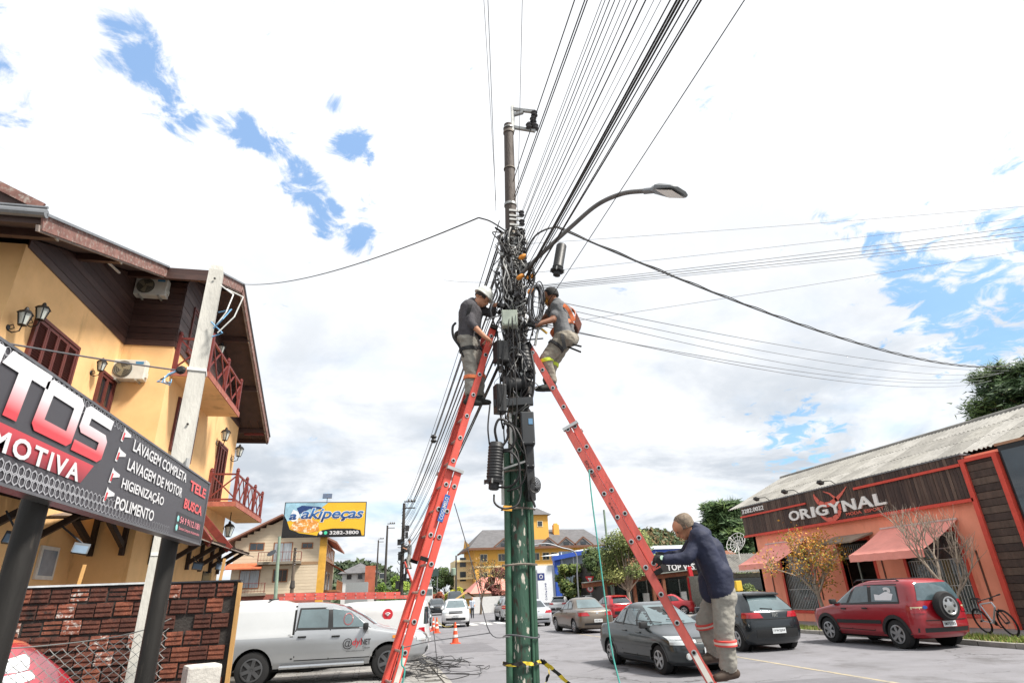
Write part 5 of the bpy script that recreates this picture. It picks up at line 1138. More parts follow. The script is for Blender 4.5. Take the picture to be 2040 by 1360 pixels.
class Car:
    def __init__(s, kind, L_=None, W_=None, H_=None, rf=(.42, .40), rr=(.30, .34), gf=(.34, .26), gr_=(.30, .24)):
        l0, w0, h0, P = PROF[kind]; s.kind = kind
        s.sx = (L_ or l0)/l0; s.sy = (W_ or w0)/w0; s.sz = (H_ or h0)/h0; s.L = L_ or l0; s.W = W_ or w0; s.H = H_ or h0
        s.P = [(z*s.sz, f*s.sx, r*s.sx, w*s.sy) for z, f, r, w in P]; s.rf, s.rr, s.gf, s.gr = rf, rr, gf, gr_
        zz = [p[0] for p in s.P]; s.z0, s.z1 = zz[0], zz[-1]
        s.belt = next(p[0] for p, q in zip(s.P, s.P[1:]) if q[1] - p[1] > -.5 and p[1] < s.L*.5*.55)
    def ring(s, z):
        P = s.P; z = min(max(z, s.z0), s.z1)
        for i in range(len(P)-1):
            if P[i+1][0] >= z:
                t = (z-P[i][0])/(P[i+1][0]-P[i][0]); f, r, w = [P[i][k] + (P[i+1][k]-P[i][k])*t for k in (1, 2, 3)]; break
        b = min(1, max(0, (z-s.belt*.88)/(s.belt*.2)))
        top = min(1, max(0, (z - s.H*.93)/(s.H*.07)))
        rxf, ryf = [a + (c-a)*b for a, c in zip(s.rf, s.gf)]; rxr, ryr = [a + (c-a)*b for a, c in zip(s.rr, s.gr)]
        m = (f-r)*.46; rxf, rxr = min(rxf, m), min(rxr, m); ryf, ryr = min(ryf, w*.7), min(ryr, w*.7)
        return f, r, w, rxf, ryf, rxr, ryr
    def outline(s, z):
        f, r, w, rxf, ryf, rxr, ryr = s.ring(z); pts = []
        bow = .05*(f-r)/4; c = []
        for i in range(5): c.append((f - .0 - bow*(i/5)**2*1.0, (w-ryf)*i/5))
        for i in range(7):
            t = math.pi/2*(1-i/6); c.append((f - bow - rxf + rxf*math.sin(t), w - ryf + ryf*math.cos(t)))
        xa, xb = f-bow-rxf, r+bow+rxr
        for i in range(1, 16):
            t = i/16; c.append((xa + (xb-xa)*t, w + .018*math.sin(math.pi*t)*(1 if z < s.belt else .6)))
        for i in range(7):
            t = math.pi/2*i/6; c.append((r + bow + rxr - rxr*math.sin(t), w - ryr + ryr*math.cos(t)))
        for i in range(4, 0, -1): c.append((r + bow*(i/5)**2, (w-ryr)*i/5))
        c.append((r, 0)); full = c + [(x, -y) for x, y in reversed(c[1:-1])]
        return full
    def side_y(s, x, z):
        o = s.outline(z); h = o[:len(o)//2+1]
        for (xa, ya), (xb, yb) in zip(h, h[1:]):
            if xb <= x <= xa: return ya + (yb-ya)*((x-xa)/(xb-xa) if abs(xb-xa) > 1e-9 else 0)
        return h[0][1] if x > h[0][0] else h[-1][1]
    def end_x(s, y, z, e):
        o = s.outline(z); h = o[:len(o)//2+1]; y = abs(y)
        it = h if e > 0 else list(reversed(h))
        for (xa, ya), (xb, yb) in zip(it, it[1:]):
            if ya <= y <= yb: return xa + (xb-xa)*((y-ya)/(yb-ya) if yb > ya else 0)
            if yb < ya: break
        return it[11][0]
    def skin(s, dz=.035):
        zs = []
        for (a, b) in zip(s.P, s.P[1:]):
            n = max(1, int(math.ceil(max((b[0]-a[0])/dz/1.6, abs(a[1]-b[1])/.22))))
            zs += [a[0] + (b[0]-a[0])*i/n for i in range(n)]
        zs.append(s.z1); mb = MB(); k = len(s.outline(zs[0]))
        vs = [(x, y, z) for z in zs for x, y in s.outline(z)]
        fs = [(i*k+j, i*k+(j+1) % k, (i+1)*k+(j+1) % k, (i+1)*k+j) for i in range(len(zs)-1) for j in range(k)]
        fs += [tuple(reversed(range(k))), tuple((len(zs)-1)*k+j for j in range(k))]
        mb.add(vs, fs); return mb
    # patches lying on the skin
    def pend(s, e, y0, y1, z0, z1, off=.008, nu=8, nv=4, y0t=None, y1t=None):
        y0t = y0 if y0t is None else y0t; y1t = y1 if y1t is None else y1t; mb = MB(); vs = []
        for j in range(nv+1):
            z = z0 + (z1-z0)*j/nv; a = y0 + (y0t-y0)*j/nv; b = y1 + (y1t-y1)*j/nv
            for i in range(nu+1):
                y = a + (b-a)*i/nu; lim = s.ring(z)[2] - .004; y = max(-lim, min(lim, y))
                vs.append((s.end_x(y, z, e) + e*off, y*1.0 + (off*.6 if y > 0 else -off*.6)*(abs(y)/max(.01, lim)), z + off*.3))
        mb.add(vs, [(j*(nu+1)+i, j*(nu+1)+i+1, (j+1)*(nu+1)+i+1, (j+1)*(nu+1)+i) for j in range(nv) for i in range(nu)]); return mb
    def pside(s, sd, poly, off=.008, n=6):
        """quad (x,z) x4 in order bottom-rear, bottom-front, top-front, top-rear"""
        (a, b, c, d) = poly; mb = MB(); vs = []
        for j in range(n+1):
            v = j/n
            for i in range(n+1):
                u = i/n; x = (a[0]*(1-u)+b[0]*u)*(1-v) + (d[0]*(1-u)+c[0]*u)*v; z = (a[1]*(1-u)+b[1]*u)*(1-v) + (d[1]*(1-u)+c[1]*u)*v
                vs.append((x, sd*(s.side_y(x, z)+off), z))
        mb.add(vs, [(j*(n+1)+i, j*(n+1)+i+1, (j+1)*(n+1)+i+1, (j+1)*(n+1)+i) for j in range(n) for i in range(n)]); return mb
    def pstrip(s, sd, pts, w, off=.006):
        mb = MB()
        for (p, q) in zip(pts, pts[1:]):
            d = Vector((q[0]-p[0], q[1]-p[1])); nn_ = Vector((-d.y, d.x)).normalized()*w/2
            mb.add([(x, sd*(s.side_y(x, z)+off), z) for x, z in ((p[0]-nn_.x, p[1]-nn_.y), (q[0]-nn_.x, q[1]-nn_.y), (q[0]+nn_.x, q[1]+nn_.y), (p[0]+nn_.x, p[1]+nn_.y))], [(0, 1, 2, 3)])
        return mb
def wheel(root, x, y, r, wd, sd, rim=m_rim, spokes=5, cap=False):
    b = MB(); prof = [(r*.60, -wd/2), (r*.86, -wd/2), (r*.97, -wd*.42), (r, -wd*.25), (r, wd*.25), (r*.97, wd*.42), (r*.86, wd/2), (r*.60, wd/2)]
    w_ = thing_part(root, 'wheel', MB().lathe(prof, (x, y, r), (0, 1, 0), 28), m_tyre, True)
    rb_ = MB(); o = Vector((x, y + sd*wd*.32, r)); ax = Vector((0, sd, 0))
    rb_.lathe([(r*.62, -.06), (r*.64, .05), (r*.56, .055), (r*.52, -.02), (.02, -.03)], o, ax, 28)
    rb_.lathe([(r*.16, -.04), (r*.15, .035), (.01, .04)], o, ax, 12)
    for k in range(spokes):
        t = 2*math.pi*k/spokes + .3; u = Vector((math.cos(t), 0, math.sin(t))); rb_.bar(o + u*r*.1 + ax*.02, o + u*r*.57 + ax*.03, r*.20 if spokes < 7 else r*.12, .05, ax)
    thing_part(w_, 'rim', rb_, rim, True)
    if not cap:
        d = MB(); d.lathe([(r*.54, 0), (.01, .001)], o - ax*.035, ax, 20); thing_part(w_, 'brake_disc', d, m_under, False)
    return w_
def thing_part(parent, name, mb, mat, smooth=True, sharp=40): return mb.build(name, mat, parent, smooth=smooth, local=True, sharp=sharp)
def build_car(name, label, cat, loc, head, kind, paint, dims=(None, None, None), wheels=(1.2, -1.25, .3), rim=m_rim, spokes=5, glass=m_cglass2, o={}, group=None, zones=None, track=None):
    c = Car(kind, *dims, **o.get('radii', {})); o = dict(o); ax_, ay_, az_ = c.sx, c.sy, c.sz
    Q = lambda ps: [(x*ax_, z*az_) for x, z in ps]
    for k in ('sw', 'surround', 'seams'): o[k] = [Q(p) for p in o.get(k, [])]
    o['strips'] = [(Q(p), w_, mt_) for p, w_, mt_ in o.get('strips', [])]; o['handles'] = Q(o.get('handles', []))
    for k in ('ws', 'rw'):
        if k in o: o[k] = tuple(z*az_ for z in o[k])
    for k in ('head', 'tail'): o[k] = [(a*ay_, b*ay_, z0*az_, z1*az_, d*ay_, e*ay_, mt_) for a, b, z0, z1, d, e, mt_ in o.get(k, [])]
    o['ends'] = [(nm, e, a*ay_, b*ay_, z0*az_, z1*az_, mt_, of) for nm, e, a, b, z0, z1, mt_, of in o.get('ends', [])]; o['plates'] = [(e, z0*az_) for e, z0 in o.get('plates', [])]
    if 'mirror' in o: o['mirror'] = (o['mirror'][0]*ax_, o['mirror'][1]*az_)
    if o.get('rearwiper'): o['rearwiper'] *= az_
    root = thing(name, label, cat, loc, head, group, local=True)
    body = c.skin().build('body', [paint, m_under] + (zones[0] if zones else []), root, smooth=True, local=True, sharp=38)
    wf, wr, r = wheels; tw = track or (c.W/2 - .11)
    # wheel arches cut out of the skin
    for x in (wf, wr):
        cut = MB(); cut.lathe([(r*1.17, -c.W), (r*1.17, c.W)], (x, 0, r*1.02), (0, 1, 0), 32)
        co = cut.build('cutter', m_under, None)
        md = body.modifiers.new('b', 'BOOLEAN'); md.object = co; md.operation = 'DIFFERENCE'; md.solver = 'EXACT'
        co.location = (0, 0, 0); 
    bpy.context.view_layer.update()
    body.parent = None; body.location = (0, 0, 0); bpy.context.view_layer.update()
    dg = bpy.context.evaluated_depsgraph_get(); me = bpy.data.meshes.new_from_object(body.evaluated_get(dg))
    for md in list(body.modifiers):
        co = md.object; body.modifiers.remove(md); bpy.data.objects.remove(co)
    body.data = me; body.parent = root
    if zones:
        bm = bmesh.new(); bm.from_mesh(me)
        for co_, no_ in (((-.62, 0, 0), (1, 0, 0)), ((0, 0, .97), (0, 0, 1))): bmesh.ops.bisect_plane(bm, geom=bm.verts[:] + bm.edges[:] + bm.faces[:], plane_co=co_, plane_no=no_, dist=1e-4)
        bm.to_mesh(me); bm.free()
    for p in me.polygons:
        cx, cy, cz = p.center
        inside = any((cx-x)**2 + (cz-r*1.02)**2 < (r*1.165)**2 for x in (wf, wr)) and abs(cy) < c.side_y(cx, cz) - .01
        if inside or p.normal.z < -.85 and cz < c.z0+.05: p.material_index = 1
        elif zones:
            k = zones[1](cx, cy, cz)
            if k: p.material_index = k
    try: me.set_sharp_from_angle(angle=R(38))
    except Exception: pass
    for x in (wf, wr):
        for sd in (-1, 1):
            wheel(root, x, sd*tw, r, .2, sd, rim, spokes)
            lip = MB(); pts = []
            for k in range(17):
                t = math.pi*(k/16)*1.04 - .06; px_, pz_ = x + r*1.19*math.cos(t), r*1.02 + r*1.19*math.sin(t)
                if pz_ > c.z0+.02: pts.append((px_, pz_))
            thing_part(root, 'arch_lip', c.pstrip(sd, pts, .03 if not o.get('cladding') else .09, .012), paint if not o.get('cladding') else m_trim, True)
            b = MB(); b.lathe([(r*1.1, 0), (.02, .002)], (x, sd*(tw-.16), r), (0, sd, 0), 24); thing_part(root, 'wheel_well', b, m_under)
    b = MB(); b.box((wr-.2, -c.W/2+.14, c.z0-.06), (wf+.2, c.W/2-.14, c.z0+.02)); thing_part(root, 'underbody', b, m_under, False)
    # glass
    zw0, zw1 = o.get('ws', (c.belt+.03, c.H*.955)); f = lambda z, k: max(.1, c.ring(z)[2] - k)
    thing_part(root, 'windscreen', c.pend(1, -f(zw0, .17), f(zw0, .17), zw0, zw1, .008, 10, 6, -f(zw1, .19), f(zw1, .19)), glass)
    zr0, zr1 = o.get('rw', (c.belt+.06, c.H*.94))
    if zr1: 
        rwk = o.get('rwk', .14)
        thing_part(root, 'rear_window', c.pend(-1, -f(zr0, rwk), f(zr0, rwk), zr0, zr1, .010, 10, 6, -f(zr1, rwk+.02), f(zr1, rwk+.02)), o.get('rglass', glass))
    for sd in (-1, 1):
        for q in o.get('sw', []): thing_part(root, 'side_window', c.pside(sd, q, .009), glass)
        for q in o.get('surround', []): thing_part(root, 'window_trim', c.pside(sd, q, .005), m_trim)
        for pts in o.get('seams', []): thing_part(root, 'door_gap', c.pstrip(sd, pts, .018, .007), m_under, False)
        for (x, z) in o.get('handles', []):
            b = MB(); y = c.side_y(x, z); b.box((x-.09, sd*(y-.01), z-.018), (x+.09, sd*(y+.03), z+.018)); b.build('door_handle', o.get('hmat', paint), root, local=True, bevel=.01)
        for (pts, w_, mt_) in o.get('strips', []): thing_part(root, 'side_moulding', c.pstrip(sd, pts, w_, .014), mt_, False)
        if o.get('mirror'):
            x, z = o['mirror']; y = c.side_y(x, z); b = MB(); b.cbox((x, sd*(y+.13), z+.03), (.12, .19, .14)); mr_ = b.build('mirror', o.get('mmat', paint), root, local=True, bevel=.035, smooth=True)
            b = MB(); b.bar((x+.03, sd*(y-.02), z-.02), (x+.02, sd*(y+.08), z), .05, .05); thing_part(mr_, 'mirror_foot', b, m_trim, False)
        for (y0, y1, z0, z1, y0t, y1t, mt_) in o.get('head', []): thing_part(root, 'headlight', c.pend(1, sd*y0, sd*y1, z0, z1, .012, 8, 4, sd*y0t, sd*y1t), mt_)
        for (y0, y1, z0, z1, y0t, y1t, mt_) in o.get('tail', []): thing_part(root, 'tail_light', c.pend(-1, sd*y0, sd*y1, z0, z1, .012, 8, 4, sd*y0t, sd*y1t), mt_)
        if o.get('rails'):
            x0, x1 = o['rails']; b = MB(); y = c.ring(c.H*.95)[2]*.92; b.tube([(x0, sd*y, c.H*.965), (x0+.12, sd*y, c.H*.965+.06), (x1-.12, sd*y, c.H*.965+.06), (x1, sd*y, c.H*.965)], .018, 6); thing_part(root, 'roof_rail', b, m_trim)
    for (nm, e, y0, y1, z0, z1, mt_, of) in o.get('ends', []): thing_part(root, nm, c.pend(e, y0, y1, z0, z1, of, 10, 3), mt_)
    for (e, z0) in o.get('plates', []):
        x = c.end_x(0, z0, e) + e*.02; b = MB(); b.box((min(x, x+e*.012), -.2, z0), (max(x, x+e*.012), .2, z0+.13)); pl = b.build('number_plate', m_plate, root, local=True)
        b = MB()
        for k in range(7): yy = -.165 + k*.048; b.box((min(x+e*.013, x+e*.014), yy, z0+.03), (max(x+e*.013, x+e*.014), yy+.03, z0+.095)) if False else None
        xx = x + e*.014; t = text_mesh(o.get('reg', 'IVB3F08'), (xx, -.17*(e), z0+.03), (0, e, 0), (0, 0, 1), .34, .07, .01, 0, 0, 1.1, .001); t.build('plate_characters', m_trim, pl, local=True)
    if o.get('wipers'):
        for y in (.25, -.35):
            z = zw0 + .02; b = MB(); b.tube([(c.end_x(y-.42*q/5, z+.05*q/5, 1)+.02, y-.42*q/5, z+.02+.05*q/5) for q in range(6)], .009, 5); thing_part(root, 'wiper', b, m_trim, False)
    if o.get('spoiler'):
        z = c.H*.945; x = c.end_x(0, z, -1); w_ = c.ring(z)[2]*.86; b = MB(); b.prism([(x+.05, -w_, z), (x-.16, -w_*.94, z-.02), (x-.16, -w_*.94, z+.015), (x+.08, -w_, z+.05)], (0, 2*w_*.98, 0)); b.build('roof_spoiler', o.get('spmat', paint), root, local=True, smooth=True)
    if o.get('rearwiper'):
        z = o['rearwiper']; b = MB(); b.bar((c.end_x(0, z, -1)-.02, 0, z), (c.end_x(.3, z+.03, -1)-.02, .34, z+.03), .025); thing_part(root, 'rear_wiper', b, m_trim, False)
    return root, c
def paint(name, col, metal=.0, rough=.32, var=.03): return M(name, col, rough, metal, var=var, scale=1.5, coat=.7)

# --- red compact SUV parked by the verge
p_red = paint('deep red car paint', '#8d1420')
o_suv = dict(ws=(1.13, 1.57), rw=(1.14, 1.55), rwk=.13, sw=[[(-.50, 1.10), (.22, 1.08), (-.02, 1.50), (-.47, 1.52)], [(.32, 1.08), (.92, 1.05), (.36, 1.46), (.08, 1.50)], [(-1.50, 1.12), (-.62, 1.11), (-.60, 1.52), (-1.42, 1.50)]],
    surround=[[(-1.54, 1.07), (.98, 1.02), (.20, 1.535), (-1.46, 1.545)]], seams=[[(.26, .40), (.27, 1.06)], [(-.56, .40), (-.56, 1.1)], [(1.0, .5), (.98, 1.02)], [(-.56, .40), (.98, .42)]], handles=[(-.36, .95), (.44, .93)], hmat=m_trim,
    strips=[([(-.85, .62), (.80, .60)], .09, m_trim)], mirror=(.82, 1.08), mmat=m_trim, rails=(-1.5, .1), cladding=True,
    tail=[(.56, .84, .84, 1.08, .58, .82, m_tail), (.60, .82, .93, .99, .60, .82, M('pale lamp band', '#cfc7a0', .2, coat=.6))], head=[(.45, .82, .78, .93, .5, .8, m_head)], ends=[('rear_bumper', -1, -.8, .8, .40, .50, m_trim, .01), ('tailgate_gap', -1, -.62, .62, .66, .68, m_trim, .009), ('grille', 1, -.4, .4, .72, .85, m_trim, .01)], plates=[(-1, .52)], reg='IMF0585')
eco, ce = build_car('red_suv', 'red compact SUV with tailgate spare wheel parked beside the grass verge', 'car', (14.22, 15.72, 0), R(91), 'suv', p_red, wheels=(1.22, -1.27, .345), rim=m_rim, spokes=6, glass=M('blue grey car glass', '#46565c', .05, var=.2, spec=.9), o=o_suv)
sp = Vector((ce.end_x(0, .98, -1) - .14, .06, 1.0))
b = MB(); r_ = .34; b.lathe([(r_*.6, -.1), (r_*.9, -.1), (r_, -.05), (r_, .05), (r_*.9, .1), (r_*.6, .1)], sp, (-1, 0, 0), 28); spw = thing_part(eco, 'spare_wheel', b, m_tyre)
b = MB(); b.lathe([(r_*.6, .09), (r_*.64, .125), (r_*.56, .128), (r_*.5, .108), (r_*.3, .115), (.03, .13)], sp, (-1, 0, 0), 28); thing_part(spw, 'rim', b, m_rim)
for k in range(6):
    t = math.pi/3*k; q = sp + Vector((-.108, math.cos(t)*r_*.42, math.sin(t)*r_*.42)); b = MB(); b.lathe([(.045, 0), (.03, .012)], q, (-1, 0, 0), 10); thing_part(spw, 'rim_hole', b, m_trim)
b = MB(); b.lathe([(.075, 0), (.075, .01)], (0, 0, 0), (0, 0, 1), 16)
bd = b.build('badge', M('blue oval badge', '#33518c', .3), eco, local=True); bd.scale = (.55, 1, 1); bd.rotation_euler = (0, R(-90), 0); bd.location = (ce.end_x(.55, .98, -1)-.015, .55, .98)
dcl = text_mesh('3', (-1.05, ce.side_y(-1.05, 1.4)+.02, 1.17), (-1, 0, 0), (0, 0, 1), .25, .3, .04, 0, 0, 1, .004); dcl.build('window_sticker', m_whp, eco, local=True)
mb = MB(); mb.poly([(x, ce.side_y(x, z)+.013, z) for x, z in ((-.75, 1.15), (-1.3, 1.15), (-1.35, 1.3), (-1.1, 1.36), (-.9, 1.28), (-.72, 1.3))]); mb.build('window_sticker', m_whp, eco, local=True)

# --- dark grey saloon coming towards the camera
p_dk = paint('dark green grey paint', '#33393b', .55, .3)
o_sed = dict(ws=(.955, 1.35), rw=(1.0, 1.33), sw=[[(-.42, .97), (.20, .95), (.02, 1.28), (-.36, 1.30)], [(.28, .95), (.72, .94), (.28, 1.24), (.10, 1.28)], [(-.92, 1.0), (-.50, .98), (-.44, 1.29), (-.78, 1.22)]],
    surround=[[(-1.0, .965), (.80, .925), (.12, 1.315), (-.80, 1.30)]], seams=[[(.22, .33), (.24, .95)], [(-.50, .40), (-.46, .95)], [(.95, .40), (.86, .92)], [(-.50, .32), (.95, .32)]], handles=[(-.34, .82), (.36, .80)],
    strips=[([(-1.0, .52), (.95, .50)], .05, p_dk)], mirror=(.66, .93), mmat=m_trim, head=[(.42, .80, .60, .76, .48, .78, m_head)], tail=[(.40, .80, .64, .84, .44, .78, m_tail)], wipers=True,
    ends=[('grille', 1, -.30, .30, .64, .73, m_trim, .008), ('bumper_grille', 1, -.45, .45, .33, .44, m_trim, .008), ('bumper_strip', 1, -.78, .78, .50, .54, m_trim, .01), ('bumper_strip', -1, -.78, .78, .50, .54, m_trim, .01)], plates=[(1, .42), (-1, .56)], reg='IJK4D71')
cor, cc = build_car('dark_saloon', 'dark grey saloon car driving towards the camera behind the right ladder', 'car', (6.72, 14.4, 0), R(-84), 'sedan', p_dk, dims=(3.9, 1.58, 1.39), wheels=(1.10, -1.15, .285), rim=m_rim, spokes=5, glass=m_cglassl, o=dict(o_sed))
b = MB()
for y in (.52, -.52): b.lathe([(.07, 0), (.06, .03), (.01, .035)], (cc.end_x(y, .38, 1), y, .38), (1, 0, 0), 12)
for k, y in enumerate((.52, -.52)):
    b = MB(); b.lathe([(.07, 0), (.06, .03), (.01, .035)], (cc.end_x(y, .38, 1), y, .38), (1, 0, 0), 12); thing_part(cor, 'fog_light', b, m_head)
# --- black hatchback, rear view
p_blk = paint('black green paint', '#20262a', .4, .25)
o_h = dict(ws=(1.03, 1.42), rw=(1.02, 1.40), rwk=.15, sw=[[(-.40, 1.02), (.24, 1.0), (.04, 1.36), (-.36, 1.38)], [(.32, 1.0), (.80, .98), (.34, 1.32), (.12, 1.36)], [(-1.15, 1.06), (-.48, 1.03), (-.44, 1.38), (-.86, 1.34)]],
    surround=[[(-1.25, 1.0), (.88, .95), (.14, 1.40), (-.90, 1.40)]], seams=[[(.28, .35), (.28, 1.0)], [(-.45, .40), (-.43, 1.0)], [(.98, .4), (.9, .95)]], handles=[(-.28, .92), (.42, .9)], mirror=(.74, 1.0),
    tail=[(.36, .86, .84, .98, .44, .84, m_tail)], head=[(.42, .84, .66, .80, .5, .82, m_head)], spoiler=True, rearwiper=1.05, spmat=m_trim,
    ends=[('rear_bumper_insert', -1, -.62, .62, .36, .56, m_trim, .008), ('tailgate_crease', -1, -.62, .62, .80, .82, m_under, .005), ('grille', 1, -.5, .5, .5, .66, m_trim, .008)], plates=[(-1, .46)], reg='IYW2J04')
arg, ca = build_car('black_hatchback', 'black hatchback seen from behind next to the red SUV', 'car', (10.72, 17.6, -.015), R(90), 'hatch', p_blk, wheels=(1.23, -1.27, .315), rim=m_rim, spokes=5, glass=m_cglassl, o=o_h)
bx = ca.end_x(0, .88, -1) - .016
text_mesh('FIAT', (bx, .085, .86), (0, -1, 0), (0, 0, 1), .17, .09, .02, 0, 0, 1, 0).build('badge', m_chrome, arg, local=True)
# --- taupe saloon in the queue
p_tau = paint('taupe metallic paint', '#6f665c', .6, .3)
o_b = dict(o_sed); o_b.update(ws=(.96, 1.36), tail=[(.34, .80, .70, .84, .44, .79, m_tail)], ends=[('rear_bumper_insert', -1, -.6, .6, .34, .42, m_trim, .008), ('boot_crease', -1, -.7, .7, .86, .872, m_chrome, .004), ('badge', -1, -.05, .05, .76, .84, m_chrome, .01), ('grille', 1, -.3, .3, .6, .72, m_trim, .008)], plates=[(-1, .45)], reg='IXE1B27', strips=[])
bl_ = (9.047, 28.615, -0.126); bf_ = (8.911, 31.037, -0.15)
build_car('taupe_saloon', 'taupe metallic saloon car waiting in the road right of the green pole', 'car', (bl_[0]+.78, bl_[1]+1.2, gz(bl_[1]+1)), R(93), 'sedan', p_tau, dims=(4.35, 1.72, 1.50), wheels=(1.25, -1.28, .31), rim=m_rim, spokes=7, glass=m_cglassl, o=o_b)
# --- white SUV coming down the street
p_wht = paint('white car paint', '#c9cbcc', 0, .3)
o_d = dict(o_suv); o_d.update(head=[(.42, .84, .82, .97, .46, .82, m_head)], ends=[('grille', 1, -.42, .42, .80, .95, m_trim, .012), ('bumper_grille', 1, -.6, .6, .42, .56, m_trim, .012), ('skid_plate', 1, -.35, .35, .34, .42, m_chrome, .014), ('grille_bar', 1, -.4, .4, .87, .89, m_chrome, .02)], plates=[(1, .60)], reg='JAC7E15', strips=[], hmat=p_wht, mmat=p_wht)
du0 = (5.434, 42.059, -0.261)
build_car('white_suv', 'white SUV driving towards the camera past the traffic cones', 'car', (du0[0]+.1, du0[1]+1.9, gz(du0[1])), R(-97), 'suv', p_wht, dims=(4.3, 1.82, 1.70), wheels=(1.3, -1.36, .35), rim=m_rim, spokes=6, glass=m_cglassl, o=o_d)
# --- silver SUV and silver saloon further on
p_sil = paint('silver car paint', '#a8abad', .55, .3)
o_s2 = dict(o_suv); o_s2.update(hmat=p_sil, mmat=p_sil, cladding=False)
s0 = (9.181, 47.619, -0.3)
build_car('silver_suv', 'silver SUV stopped beyond the crossing left of the green pole', 'car', (s0[0]+1.15, s0[1]+1.4, gz(s0[1])), R(88), 'suv', p_sil, dims=(4.3, 1.8, 1.72), wheels=(1.25, -1.3, .35), o=o_s2)
s1 = (9.964, 37.688, -0.217)
o_s3 = dict(o_b); o_s3.update(reg='IQA8G33')
build_car('silver_saloon', 'silver saloon seen from behind just right of the green pole', 'car', (s1[0]-.35, s1[1]+1.4, gz(s1[1])), R(90), 'sedan', paint('pale silver paint', '#b4b9bf', .4, .3), dims=(4.4, 1.74, 1.48), wheels=(1.25, -1.28, .31), o=o_s3)
s2 = (15.297, 38.785, -0.228)
p_red2 = paint('bright red paint', '#a5121d')
o_h2 = dict(o_h); o_h2.update(spmat=p_red2, reg='IZT5C90')
build_car('red_hatchback', 'bright red hatchback between the taupe saloon and the dark saloon', 'car', (s2[0]+.35, s2[1]+2.0, gz(s2[1])), R(93), 'hatch', p_red2, wheels=(1.23, -1.27, .31), o=o_h2)
for (p, lab, pt, kd, hd) in (((16.959, 56.391, -0.3), 'white car parked behind the taupe saloon roof', p_wht, 'hatch', 60), ((19.134, 53.942, -0.3), 'white hatchback parked under the pergola end', p_wht, 'hatch', 20), ((18.958, 56.165, -0.3), 'dark parked car below the yield sign', p_blk, 'hatch', 10), ((20.901, 43.278, -0.273), 'bright red car half hidden behind the right ladder', p_red2, 'sedan', 150)):
    build_car('parked_car', lab, 'car', (p[0], min(p[1], 58), gz(p[1])), R(hd), kd, pt, wheels=(1.2, -1.25, .31), o=dict(o_h if kd == 'hatch' else o_b))
# --- far traffic on the left of the street
for (p, lab, pt, kd, hd, dims) in (((3.403, 47.764, -0.3), 'dark blue green car parked by the far ladder foot', paint('blue green paint', '#3f5358', .4, .3), 'sedan', -95, (None, None, None)), ((6.887, 71.451, -0.3), 'small dark pickup far down the street', p_blk, 'suv', -92, (None, None, None)), ((10.526, 84.535, -0.3), 'black van behind the white SUV', p_blk, 'van', -95, (None, 2.0, 2.4))):
    build_car('distant_car', lab, 'car', (p[0], min(p[1], 110), gz(p[1])), R(hd), kd, pt, dims, wheels=(1.3, -1.3, .32), o=dict(o_sed if kd == 'sedan' else o_suv if kd == 'suv' else dict(ws=(1.2, 1.85), rw=(1.2, 1.8), sw=[], head=[(.5, .85, .8, .95, .5, .85, m_head)])))
# truck
tk = thing('white_truck', 'white lorry approaching far down the street beside the left ladder', 'truck', (7.6, 98, -.3))
b = MB(); b.box((6.4, 98, .6), (8.8, 100.2, 2.9)); b.build('cab', p_wht, tk, bevel=.12); b = MB(); b.box((6.5, 97.95, 1.75), (8.7, 98.02, 2.6)); b.build('windscreen', m_cglassl, tk)
b = MB(); b.box((6.4, 97.92, .35), (8.8, 98.1, .75)); b.build('bumper', m_trim, tk); b = MB(); b.box((6.35, 100.4, .8), (8.85, 106, 3.2)); b.build('box_body', p_sil, tk)
for x in (6.6, 8.6):
    b = MB(); b.lathe([(.3, -.13), (.48, -.13), (.48, .13), (.3, .13)], (x, 99, .18), (1, 0, 0), 16); b.build('wheel', m_tyre, tk)
    b = MB(); b.box((x-.15, 97.9, .85), (x+.15, 97.98, 1.05)); b.build('headlight', m_head, tk)

# --- silver double-cab pickup with white canopy on the pavement
p_pick = paint('silver pickup paint', '#a6a9ac', .5, .3); p_cap = paint('white canopy paint', '#b4b7b9', 0, .35)
o_p = dict(ws=(1.24, 1.71), rw=(1.25, 1.66), sw=[[(-.58, 1.24), (.12, 1.22), (.10, 1.63), (-.54, 1.64)], [(.24, 1.22), (1.06, 1.20), (.62, 1.56), (.20, 1.63)]],
    surround=[[(-.62, 1.19), (1.14, 1.16), (.56, 1.67), (-.58, 1.68)]], seams=[[(.18, .52), (.18, 1.18)], [(-.60, .60), (-.62, 1.2)], [(1.30, .55), (1.24, 1.14)], [(-.60, .54), (1.30, .53)]], handles=[(-.46, 1.04), (.32, 1.02)], hmat=m_trim,
    mirror=(1.02, 1.18), mmat=m_trim, head=[(.42, .86, .82, 1.0, .5, .84, m_head)], tail=[(.7, .86, .75, 1.05, .7, .86, m_tail)], strips=[],
    ends=[('grille', 1, -.36, .36, .82, .96, m_chrome, .012), ('bumper_grille', 1, -.5, .5, .52, .64, m_trim, .012)], plates=[(1, .56)], reg='IRL9H42')
def pz_(x, y, z): return 2 if (x < -.62 and z > .97) else 0
hd, mid = -0.020, Vector((-1.083, 16.081, 0.04))
pk_, cpk = build_car('silver_pickup', 'silver double cab pickup with white canopy parked on the pavement', 'pickup truck', (mid.x, mid.y, .04), hd, 'pickup', p_pick, dims=(4.86, 1.70, 1.66), wheels=(1.48, -1.42, .36), rim=m_rimd, spokes=6, glass=m_cglassl, o=o_p, zones=([p_cap], pz_))
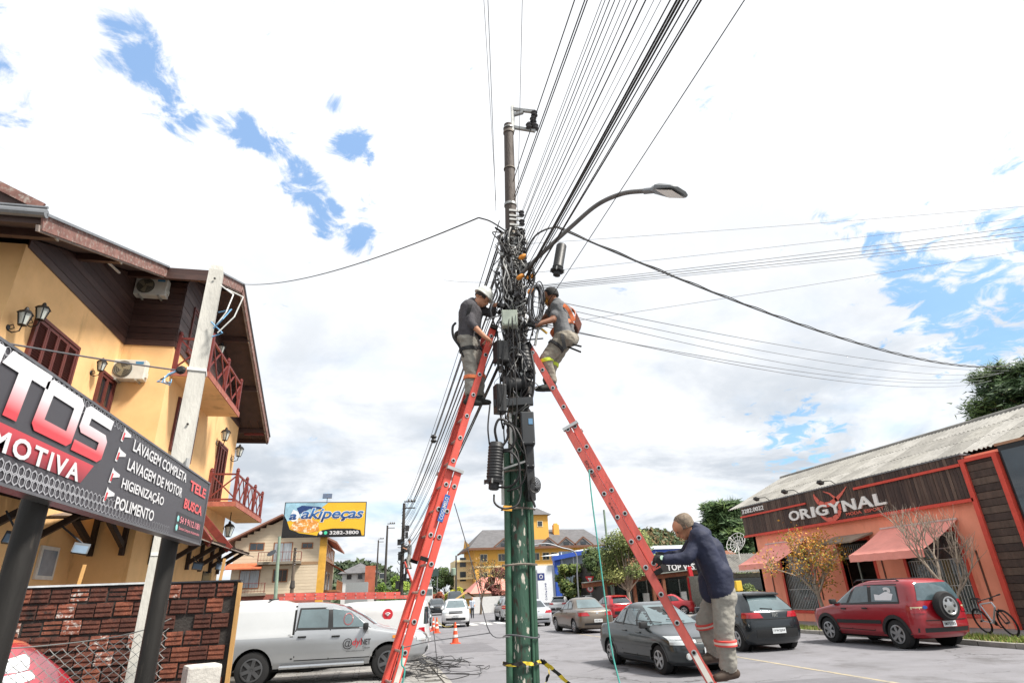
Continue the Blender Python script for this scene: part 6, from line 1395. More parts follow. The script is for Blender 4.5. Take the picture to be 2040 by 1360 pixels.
for sd in (-1, 1):
    thing_part(pk_, 'canopy_seam', cpk.pstrip(sd, [(-2.3, .972), (-.62, .975)], .018, .006), m_trim, False)
    thing_part(pk_, 'canopy_seam', cpk.pstrip(sd, [(-.62, .52), (-.62, 1.02), (-.62, 1.5), (-.62, 1.60)], .045, .004), m_under, False)
    b = MB(); b.tube([(-.85, sd*.87, .38), (.95, sd*.87, .38)], .045, 8); thing_part(pk_, 'side_step', b, m_chrome)
    thing_part(pk_, 'side_repeater', cpk.pside(sd, [(1.56, .84), (1.63, .84), (1.63, .90), (1.56, .90)], .012), m_amber)
def cartext(car, root, t, x0, z0, w, h, mat, bold=.02, sh=0.0, sd=-1):
    mb = text_mesh(t, (x0, 0, z0), (1, 0, 0), (0, 0, 1), w, h, bold, sh, 0, 1, 0)
    mb.v = [(x*car.sx, sd*(car.side_y(x*car.sx, z*car.sz)+.014), z*car.sz) for x, y, z in mb.v]; return mb.build('lettering', mat, root, local=True)
m_dkp2 = M('dark vinyl letters', '#2e2c2f', .5)
cartext(cpk, pk_, '@', .50, .72, .22, .24, m_dkp2, .0); cartext(cpk, pk_, 'dyl', .72, .75, .22, .20, m_redp, .01, .1); cartext(cpk, pk_, 'NET', .93, .80, .22, .13, m_dkp2, .02)
cartext(cpk, pk_, 'Telecom', .96, .715, .18, .05, m_dkp2, .0); cartext(cpk, pk_, 'www.adylnet.com.br', .58, .655, .44, .04, m_dkp2, .0)
cartext(cpk, pk_, 'SR5', -.78, 1.08, .06, .03, m_dkp2, .0)
b = MB()
# round sticker on the front door glass and second vehicle behind
van, cv = build_car('white_van', 'white works van with red round logo parked behind the silver pickup', 'van', (-0.371, 20.2, -0.02), R(180-10), 'van', p_wht, dims=(4.2, 1.75, 1.66), wheels=(1.4, -1.35, .31), o=dict(ws=(1.2, 1.78), rw=(1.2, 1.75), sw=[[(.75, 1.15), (1.45, 1.15), (1.1, 1.6), (.75, 1.62)]], tail=[(.7, .86, .8, 1.1, .7, .86, m_tail)], ends=[('door_gap', -1, -.01, .01, .5, 1.8, m_trim, .008)], plates=[(-1, .6)], reg='IUH6A19'))
def vtext_disc(car, root, x, z, r_, mat, off): 
    mb = MB(); n = 24; mb.poly([(x + r_*math.cos(2*math.pi*k/n), car.side_y(x, z)+off, z + r_*math.sin(2*math.pi*k/n)) for k in range(n)]); return mb.build('logo', mat, root, local=True)
vtext_disc(cv, van, -.95, 1.30, .15, m_redp, .02)
for r_ in (.1, .065, .03):
    mb = MB(); mb.tube([(-.95 + r_*math.cos(R(a)), cv.side_y(-.95, 1.3)+.03, 1.24 + r_*math.sin(R(a))) for a in range(45, 136, 15)], .012, 4); mb.build('logo_arc', m_whp, van, local=True)
for k, (mt_, pts) in enumerate(((m_redp, [(-1.1, .6), (-1.65, .62), (-1.6, 1.0), (-1.35, .88)]), (MATS['dark vinyl letters'], [(-1.4, .65), (-1.6, .62), (-1.76, 1.14), (-1.56, 1.04)]))):
    mb = MB(); mb.poly([(x, cv.side_y(x, z)+.018+.004*k, z) for x, z in pts]); mb.build('livery_swoosh', mt_, van, local=True)
# round decal mirrored on the pickup front door glass
mb = MB(); n = 20
for r0, r1 in ((.13, .105),):
    for k in range(n):
        a, c_ = 2*math.pi*k/n, 2*math.pi*(k+1)/n; q = [(.55 + r*.85*math.cos(t), 1.28 + r*math.sin(t)) for r, t in ((r0, a), (r0, c_), (r1, c_), (r1, a))]
        mb.poly([(x, -(cpk.side_y(x, z)+.016), z) for x, z in q])
mb.build('window_decal', M('dull red decal', '#8b5558', .4), pk_, local=True)
# white car with roof rack behind the wall, red ladder across the racks
wc, cw2 = build_car('white_estate', 'white vehicle roof with rack showing above the pickup canopy', 'car', (-2.916, 19.2, 0.), R(-5), 'van', p_wht, dims=(4.2, 1.7, 1.80), wheels=(1.3, -1.3, .3), o=dict(ws=(1.2, 1.8), rw=(1.2, 1.75), sw=[]))
for x in (-.9, .2):
    b = MB(); b.box((x-.03, -.7, 1.78), (x+.03, .7, 1.82)); thing_part(wc, 'rack_bar', b, m_trim, False)
# --- red car at the lower left corner
p_red3 = paint('cherry red paint', '#a30f26', 0, .25)
rq = (-2.811, 6.845, 1.246)
rc_, crc = build_car('red_hatchback', 'cherry red car with looping decals at the lower left corner', 'car', (rq[0]-2.0, rq[1]+.25, .10), R(176), 'hatch', p_red3, dims=(4.0, 1.7, 1.46), wheels=(1.23, -1.27, .3), o=dict(o_h, spoiler=False, rearwiper=None, surround=[], sw=[[(-1.55, 1.0), (-.48, 1.0), (-.44, 1.38), (-1.3, 1.37)]], rw=(1.3, 0), reg='IPO3D66'))
for (x, z, r_, mt_) in ((-1.66, 1.19, .10, M('white decal', '#d6dade', .4)), (-1.66, 1.19, .075, M('sky blue decal', '#4f9ccb', .4)), (-1.66, 1.19, .045, MATS['white decal']), (-1.74, 1.06, .09, MATS['white decal']), (-1.74, 1.06, .06, M('pink decal', '#d45a78', .4))):
    mb = MB(); mb.poly([(x + r_*.7*math.cos(t*.2618), crc.side_y(x + r_*.7*math.cos(t*.2618), z + r_*math.sin(t*.2618)) + .02 - r_*.04, z + r_*math.sin(t*.2618)) for t in range(24)]); mb.build('decal', mt_, rc_, local=True)


# ------------------------------------------------------------------ main utility pole
PB, PT = Vector((1.56, 6.824, 0.867)), Vector((1.682, 6.795, 8.401))
pdir = (PT-PB).normalized(); PG = PB + pdir*((0.0-PB.z)/pdir.z)
def pole_at(z): return PG + pdir*((z-PG.z)/pdir.z)
def pole_r(z): return .125 - (.125-.072)*min(1, z/8.3)
pole = thing('utility_pole', 'tall utility pole with green painted foot and tangled cables in the middle of the scene', 'pole', PG)
def polemat():
    m = M('pole paint', '#2f4f40', .7, var=.25, scale=7, bump=.5, bscale=40, stretch=(1, 1, .25)); t = m.node_tree; n = t.nodes; l = t.links; bb = n['Principled BSDF']
    old = bb.inputs['Base Color'].links[0].from_socket
    g_ = n.new('ShaderNodeNewGeometry'); s_ = n.new('ShaderNodeSeparateXYZ'); l.new(g_.outputs['Position'], s_.inputs[0])
    nz = n.new('ShaderNodeTexNoise'); l.new(g_.outputs['Position'], nz.inputs['Vector']); nz.inputs['Scale'].default_value = 6; nz.inputs['Detail'].default_value = 8
    ad = n.new('ShaderNodeMath'); ad.operation = 'MULTIPLY_ADD'; l.new(nz.outputs[0], ad.inputs[0]); ad.inputs[1].default_value = .9; l.new(s_.outputs[2], ad.inputs[2])
    mr = n.new('ShaderNodeMapRange'); l.new(ad.outputs[0], mr.inputs[0]); mr.inputs[1].default_value = 4.0; mr.inputs[2].default_value = 4.6
    mp = n.new('ShaderNodeMapping'); l.new(g_.outputs['Position'], mp.inputs[0]); mp.inputs['Scale'].default_value = (40, 40, 2.5)
    n3 = n.new('ShaderNodeTexNoise'); l.new(mp.outputs[0], n3.inputs['Vector']); n3.inputs['Scale'].default_value = 1; n3.inputs['Detail'].default_value = 6
    wd = n.new('ShaderNodeMixRGB'); l.new(n3.outputs[0], wd.inputs[0]); wd.inputs[1].default_value = (*lin('#2a231f'), 1); wd.inputs[2].default_value = (*lin('#625750'), 1)
    # paint flaked off to pale and rusty patches
    n4 = n.new('ShaderNodeTexNoise'); mp2 = n.new('ShaderNodeMapping'); l.new(g_.outputs['Position'], mp2.inputs[0]); mp2.inputs['Scale'].default_value = (22, 22, 7); l.new(mp2.outputs[0], n4.inputs['Vector']); n4.inputs['Scale'].default_value = 1; n4.inputs['Detail'].default_value = 8
    r4 = n.new('ShaderNodeMapRange'); l.new(n4.outputs[0], r4.inputs[0]); r4.inputs[1].default_value = .60; r4.inputs[2].default_value = .63
    fl = n.new('ShaderNodeMixRGB'); l.new(r4.outputs[0], fl.inputs[0]); l.new(old, fl.inputs[1]); fl.inputs[2].default_value = (*lin('#b9b3a8'), 1)
    r5 = n.new('ShaderNodeMapRange'); l.new(n4.outputs[0], r5.inputs[0]); r5.inputs[1].default_value = .46; r5.inputs[2].default_value = .36
    fl2 = n.new('ShaderNodeMixRGB'); l.new(r5.outputs[0], fl2.inputs[0]); l.new(fl.outputs[0], fl2.inputs[1]); fl2.inputs[2].default_value = (*lin('#3c3128'), 1)
    mx = n.new('ShaderNodeMixRGB'); l.new(mr.outputs[0], mx.inputs[0]); l.new(fl2.outputs[0], mx.inputs[1]); l.new(wd.outputs[0], mx.inputs[2]); l.new(mx.outputs[0], bb.inputs['Base Color'])
    return m
m_pole = polemat()
zs = [0, .8, 2, 3.2, 4.4, 6, 7.4, PT.z]
b = MB(); b.tube([pole_at(z) for z in zs], [pole_r(z) for z in zs], 20); b.build('shaft', m_pole, pole, smooth=True)
m_gpipe = M('green conduit paint', '#3a604c', .55, var=.2, scale=6, col2='#5d7a66', mixlo=.62, mixhi=.72, stretch=(1, 1, .2))
def conduit(px_off, fy, z1, r_, name='conduit'):
    b = MB(); pts = [pole_at(z) + Vector((px_off*(1-.09*z/3.5), fy, 0)) for z in (0, 1.2, 2.4, z1)]; b.tube(pts, r_, 12); return b.build(name, m_gpipe, pole, smooth=True)
conduit(-.145, -.03, 3.30, .038); conduit(.150, -.02, 3.35, .036); conduit(.108, -.09, 3.9, .015)
m_steel = M('galvanised steel', '#9a9b99', .45, .6, var=.2, scale=12); m_rust = M('rusty band', '#7d756c', .7, .3, var=.3, scale=14)
def band(z, h=.025, mat=None, grow=.012, w=None):
    c = pole_at(z); r_ = pole_r(z) + grow; b = MB(); b.lathe([(r_, -h/2), (r_+.004, -h/2), (r_+.004, h/2), (r_, h/2)], c, pdir, 20); return b.build('strap', mat or m_steel, pole, smooth=True)
for z in (1.05, 2.02, 2.62, 3.05): 
    b = MB(); c = pole_at(z); b.tube([c + Vector((.192*math.cos(a)*1.02, .145*math.sin(a)-.0, .004*math.sin(3*a))) for a in [R(180+i*15) for i in range(13)]], .012, 5); b.build('strap', m_rust, pole)
for z in (3.55, 3.75, 3.95, 4.1, 4.45, 4.62, 4.9, 5.15, 5.3, 5.38, 5.46, 5.55, 5.62, 5.7, 5.78, 5.86, 5.95, 6.02, 6.1, 6.16, 6.24, 6.32, 6.40, 6.9, 7.55, 8.25, 8.33): band(z, rnd.choice((.018, .03, .04)), rnd.choice((m_steel, m_steel, m_rust)), .008)
# painted streaks of white putty
# secondary rack with spool insulators on the right side
m_porc = M('dark spool insulator', '#3b3a3d', .35, var=.1)
for k, (x, y) in enumerate(((1036, 424), (1037, 443), (1039, 463), (1040, 483), (1040, 500), (1041, 516))):
    z = 0; c = Vector((1.773, 6.72, 6.724)).lerp(Vector((1.774, 6.72, 5.957)), k/5); 
    b = MB(); b.bar(c + Vector((-.16, 0, .03)), c + Vector((.03, 0, .03)), .02, .03); b.bar(c + Vector((-.16, 0, -.06)), c + Vector((.03, 0, -.06)), .02, .03); rk = b.build('rack_bracket', m_steel, pole)
    b = MB(); b.lathe([(.03, -.06), (.045, -.04), (.028, -.015), (.045, .01), (.03, .03)], c + Vector((.02, 0, 0)), n=10); b.build('spool_insulator', m_porc, pole, smooth=True)
# pole-top bracket
T0 = Vector((1.74, 6.76, 8.257)); T1 = Vector((1.752, 6.757, 8.765))
b = MB(); b.bar(T0, T1, .05, .05); b.build('top_bracket', m_steel, pole)
for (p, q) in (((1.757, 6.755, 8.703), (2.048, 6.589, 8.539)), ((1.768, 6.752, 8.588), (1.893, 6.666, 8.577)), ((1.759, 6.755, 8.335), (2.044, 6.59, 8.159))):
    b = MB(); b.bar(p, q, .045, .045); b.build('top_arm', m_steel, pole)
for p in ((2.026, 6.596, 8.39), (1.961, 6.615, 8.278), (2.048, 6.589, 8.248), (2.047, 6.589, 8.509)):
    b = MB(); b.lathe([(.02, -.07), (.055, -.05), (.035, -.02), (.055, .01), (.03, .05)], p, n=10); b.build('pin_insulator', m_porc, pole, smooth=True)
b = MB(); b.tube([(1.961, 6.615, 8.278), (2.01, 6.601, 8.372), (2.063, 6.584, 8.256), (1.961, 6.615, 8.278)], .014, 5); b.build('spacer', m_steel, pole)
# equipment boxes and splice closures (things fixed on the pole)
m_bk = M('black plastic housing', '#232426', .5, var=.15, scale=5, bump=.1)
m_bk2 = M('grey black box', '#34373a', .55, var=.15, scale=5)
def pbox(lab, cpos, dims, mat, rz=0, nm='junction_box', det=True):
    t = thing(nm, lab, 'junction box', cpos, rz, local=True); b = MB(); x, y, z = dims; b.box((-x/2, -y/2, -z/2), (x/2, y/2, z/2)); b.build('housing', mat, t, local=True, bevel=.012)
    b = MB(); b.box((-x/2+.012, -y/2-.008, -z/2+.012), (x/2-.012, -y/2-.001, z/2-.012)); b.build('lid', mat, t, local=True, bevel=.004)
    for sx in (-1, 1):
        b = MB(); b.lathe([(.008, 0), (.006, .006)], (sx*(x/2-.02), -y/2-.009, -z/2+.025), (0, -1, 0), 8); b.build('screw', m_steel, t, local=True)
    b = MB(); b.tube([(0, 0, -z/2), (.02, .02, -z/2-.1), (.06, .08, -z/2-.16)], .012, 6); b.build('cable_entry', m_wire, t, local=True)
    return t
pbox('pale green grey distribution box on the pole between the two workers', (1.522, 6.576, 4.952), (.20, .12, .22), M('pale green grey box', '#b9c3b4', .6, var=.1), R(-10))
pbx = pbox('dark grey equipment box with blue label on the right of the pole', (1.689, 6.608, 3.516), (.16, .2, .40), m_bk2, R(-8))
b = MB(); b.box((.01, -.112, .04), (.06, -.1095, .11)); b.build('blue_label', M('blue label', '#5f87a8', .5), pbx, local=True)
pbox('slim black module below the labelled box on the right of the pole', (1.706, 6.634, 3.226), (.1, .16, .34), m_bk, R(-8))
pbox('black box behind the top of the left ladder', (1.411, 6.652, 4.519), (.16, .15, .28), m_bk, R(14))
pbox('black upright module left of the pole above the crossbar', (1.377, 6.639, 3.899), (.13, .14, .36), m_bk, R(10))
def closure(lab, p, q, r_, ribs=9, group='black splice closures on the pole', cap=True):
    p = Vector(p); q = Vector(q); ax = (q-p); ln = ax.length; t = thing('splice_closure', lab, 'splice closure', p, group=group)
    prof = [(r_*.5, 0), (r_*1.25, .0), (r_*1.3, .05*ln), (r_, .08*ln)]
    for k in range(ribs):
        a = .12 + .78*k/ribs; prof += [(r_, a*ln), (r_*1.07, (a+.02)*ln), (r_*1.07, (a+.045)*ln), (r_, (a+.06)*ln)]
    prof += [(r_, .94*ln), (r_*.85, .985*ln), (r_*.4, ln)]
    b = MB(); b.lathe(prof, p, ax, 24); b.build('dome', m_bk, t, smooth=True, sharp=50)
    b = MB(); b.lathe([(r_*.72, 0), (r_*.7, .14*ln), (r_*.5, .16*ln)], p, -ax, 16); b.build('base', m_bk, t, smooth=True)
    for k in range(4):
        a = k*math.pi/2+.4; u = ax.orthogonal().normalized(); v = ax.cross(u).normalized(); o_ = p + (u*math.cos(a) + v*math.sin(a))*r_*1.25
        b = MB(); b.lathe([(r_*.14, -.03*ln), (r_*.14, .08*ln)], o_, ax, 8); b.build('clamp_bolt', m_steel, t)
    return t
closure('large ribbed black splice closure hanging left of the green pole', (1.264, 6.58, 2.884), (1.305, 6.572, 3.356), .085, 11)
closure('grey black cylindrical closure hung from the cable bundle right of the pole top', (2.105, 6.255, 5.52), (2.188, 6.227, 5.921), .068, 1)
closure('black splice closure behind the right ladder top', (1.743, 6.676, 4.252), (1.729, 6.731, 4.651), .085, 6)
closure('short black closure beside the right ladder', (1.758, 6.724, 4.069), (1.752, 6.725, 4.338), .06, 5)
b = MB(); b.tube([(1.69, 6.741, 3.908), (1.748, 6.675, 3.986), (1.779, 6.718, 4.134)], .055, 8); o = b.build('cable_boot', m_bk, pole, smooth=True)
# wooden crossbar and drum
b = MB(); b.bar((1.309, 6.652, 3.844), (1.766, 6.546, 3.856), .09, .09); b.build('crossbar', m_bk2, pole)
b = MB(); b.lathe([(.11, 0), (.13, .03), (.09, .06), (.09, .2), (.13, .23), (.11, .26)], pole_at(4.1) + Vector((-.16, -.12, 0)), (1, 0, .1), 16); b.build('cable_drum', m_bk, pole, smooth=True)
b = MB(); b.box(Vector((1.49, 6.614, 3.417)) + Vector((-.015, -.01, -.3)), Vector((1.49, 6.614, 3.417)) + Vector((.015, .01, .3))); b.build('upright', m_steel, pole)
b = MB(); b.bar((1.377, 6.659, 2.657), (1.386, 6.657, 3.318), .03, .02); b.build('mounting_channel', m_steel, pole)
b = MB(); b.bar((1.366, 6.6, 3.042), (1.652, 6.534, 3.128), .05, .02); b.build('mounting_channel', m_steel, pole)
# yellow tag on a cable
b = MB(); b.cbox((1.401, 6.531, 2.601), (.10, .012, .055), Matrix.Rotation(R(4), 3, 'Y')); tg = b.build('cable_tag', M('yellow tag', '#d8a03a', .6, var=.08)); tag(tg, 'yellow orange tag hanging on a cable low on the green pole', 'tag')
# dense wrapping of cables around the upper pole
rw = random.Random(11)
def strand(pts, r_, mat, name='cable_strand', parent=None):
    b = MB(); b.tube(pts, r_, 5); return b.build(name, mat, parent, smooth=True, sharp=180)
def spl(pts, n=8):
    """smooth curve through points (Catmull-Rom)"""
    P = [Vector(p) for p in pts]; P = [P[0]*2-P[1]] + P + [P[-1]*2-P[-2]]; out_ = []
    for i in range(1, len(P)-2):
        for k in range(n):
            t = k/n; a, b_, c, d = P[i-1], P[i], P[i+1], P[i+2]
            out_.append(.5*((2*b_) + (c-a)*t + (2*a-5*b_+4*c-d)*t*t + (3*b_-a-3*c+d)*t**3))
    out_.append(P[-2]); return out_
wrapmats = [m_wire, m_wire, m_wireg, m_steel, M('dark brown cable', '#332b27', .6), M('pale grey cable', '#a8a8a6', .5)]
for k in range(120):      # vertical-ish strands hugging the shaft
    z = rw.uniform(3.4, 6.3); ln = rw.uniform(.3, 1.6); a = rw.uniform(R(160), R(380)); pts = []
    sp_ = rw.uniform(0, .10) if rw.random() < .7 else rw.uniform(.1, .22)
    for i in range(7):
        zz = z + ln*(i/6) ; a += rw.uniform(-.5, .5); rr_ = pole_r(zz) + .02 + sp_*abs(math.sin(i*1.1 + k)) + rw.uniform(0, .03)
        zz = min(zz, 6.4); c = pole_at(zz); pts.append(c + Vector((math.cos(a)*rr_, math.sin(a)*rr_, 0)))
    strand(spl(pts, 4), rw.choice((.004, .006, .009, .012)), rw.choice(wrapmats), parent=pole)
for k in range(46):      # tight turns
    z = rw.uniform(4.3, 6.35); pts = []; a0 = rw.uniform(0, 6.28)
    for i in range(26):
        a = a0 + i*.27; rr_ = pole_r(z) + .014 + rw.uniform(0, .012); pts.append(pole_at(z + .0035*i*rw.choice((1, 1, -1))) + Vector((math.cos(a)*rr_, math.sin(a)*rr_, 0)))
    strand(pts, rw.choice((.005, .008, .011)), rw.choice(wrapmats), parent=pole)
for k in range(60):      # clamps, dead-end grips and small hardware
    z = rw.uniform(4.2, 6.45); a = rw.uniform(R(150), R(390)); c = pole_at(z) + Vector((math.cos(a), math.sin(a), 0))*(pole_r(z)+.05+rw.uniform(0, .06)); b = MB()
    if k % 3 == 0: b.lathe([(.018, -.05), (.03, -.03), (.03, .03), (.018, .05)], c, (rw.uniform(-1, 1), rw.uniform(-1, 1), rw.uniform(-1, 1)), 8)
    elif k % 3 == 1: b.cbox(c, (rw.uniform(.03, .07), rw.uniform(.02, .05), rw.uniform(.03, .1)), Matrix.Rotation(rw.uniform(-1, 1), 3, 'Y'))
    else: b.tube([c, c + Vector((rw.uniform(-.12, .12), rw.uniform(-.05, .02), rw.uniform(-.1, .1)))], .012, 5)
    b.build('clamp', rw.choice((m_bk, m_bk, m_steel, m_porc)), pole)
for p in ((1.744, 6.624, 5.929), (1.691, 6.586, 5.59), (1.82, 6.552, 5.581), (1.809, 6.503, 5.343)):   # orange fittings
    b = MB(); b.lathe([(.02, -.05), (.035, -.02), (.03, .04), (.015, .06)], p, (.6, -.2, .4), 10); b.build('orange_fitting', M('orange fitting', '#d98a2b', .5, var=.1), pole, smooth=True)
# hanging loops lower on the pole
for pts, r_ in (([(1.261, 6.58, 2.757), (1.257, 6.54, 2.668), (1.307, 6.49, 2.607), (1.398, 6.491, 2.595), (1.501, 6.489, 2.632), (1.553, 6.518, 2.745), (1.561, 6.536, 2.944), (1.544, 6.561, 3.238), (1.449, 6.603, 3.366)], .012), ([(1.311, 6.571, 3.356), (1.284, 6.535, 3.496), (1.333, 6.525, 3.615), (1.429, 6.525, 3.574), (1.434, 6.524, 3.406), (1.362, 6.54, 3.29)], .016), ([(1.384, 6.515, 3.57), (1.476, 6.474, 3.513), (1.5, 6.448, 3.376), (1.455, 6.479, 3.265), (1.372, 6.538, 3.255)], .017), ([(1.342, 6.564, 3.237), (1.449, 6.459, 3.214), (1.523, 6.422, 3.092), (1.522, 6.422, 2.934), (1.439, 6.482, 2.834), (1.307, 6.571, 2.838)], .013), ([(1.423, 6.547, 3.641), (1.537, 6.439, 3.445), (1.605, 6.422, 3.208), (1.611, 6.442, 2.983), (1.542, 6.479, 2.833), (1.402, 6.531, 2.787)], .011), ([(1.241, 6.584, 3.815), (1.204, 6.55, 3.528), (1.22, 6.568, 3.325)], .010), ([(1.78, 6.563, 4.514), (1.79, 6.508, 4.225), (1.758, 6.548, 3.913), (1.665, 6.593, 3.735), (1.576, 6.615, 3.701)], .016), ([(1.546, 6.519, 5.041), (1.526, 6.442, 4.32), (1.54, 6.438, 3.809), (1.516, 6.465, 3.392), (1.598, 6.445, 3.184)], .009), ([(1.454, 6.54, 4.557), (1.384, 6.494, 4.269), (1.403, 6.51, 3.985), (1.354, 6.541, 3.774)], .007), ([(1.528, 6.544, 5.124), (1.468, 6.476, 4.598), (1.489, 6.491, 4.077), (1.431, 6.525, 3.647)], .006)):
    strand(spl(pts, 6), r_, m_wire, parent=pole)
for k in range(5):
    c = Vector((1.707, 6.531, 2.841)); r_ = .035 + .008*k; strand([c + Vector((math.cos(i*.35)*r_, -.02*k, math.sin(i*.35)*r_*1.3)) for i in range(19)], .006, m_wire, parent=pole)
b = MB(); b.cbox((1.701, 6.635, 2.905), (.09, .12, .42)); b.build('terminal_strip', m_bk, pole)
b = MB(); b.tube([(1.682, 6.589, 2.755), (1.704, 6.531, 2.663), (1.717, 6.528, 2.608)], .014, 6); b.build('cable_entry', m_wire, pole)
# coils held by the right worker
cc_ = Vector((1.814, 6.294, 5.061))
for k in range(11):
    t = thing if False else None
    r1, r2 = rw.uniform(.06, .10), rw.uniform(.22, .28); off = Vector((rw.uniform(-.05, .02), rw.uniform(-.05, .05), rw.uniform(-.03, .02)))
    o = strand([cc_ + off + Vector((math.cos(i*.2618)*r1*1.0 + .1*math.sin(i*.2618)*r2, math.cos(i*.2618)*r1*.4, math.sin(i*.2618)*r2)) for i in range(25)], rw.choice((.006, .008)), rw.choice((m_wire, m_wire, m_wireg)), 'cable_coil')
    tag(o, 'loop of the black cable coil hanging beside the right worker', 'cable coil', 'loops of the black cable coil')
for k in range(4):
    c = Vector((1.834, 6.496, 5.581)); r_ = rw.uniform(.05, .09); strand([c + Vector((math.cos(i*.35)*r_*.5, .02*k, math.sin(i*.35)*r_*1.6)) for i in range(19)], .009, m_wire, parent=pole)
# caution tape round the foot
m_tape = M('yellow and black tape', '#d8c33a', .5, var=.05)
_t = m_tape.node_tree; _n = _t.nodes; _g = _n.new('ShaderNodeNewGeometry'); _w = _n.new('ShaderNodeTexWave'); _w.inputs['Scale'].default_value = 3.2; _w.bands_direction = 'DIAGONAL'; _t.links.new(_g.outputs['Position'], _w.inputs['Vector'])
_r = _n.new('ShaderNodeValToRGB'); _r.color_ramp.interpolation = 'CONSTANT'; _r.color_ramp.elements[0].color = (.02, .02, .02, 1); _r.color_ramp.elements[1].color = (.68, .52, .04, 1); _r.color_ramp.elements[1].position = .45
_t.links.new(_w.outputs[0], _r.inputs[0]); _t.links.new(_r.outputs[0], _n['Principled BSDF'].inputs['Base Color'])
tp = thing('caution_tape', 'yellow and black caution tape tied round the foot of the green pole', 'tape', pole_at(1.06))
b = MB(); c = pole_at(1.06)
def ribbon(pts, w):
    b = MB(); P = [Vector(p) for p in pts]
    for i in range(len(P)-1):
        u = Vector((0, 0, w/2)) + Vector((.006*math.sin(i*1.7), .006*math.cos(i*2.1), 0)); v = Vector((0, 0, w/2)) + Vector((.006*math.sin((i+1)*1.7), .006*math.cos((i+1)*2.1), 0))
        b.add([P[i]-u, P[i+1]-v, P[i+1]+v, P[i]+u], [(0, 1, 2, 3)])
    return b
ribbon([c + Vector((.205*math.cos(R(a)), .165*math.sin(R(a)), -.006*math.sin(a*.09))) for a in range(170, 372, 8)], .035).build('loop', m_tape, tp)
ribbon(spl([c + Vector((.2, -.02, 0)), c + Vector((.25, -.12, -.03)), c + Vector((.33, -.3, -.12)), c + Vector((.45, -.55, -.26)), c + Vector((.7, -1.0, -.55))], 6), .045).build('tail', m_tape, tp)
ribbon(spl([c + Vector((.22, -.06, 0)), c + Vector((.26, -.1, -.06)), c + Vector((.25, -.12, -.13)), c + Vector((.22, -.1, -.17))], 4), .05).build('tail', m_tape, tp)
# street lamp arm and head
lm = thing('street_lamp', 'grey LED street lamp on a long curved arm fixed to the utility pole', 'street lamp', (1.745, 6.676, 5.699))
armp = spl([(1.718, 6.683, 5.677), (1.969, 6.299, 5.844), (2.232, 5.891, 5.989), (2.448, 5.533, 6.078), (2.644, 5.218, 6.031), (2.825, 4.951, 5.893)], 6)
b = MB(); b.tube(armp, .028, 10); b.build('arm', M('weathered lamp arm', '#757473', .6, .4, var=.15, scale=9), lm, smooth=True)
b = MB(); b.tube([(2.805, 4.985, 5.909), (2.871, 4.878, 5.85)], .036, 10); b.build('socket', m_gutter, lm, smooth=True)
h0, h1 = Vector((2.862, 4.906, 5.863)), Vector((3.02, 4.597, 5.64)); hx = (h1-h0).normalized(); hy = Vector((hx.y, -hx.x, 0)).normalized(); hz = hx.cross(hy) if hx.cross(hy).z > 0 else hy.cross(hx); ln_ = (h1-h0).length
b = MB(); w_ = .15
sec = [(0, .05, .055), (.18, .075, .075), (.35, w_, .07), (.9, w_, .045), (1.0, w_*.8, .03)]
vs = []
for t_, w2, th in sec:
    for sx, sz in ((-1, -.45), (1, -.45), (1, .25), (.6, 1), (-.6, 1), (-1, .25)): vs.append(h0 + hx*ln_*t_ + hy*w2*sx + hz*th*sz*.8)
fs = [(i*6+k, i*6+(k+1) % 6, (i+1)*6+(k+1) % 6, (i+1)*6+k) for i in range(len(sec)-1) for k in range(6)] + [(5, 4, 3, 2, 1, 0), tuple(24+k for k in range(6))]
b.add(vs, fs); hd_ = b.build('head', M('grey lamp casting', '#75787a', .45, .4, var=.1), lm)
b = MB(); b.add([h0 + hx*ln_*t_ + hy*s_*w_*.82 - hz*.034 for t_, s_ in ((.38, -1), (.94, -1), (.94, 1), (.38, 1))], [(0, 1, 2, 3)]); b.build('lens', M('led lens', '#cbbfae', .2, var=.08), hd_)
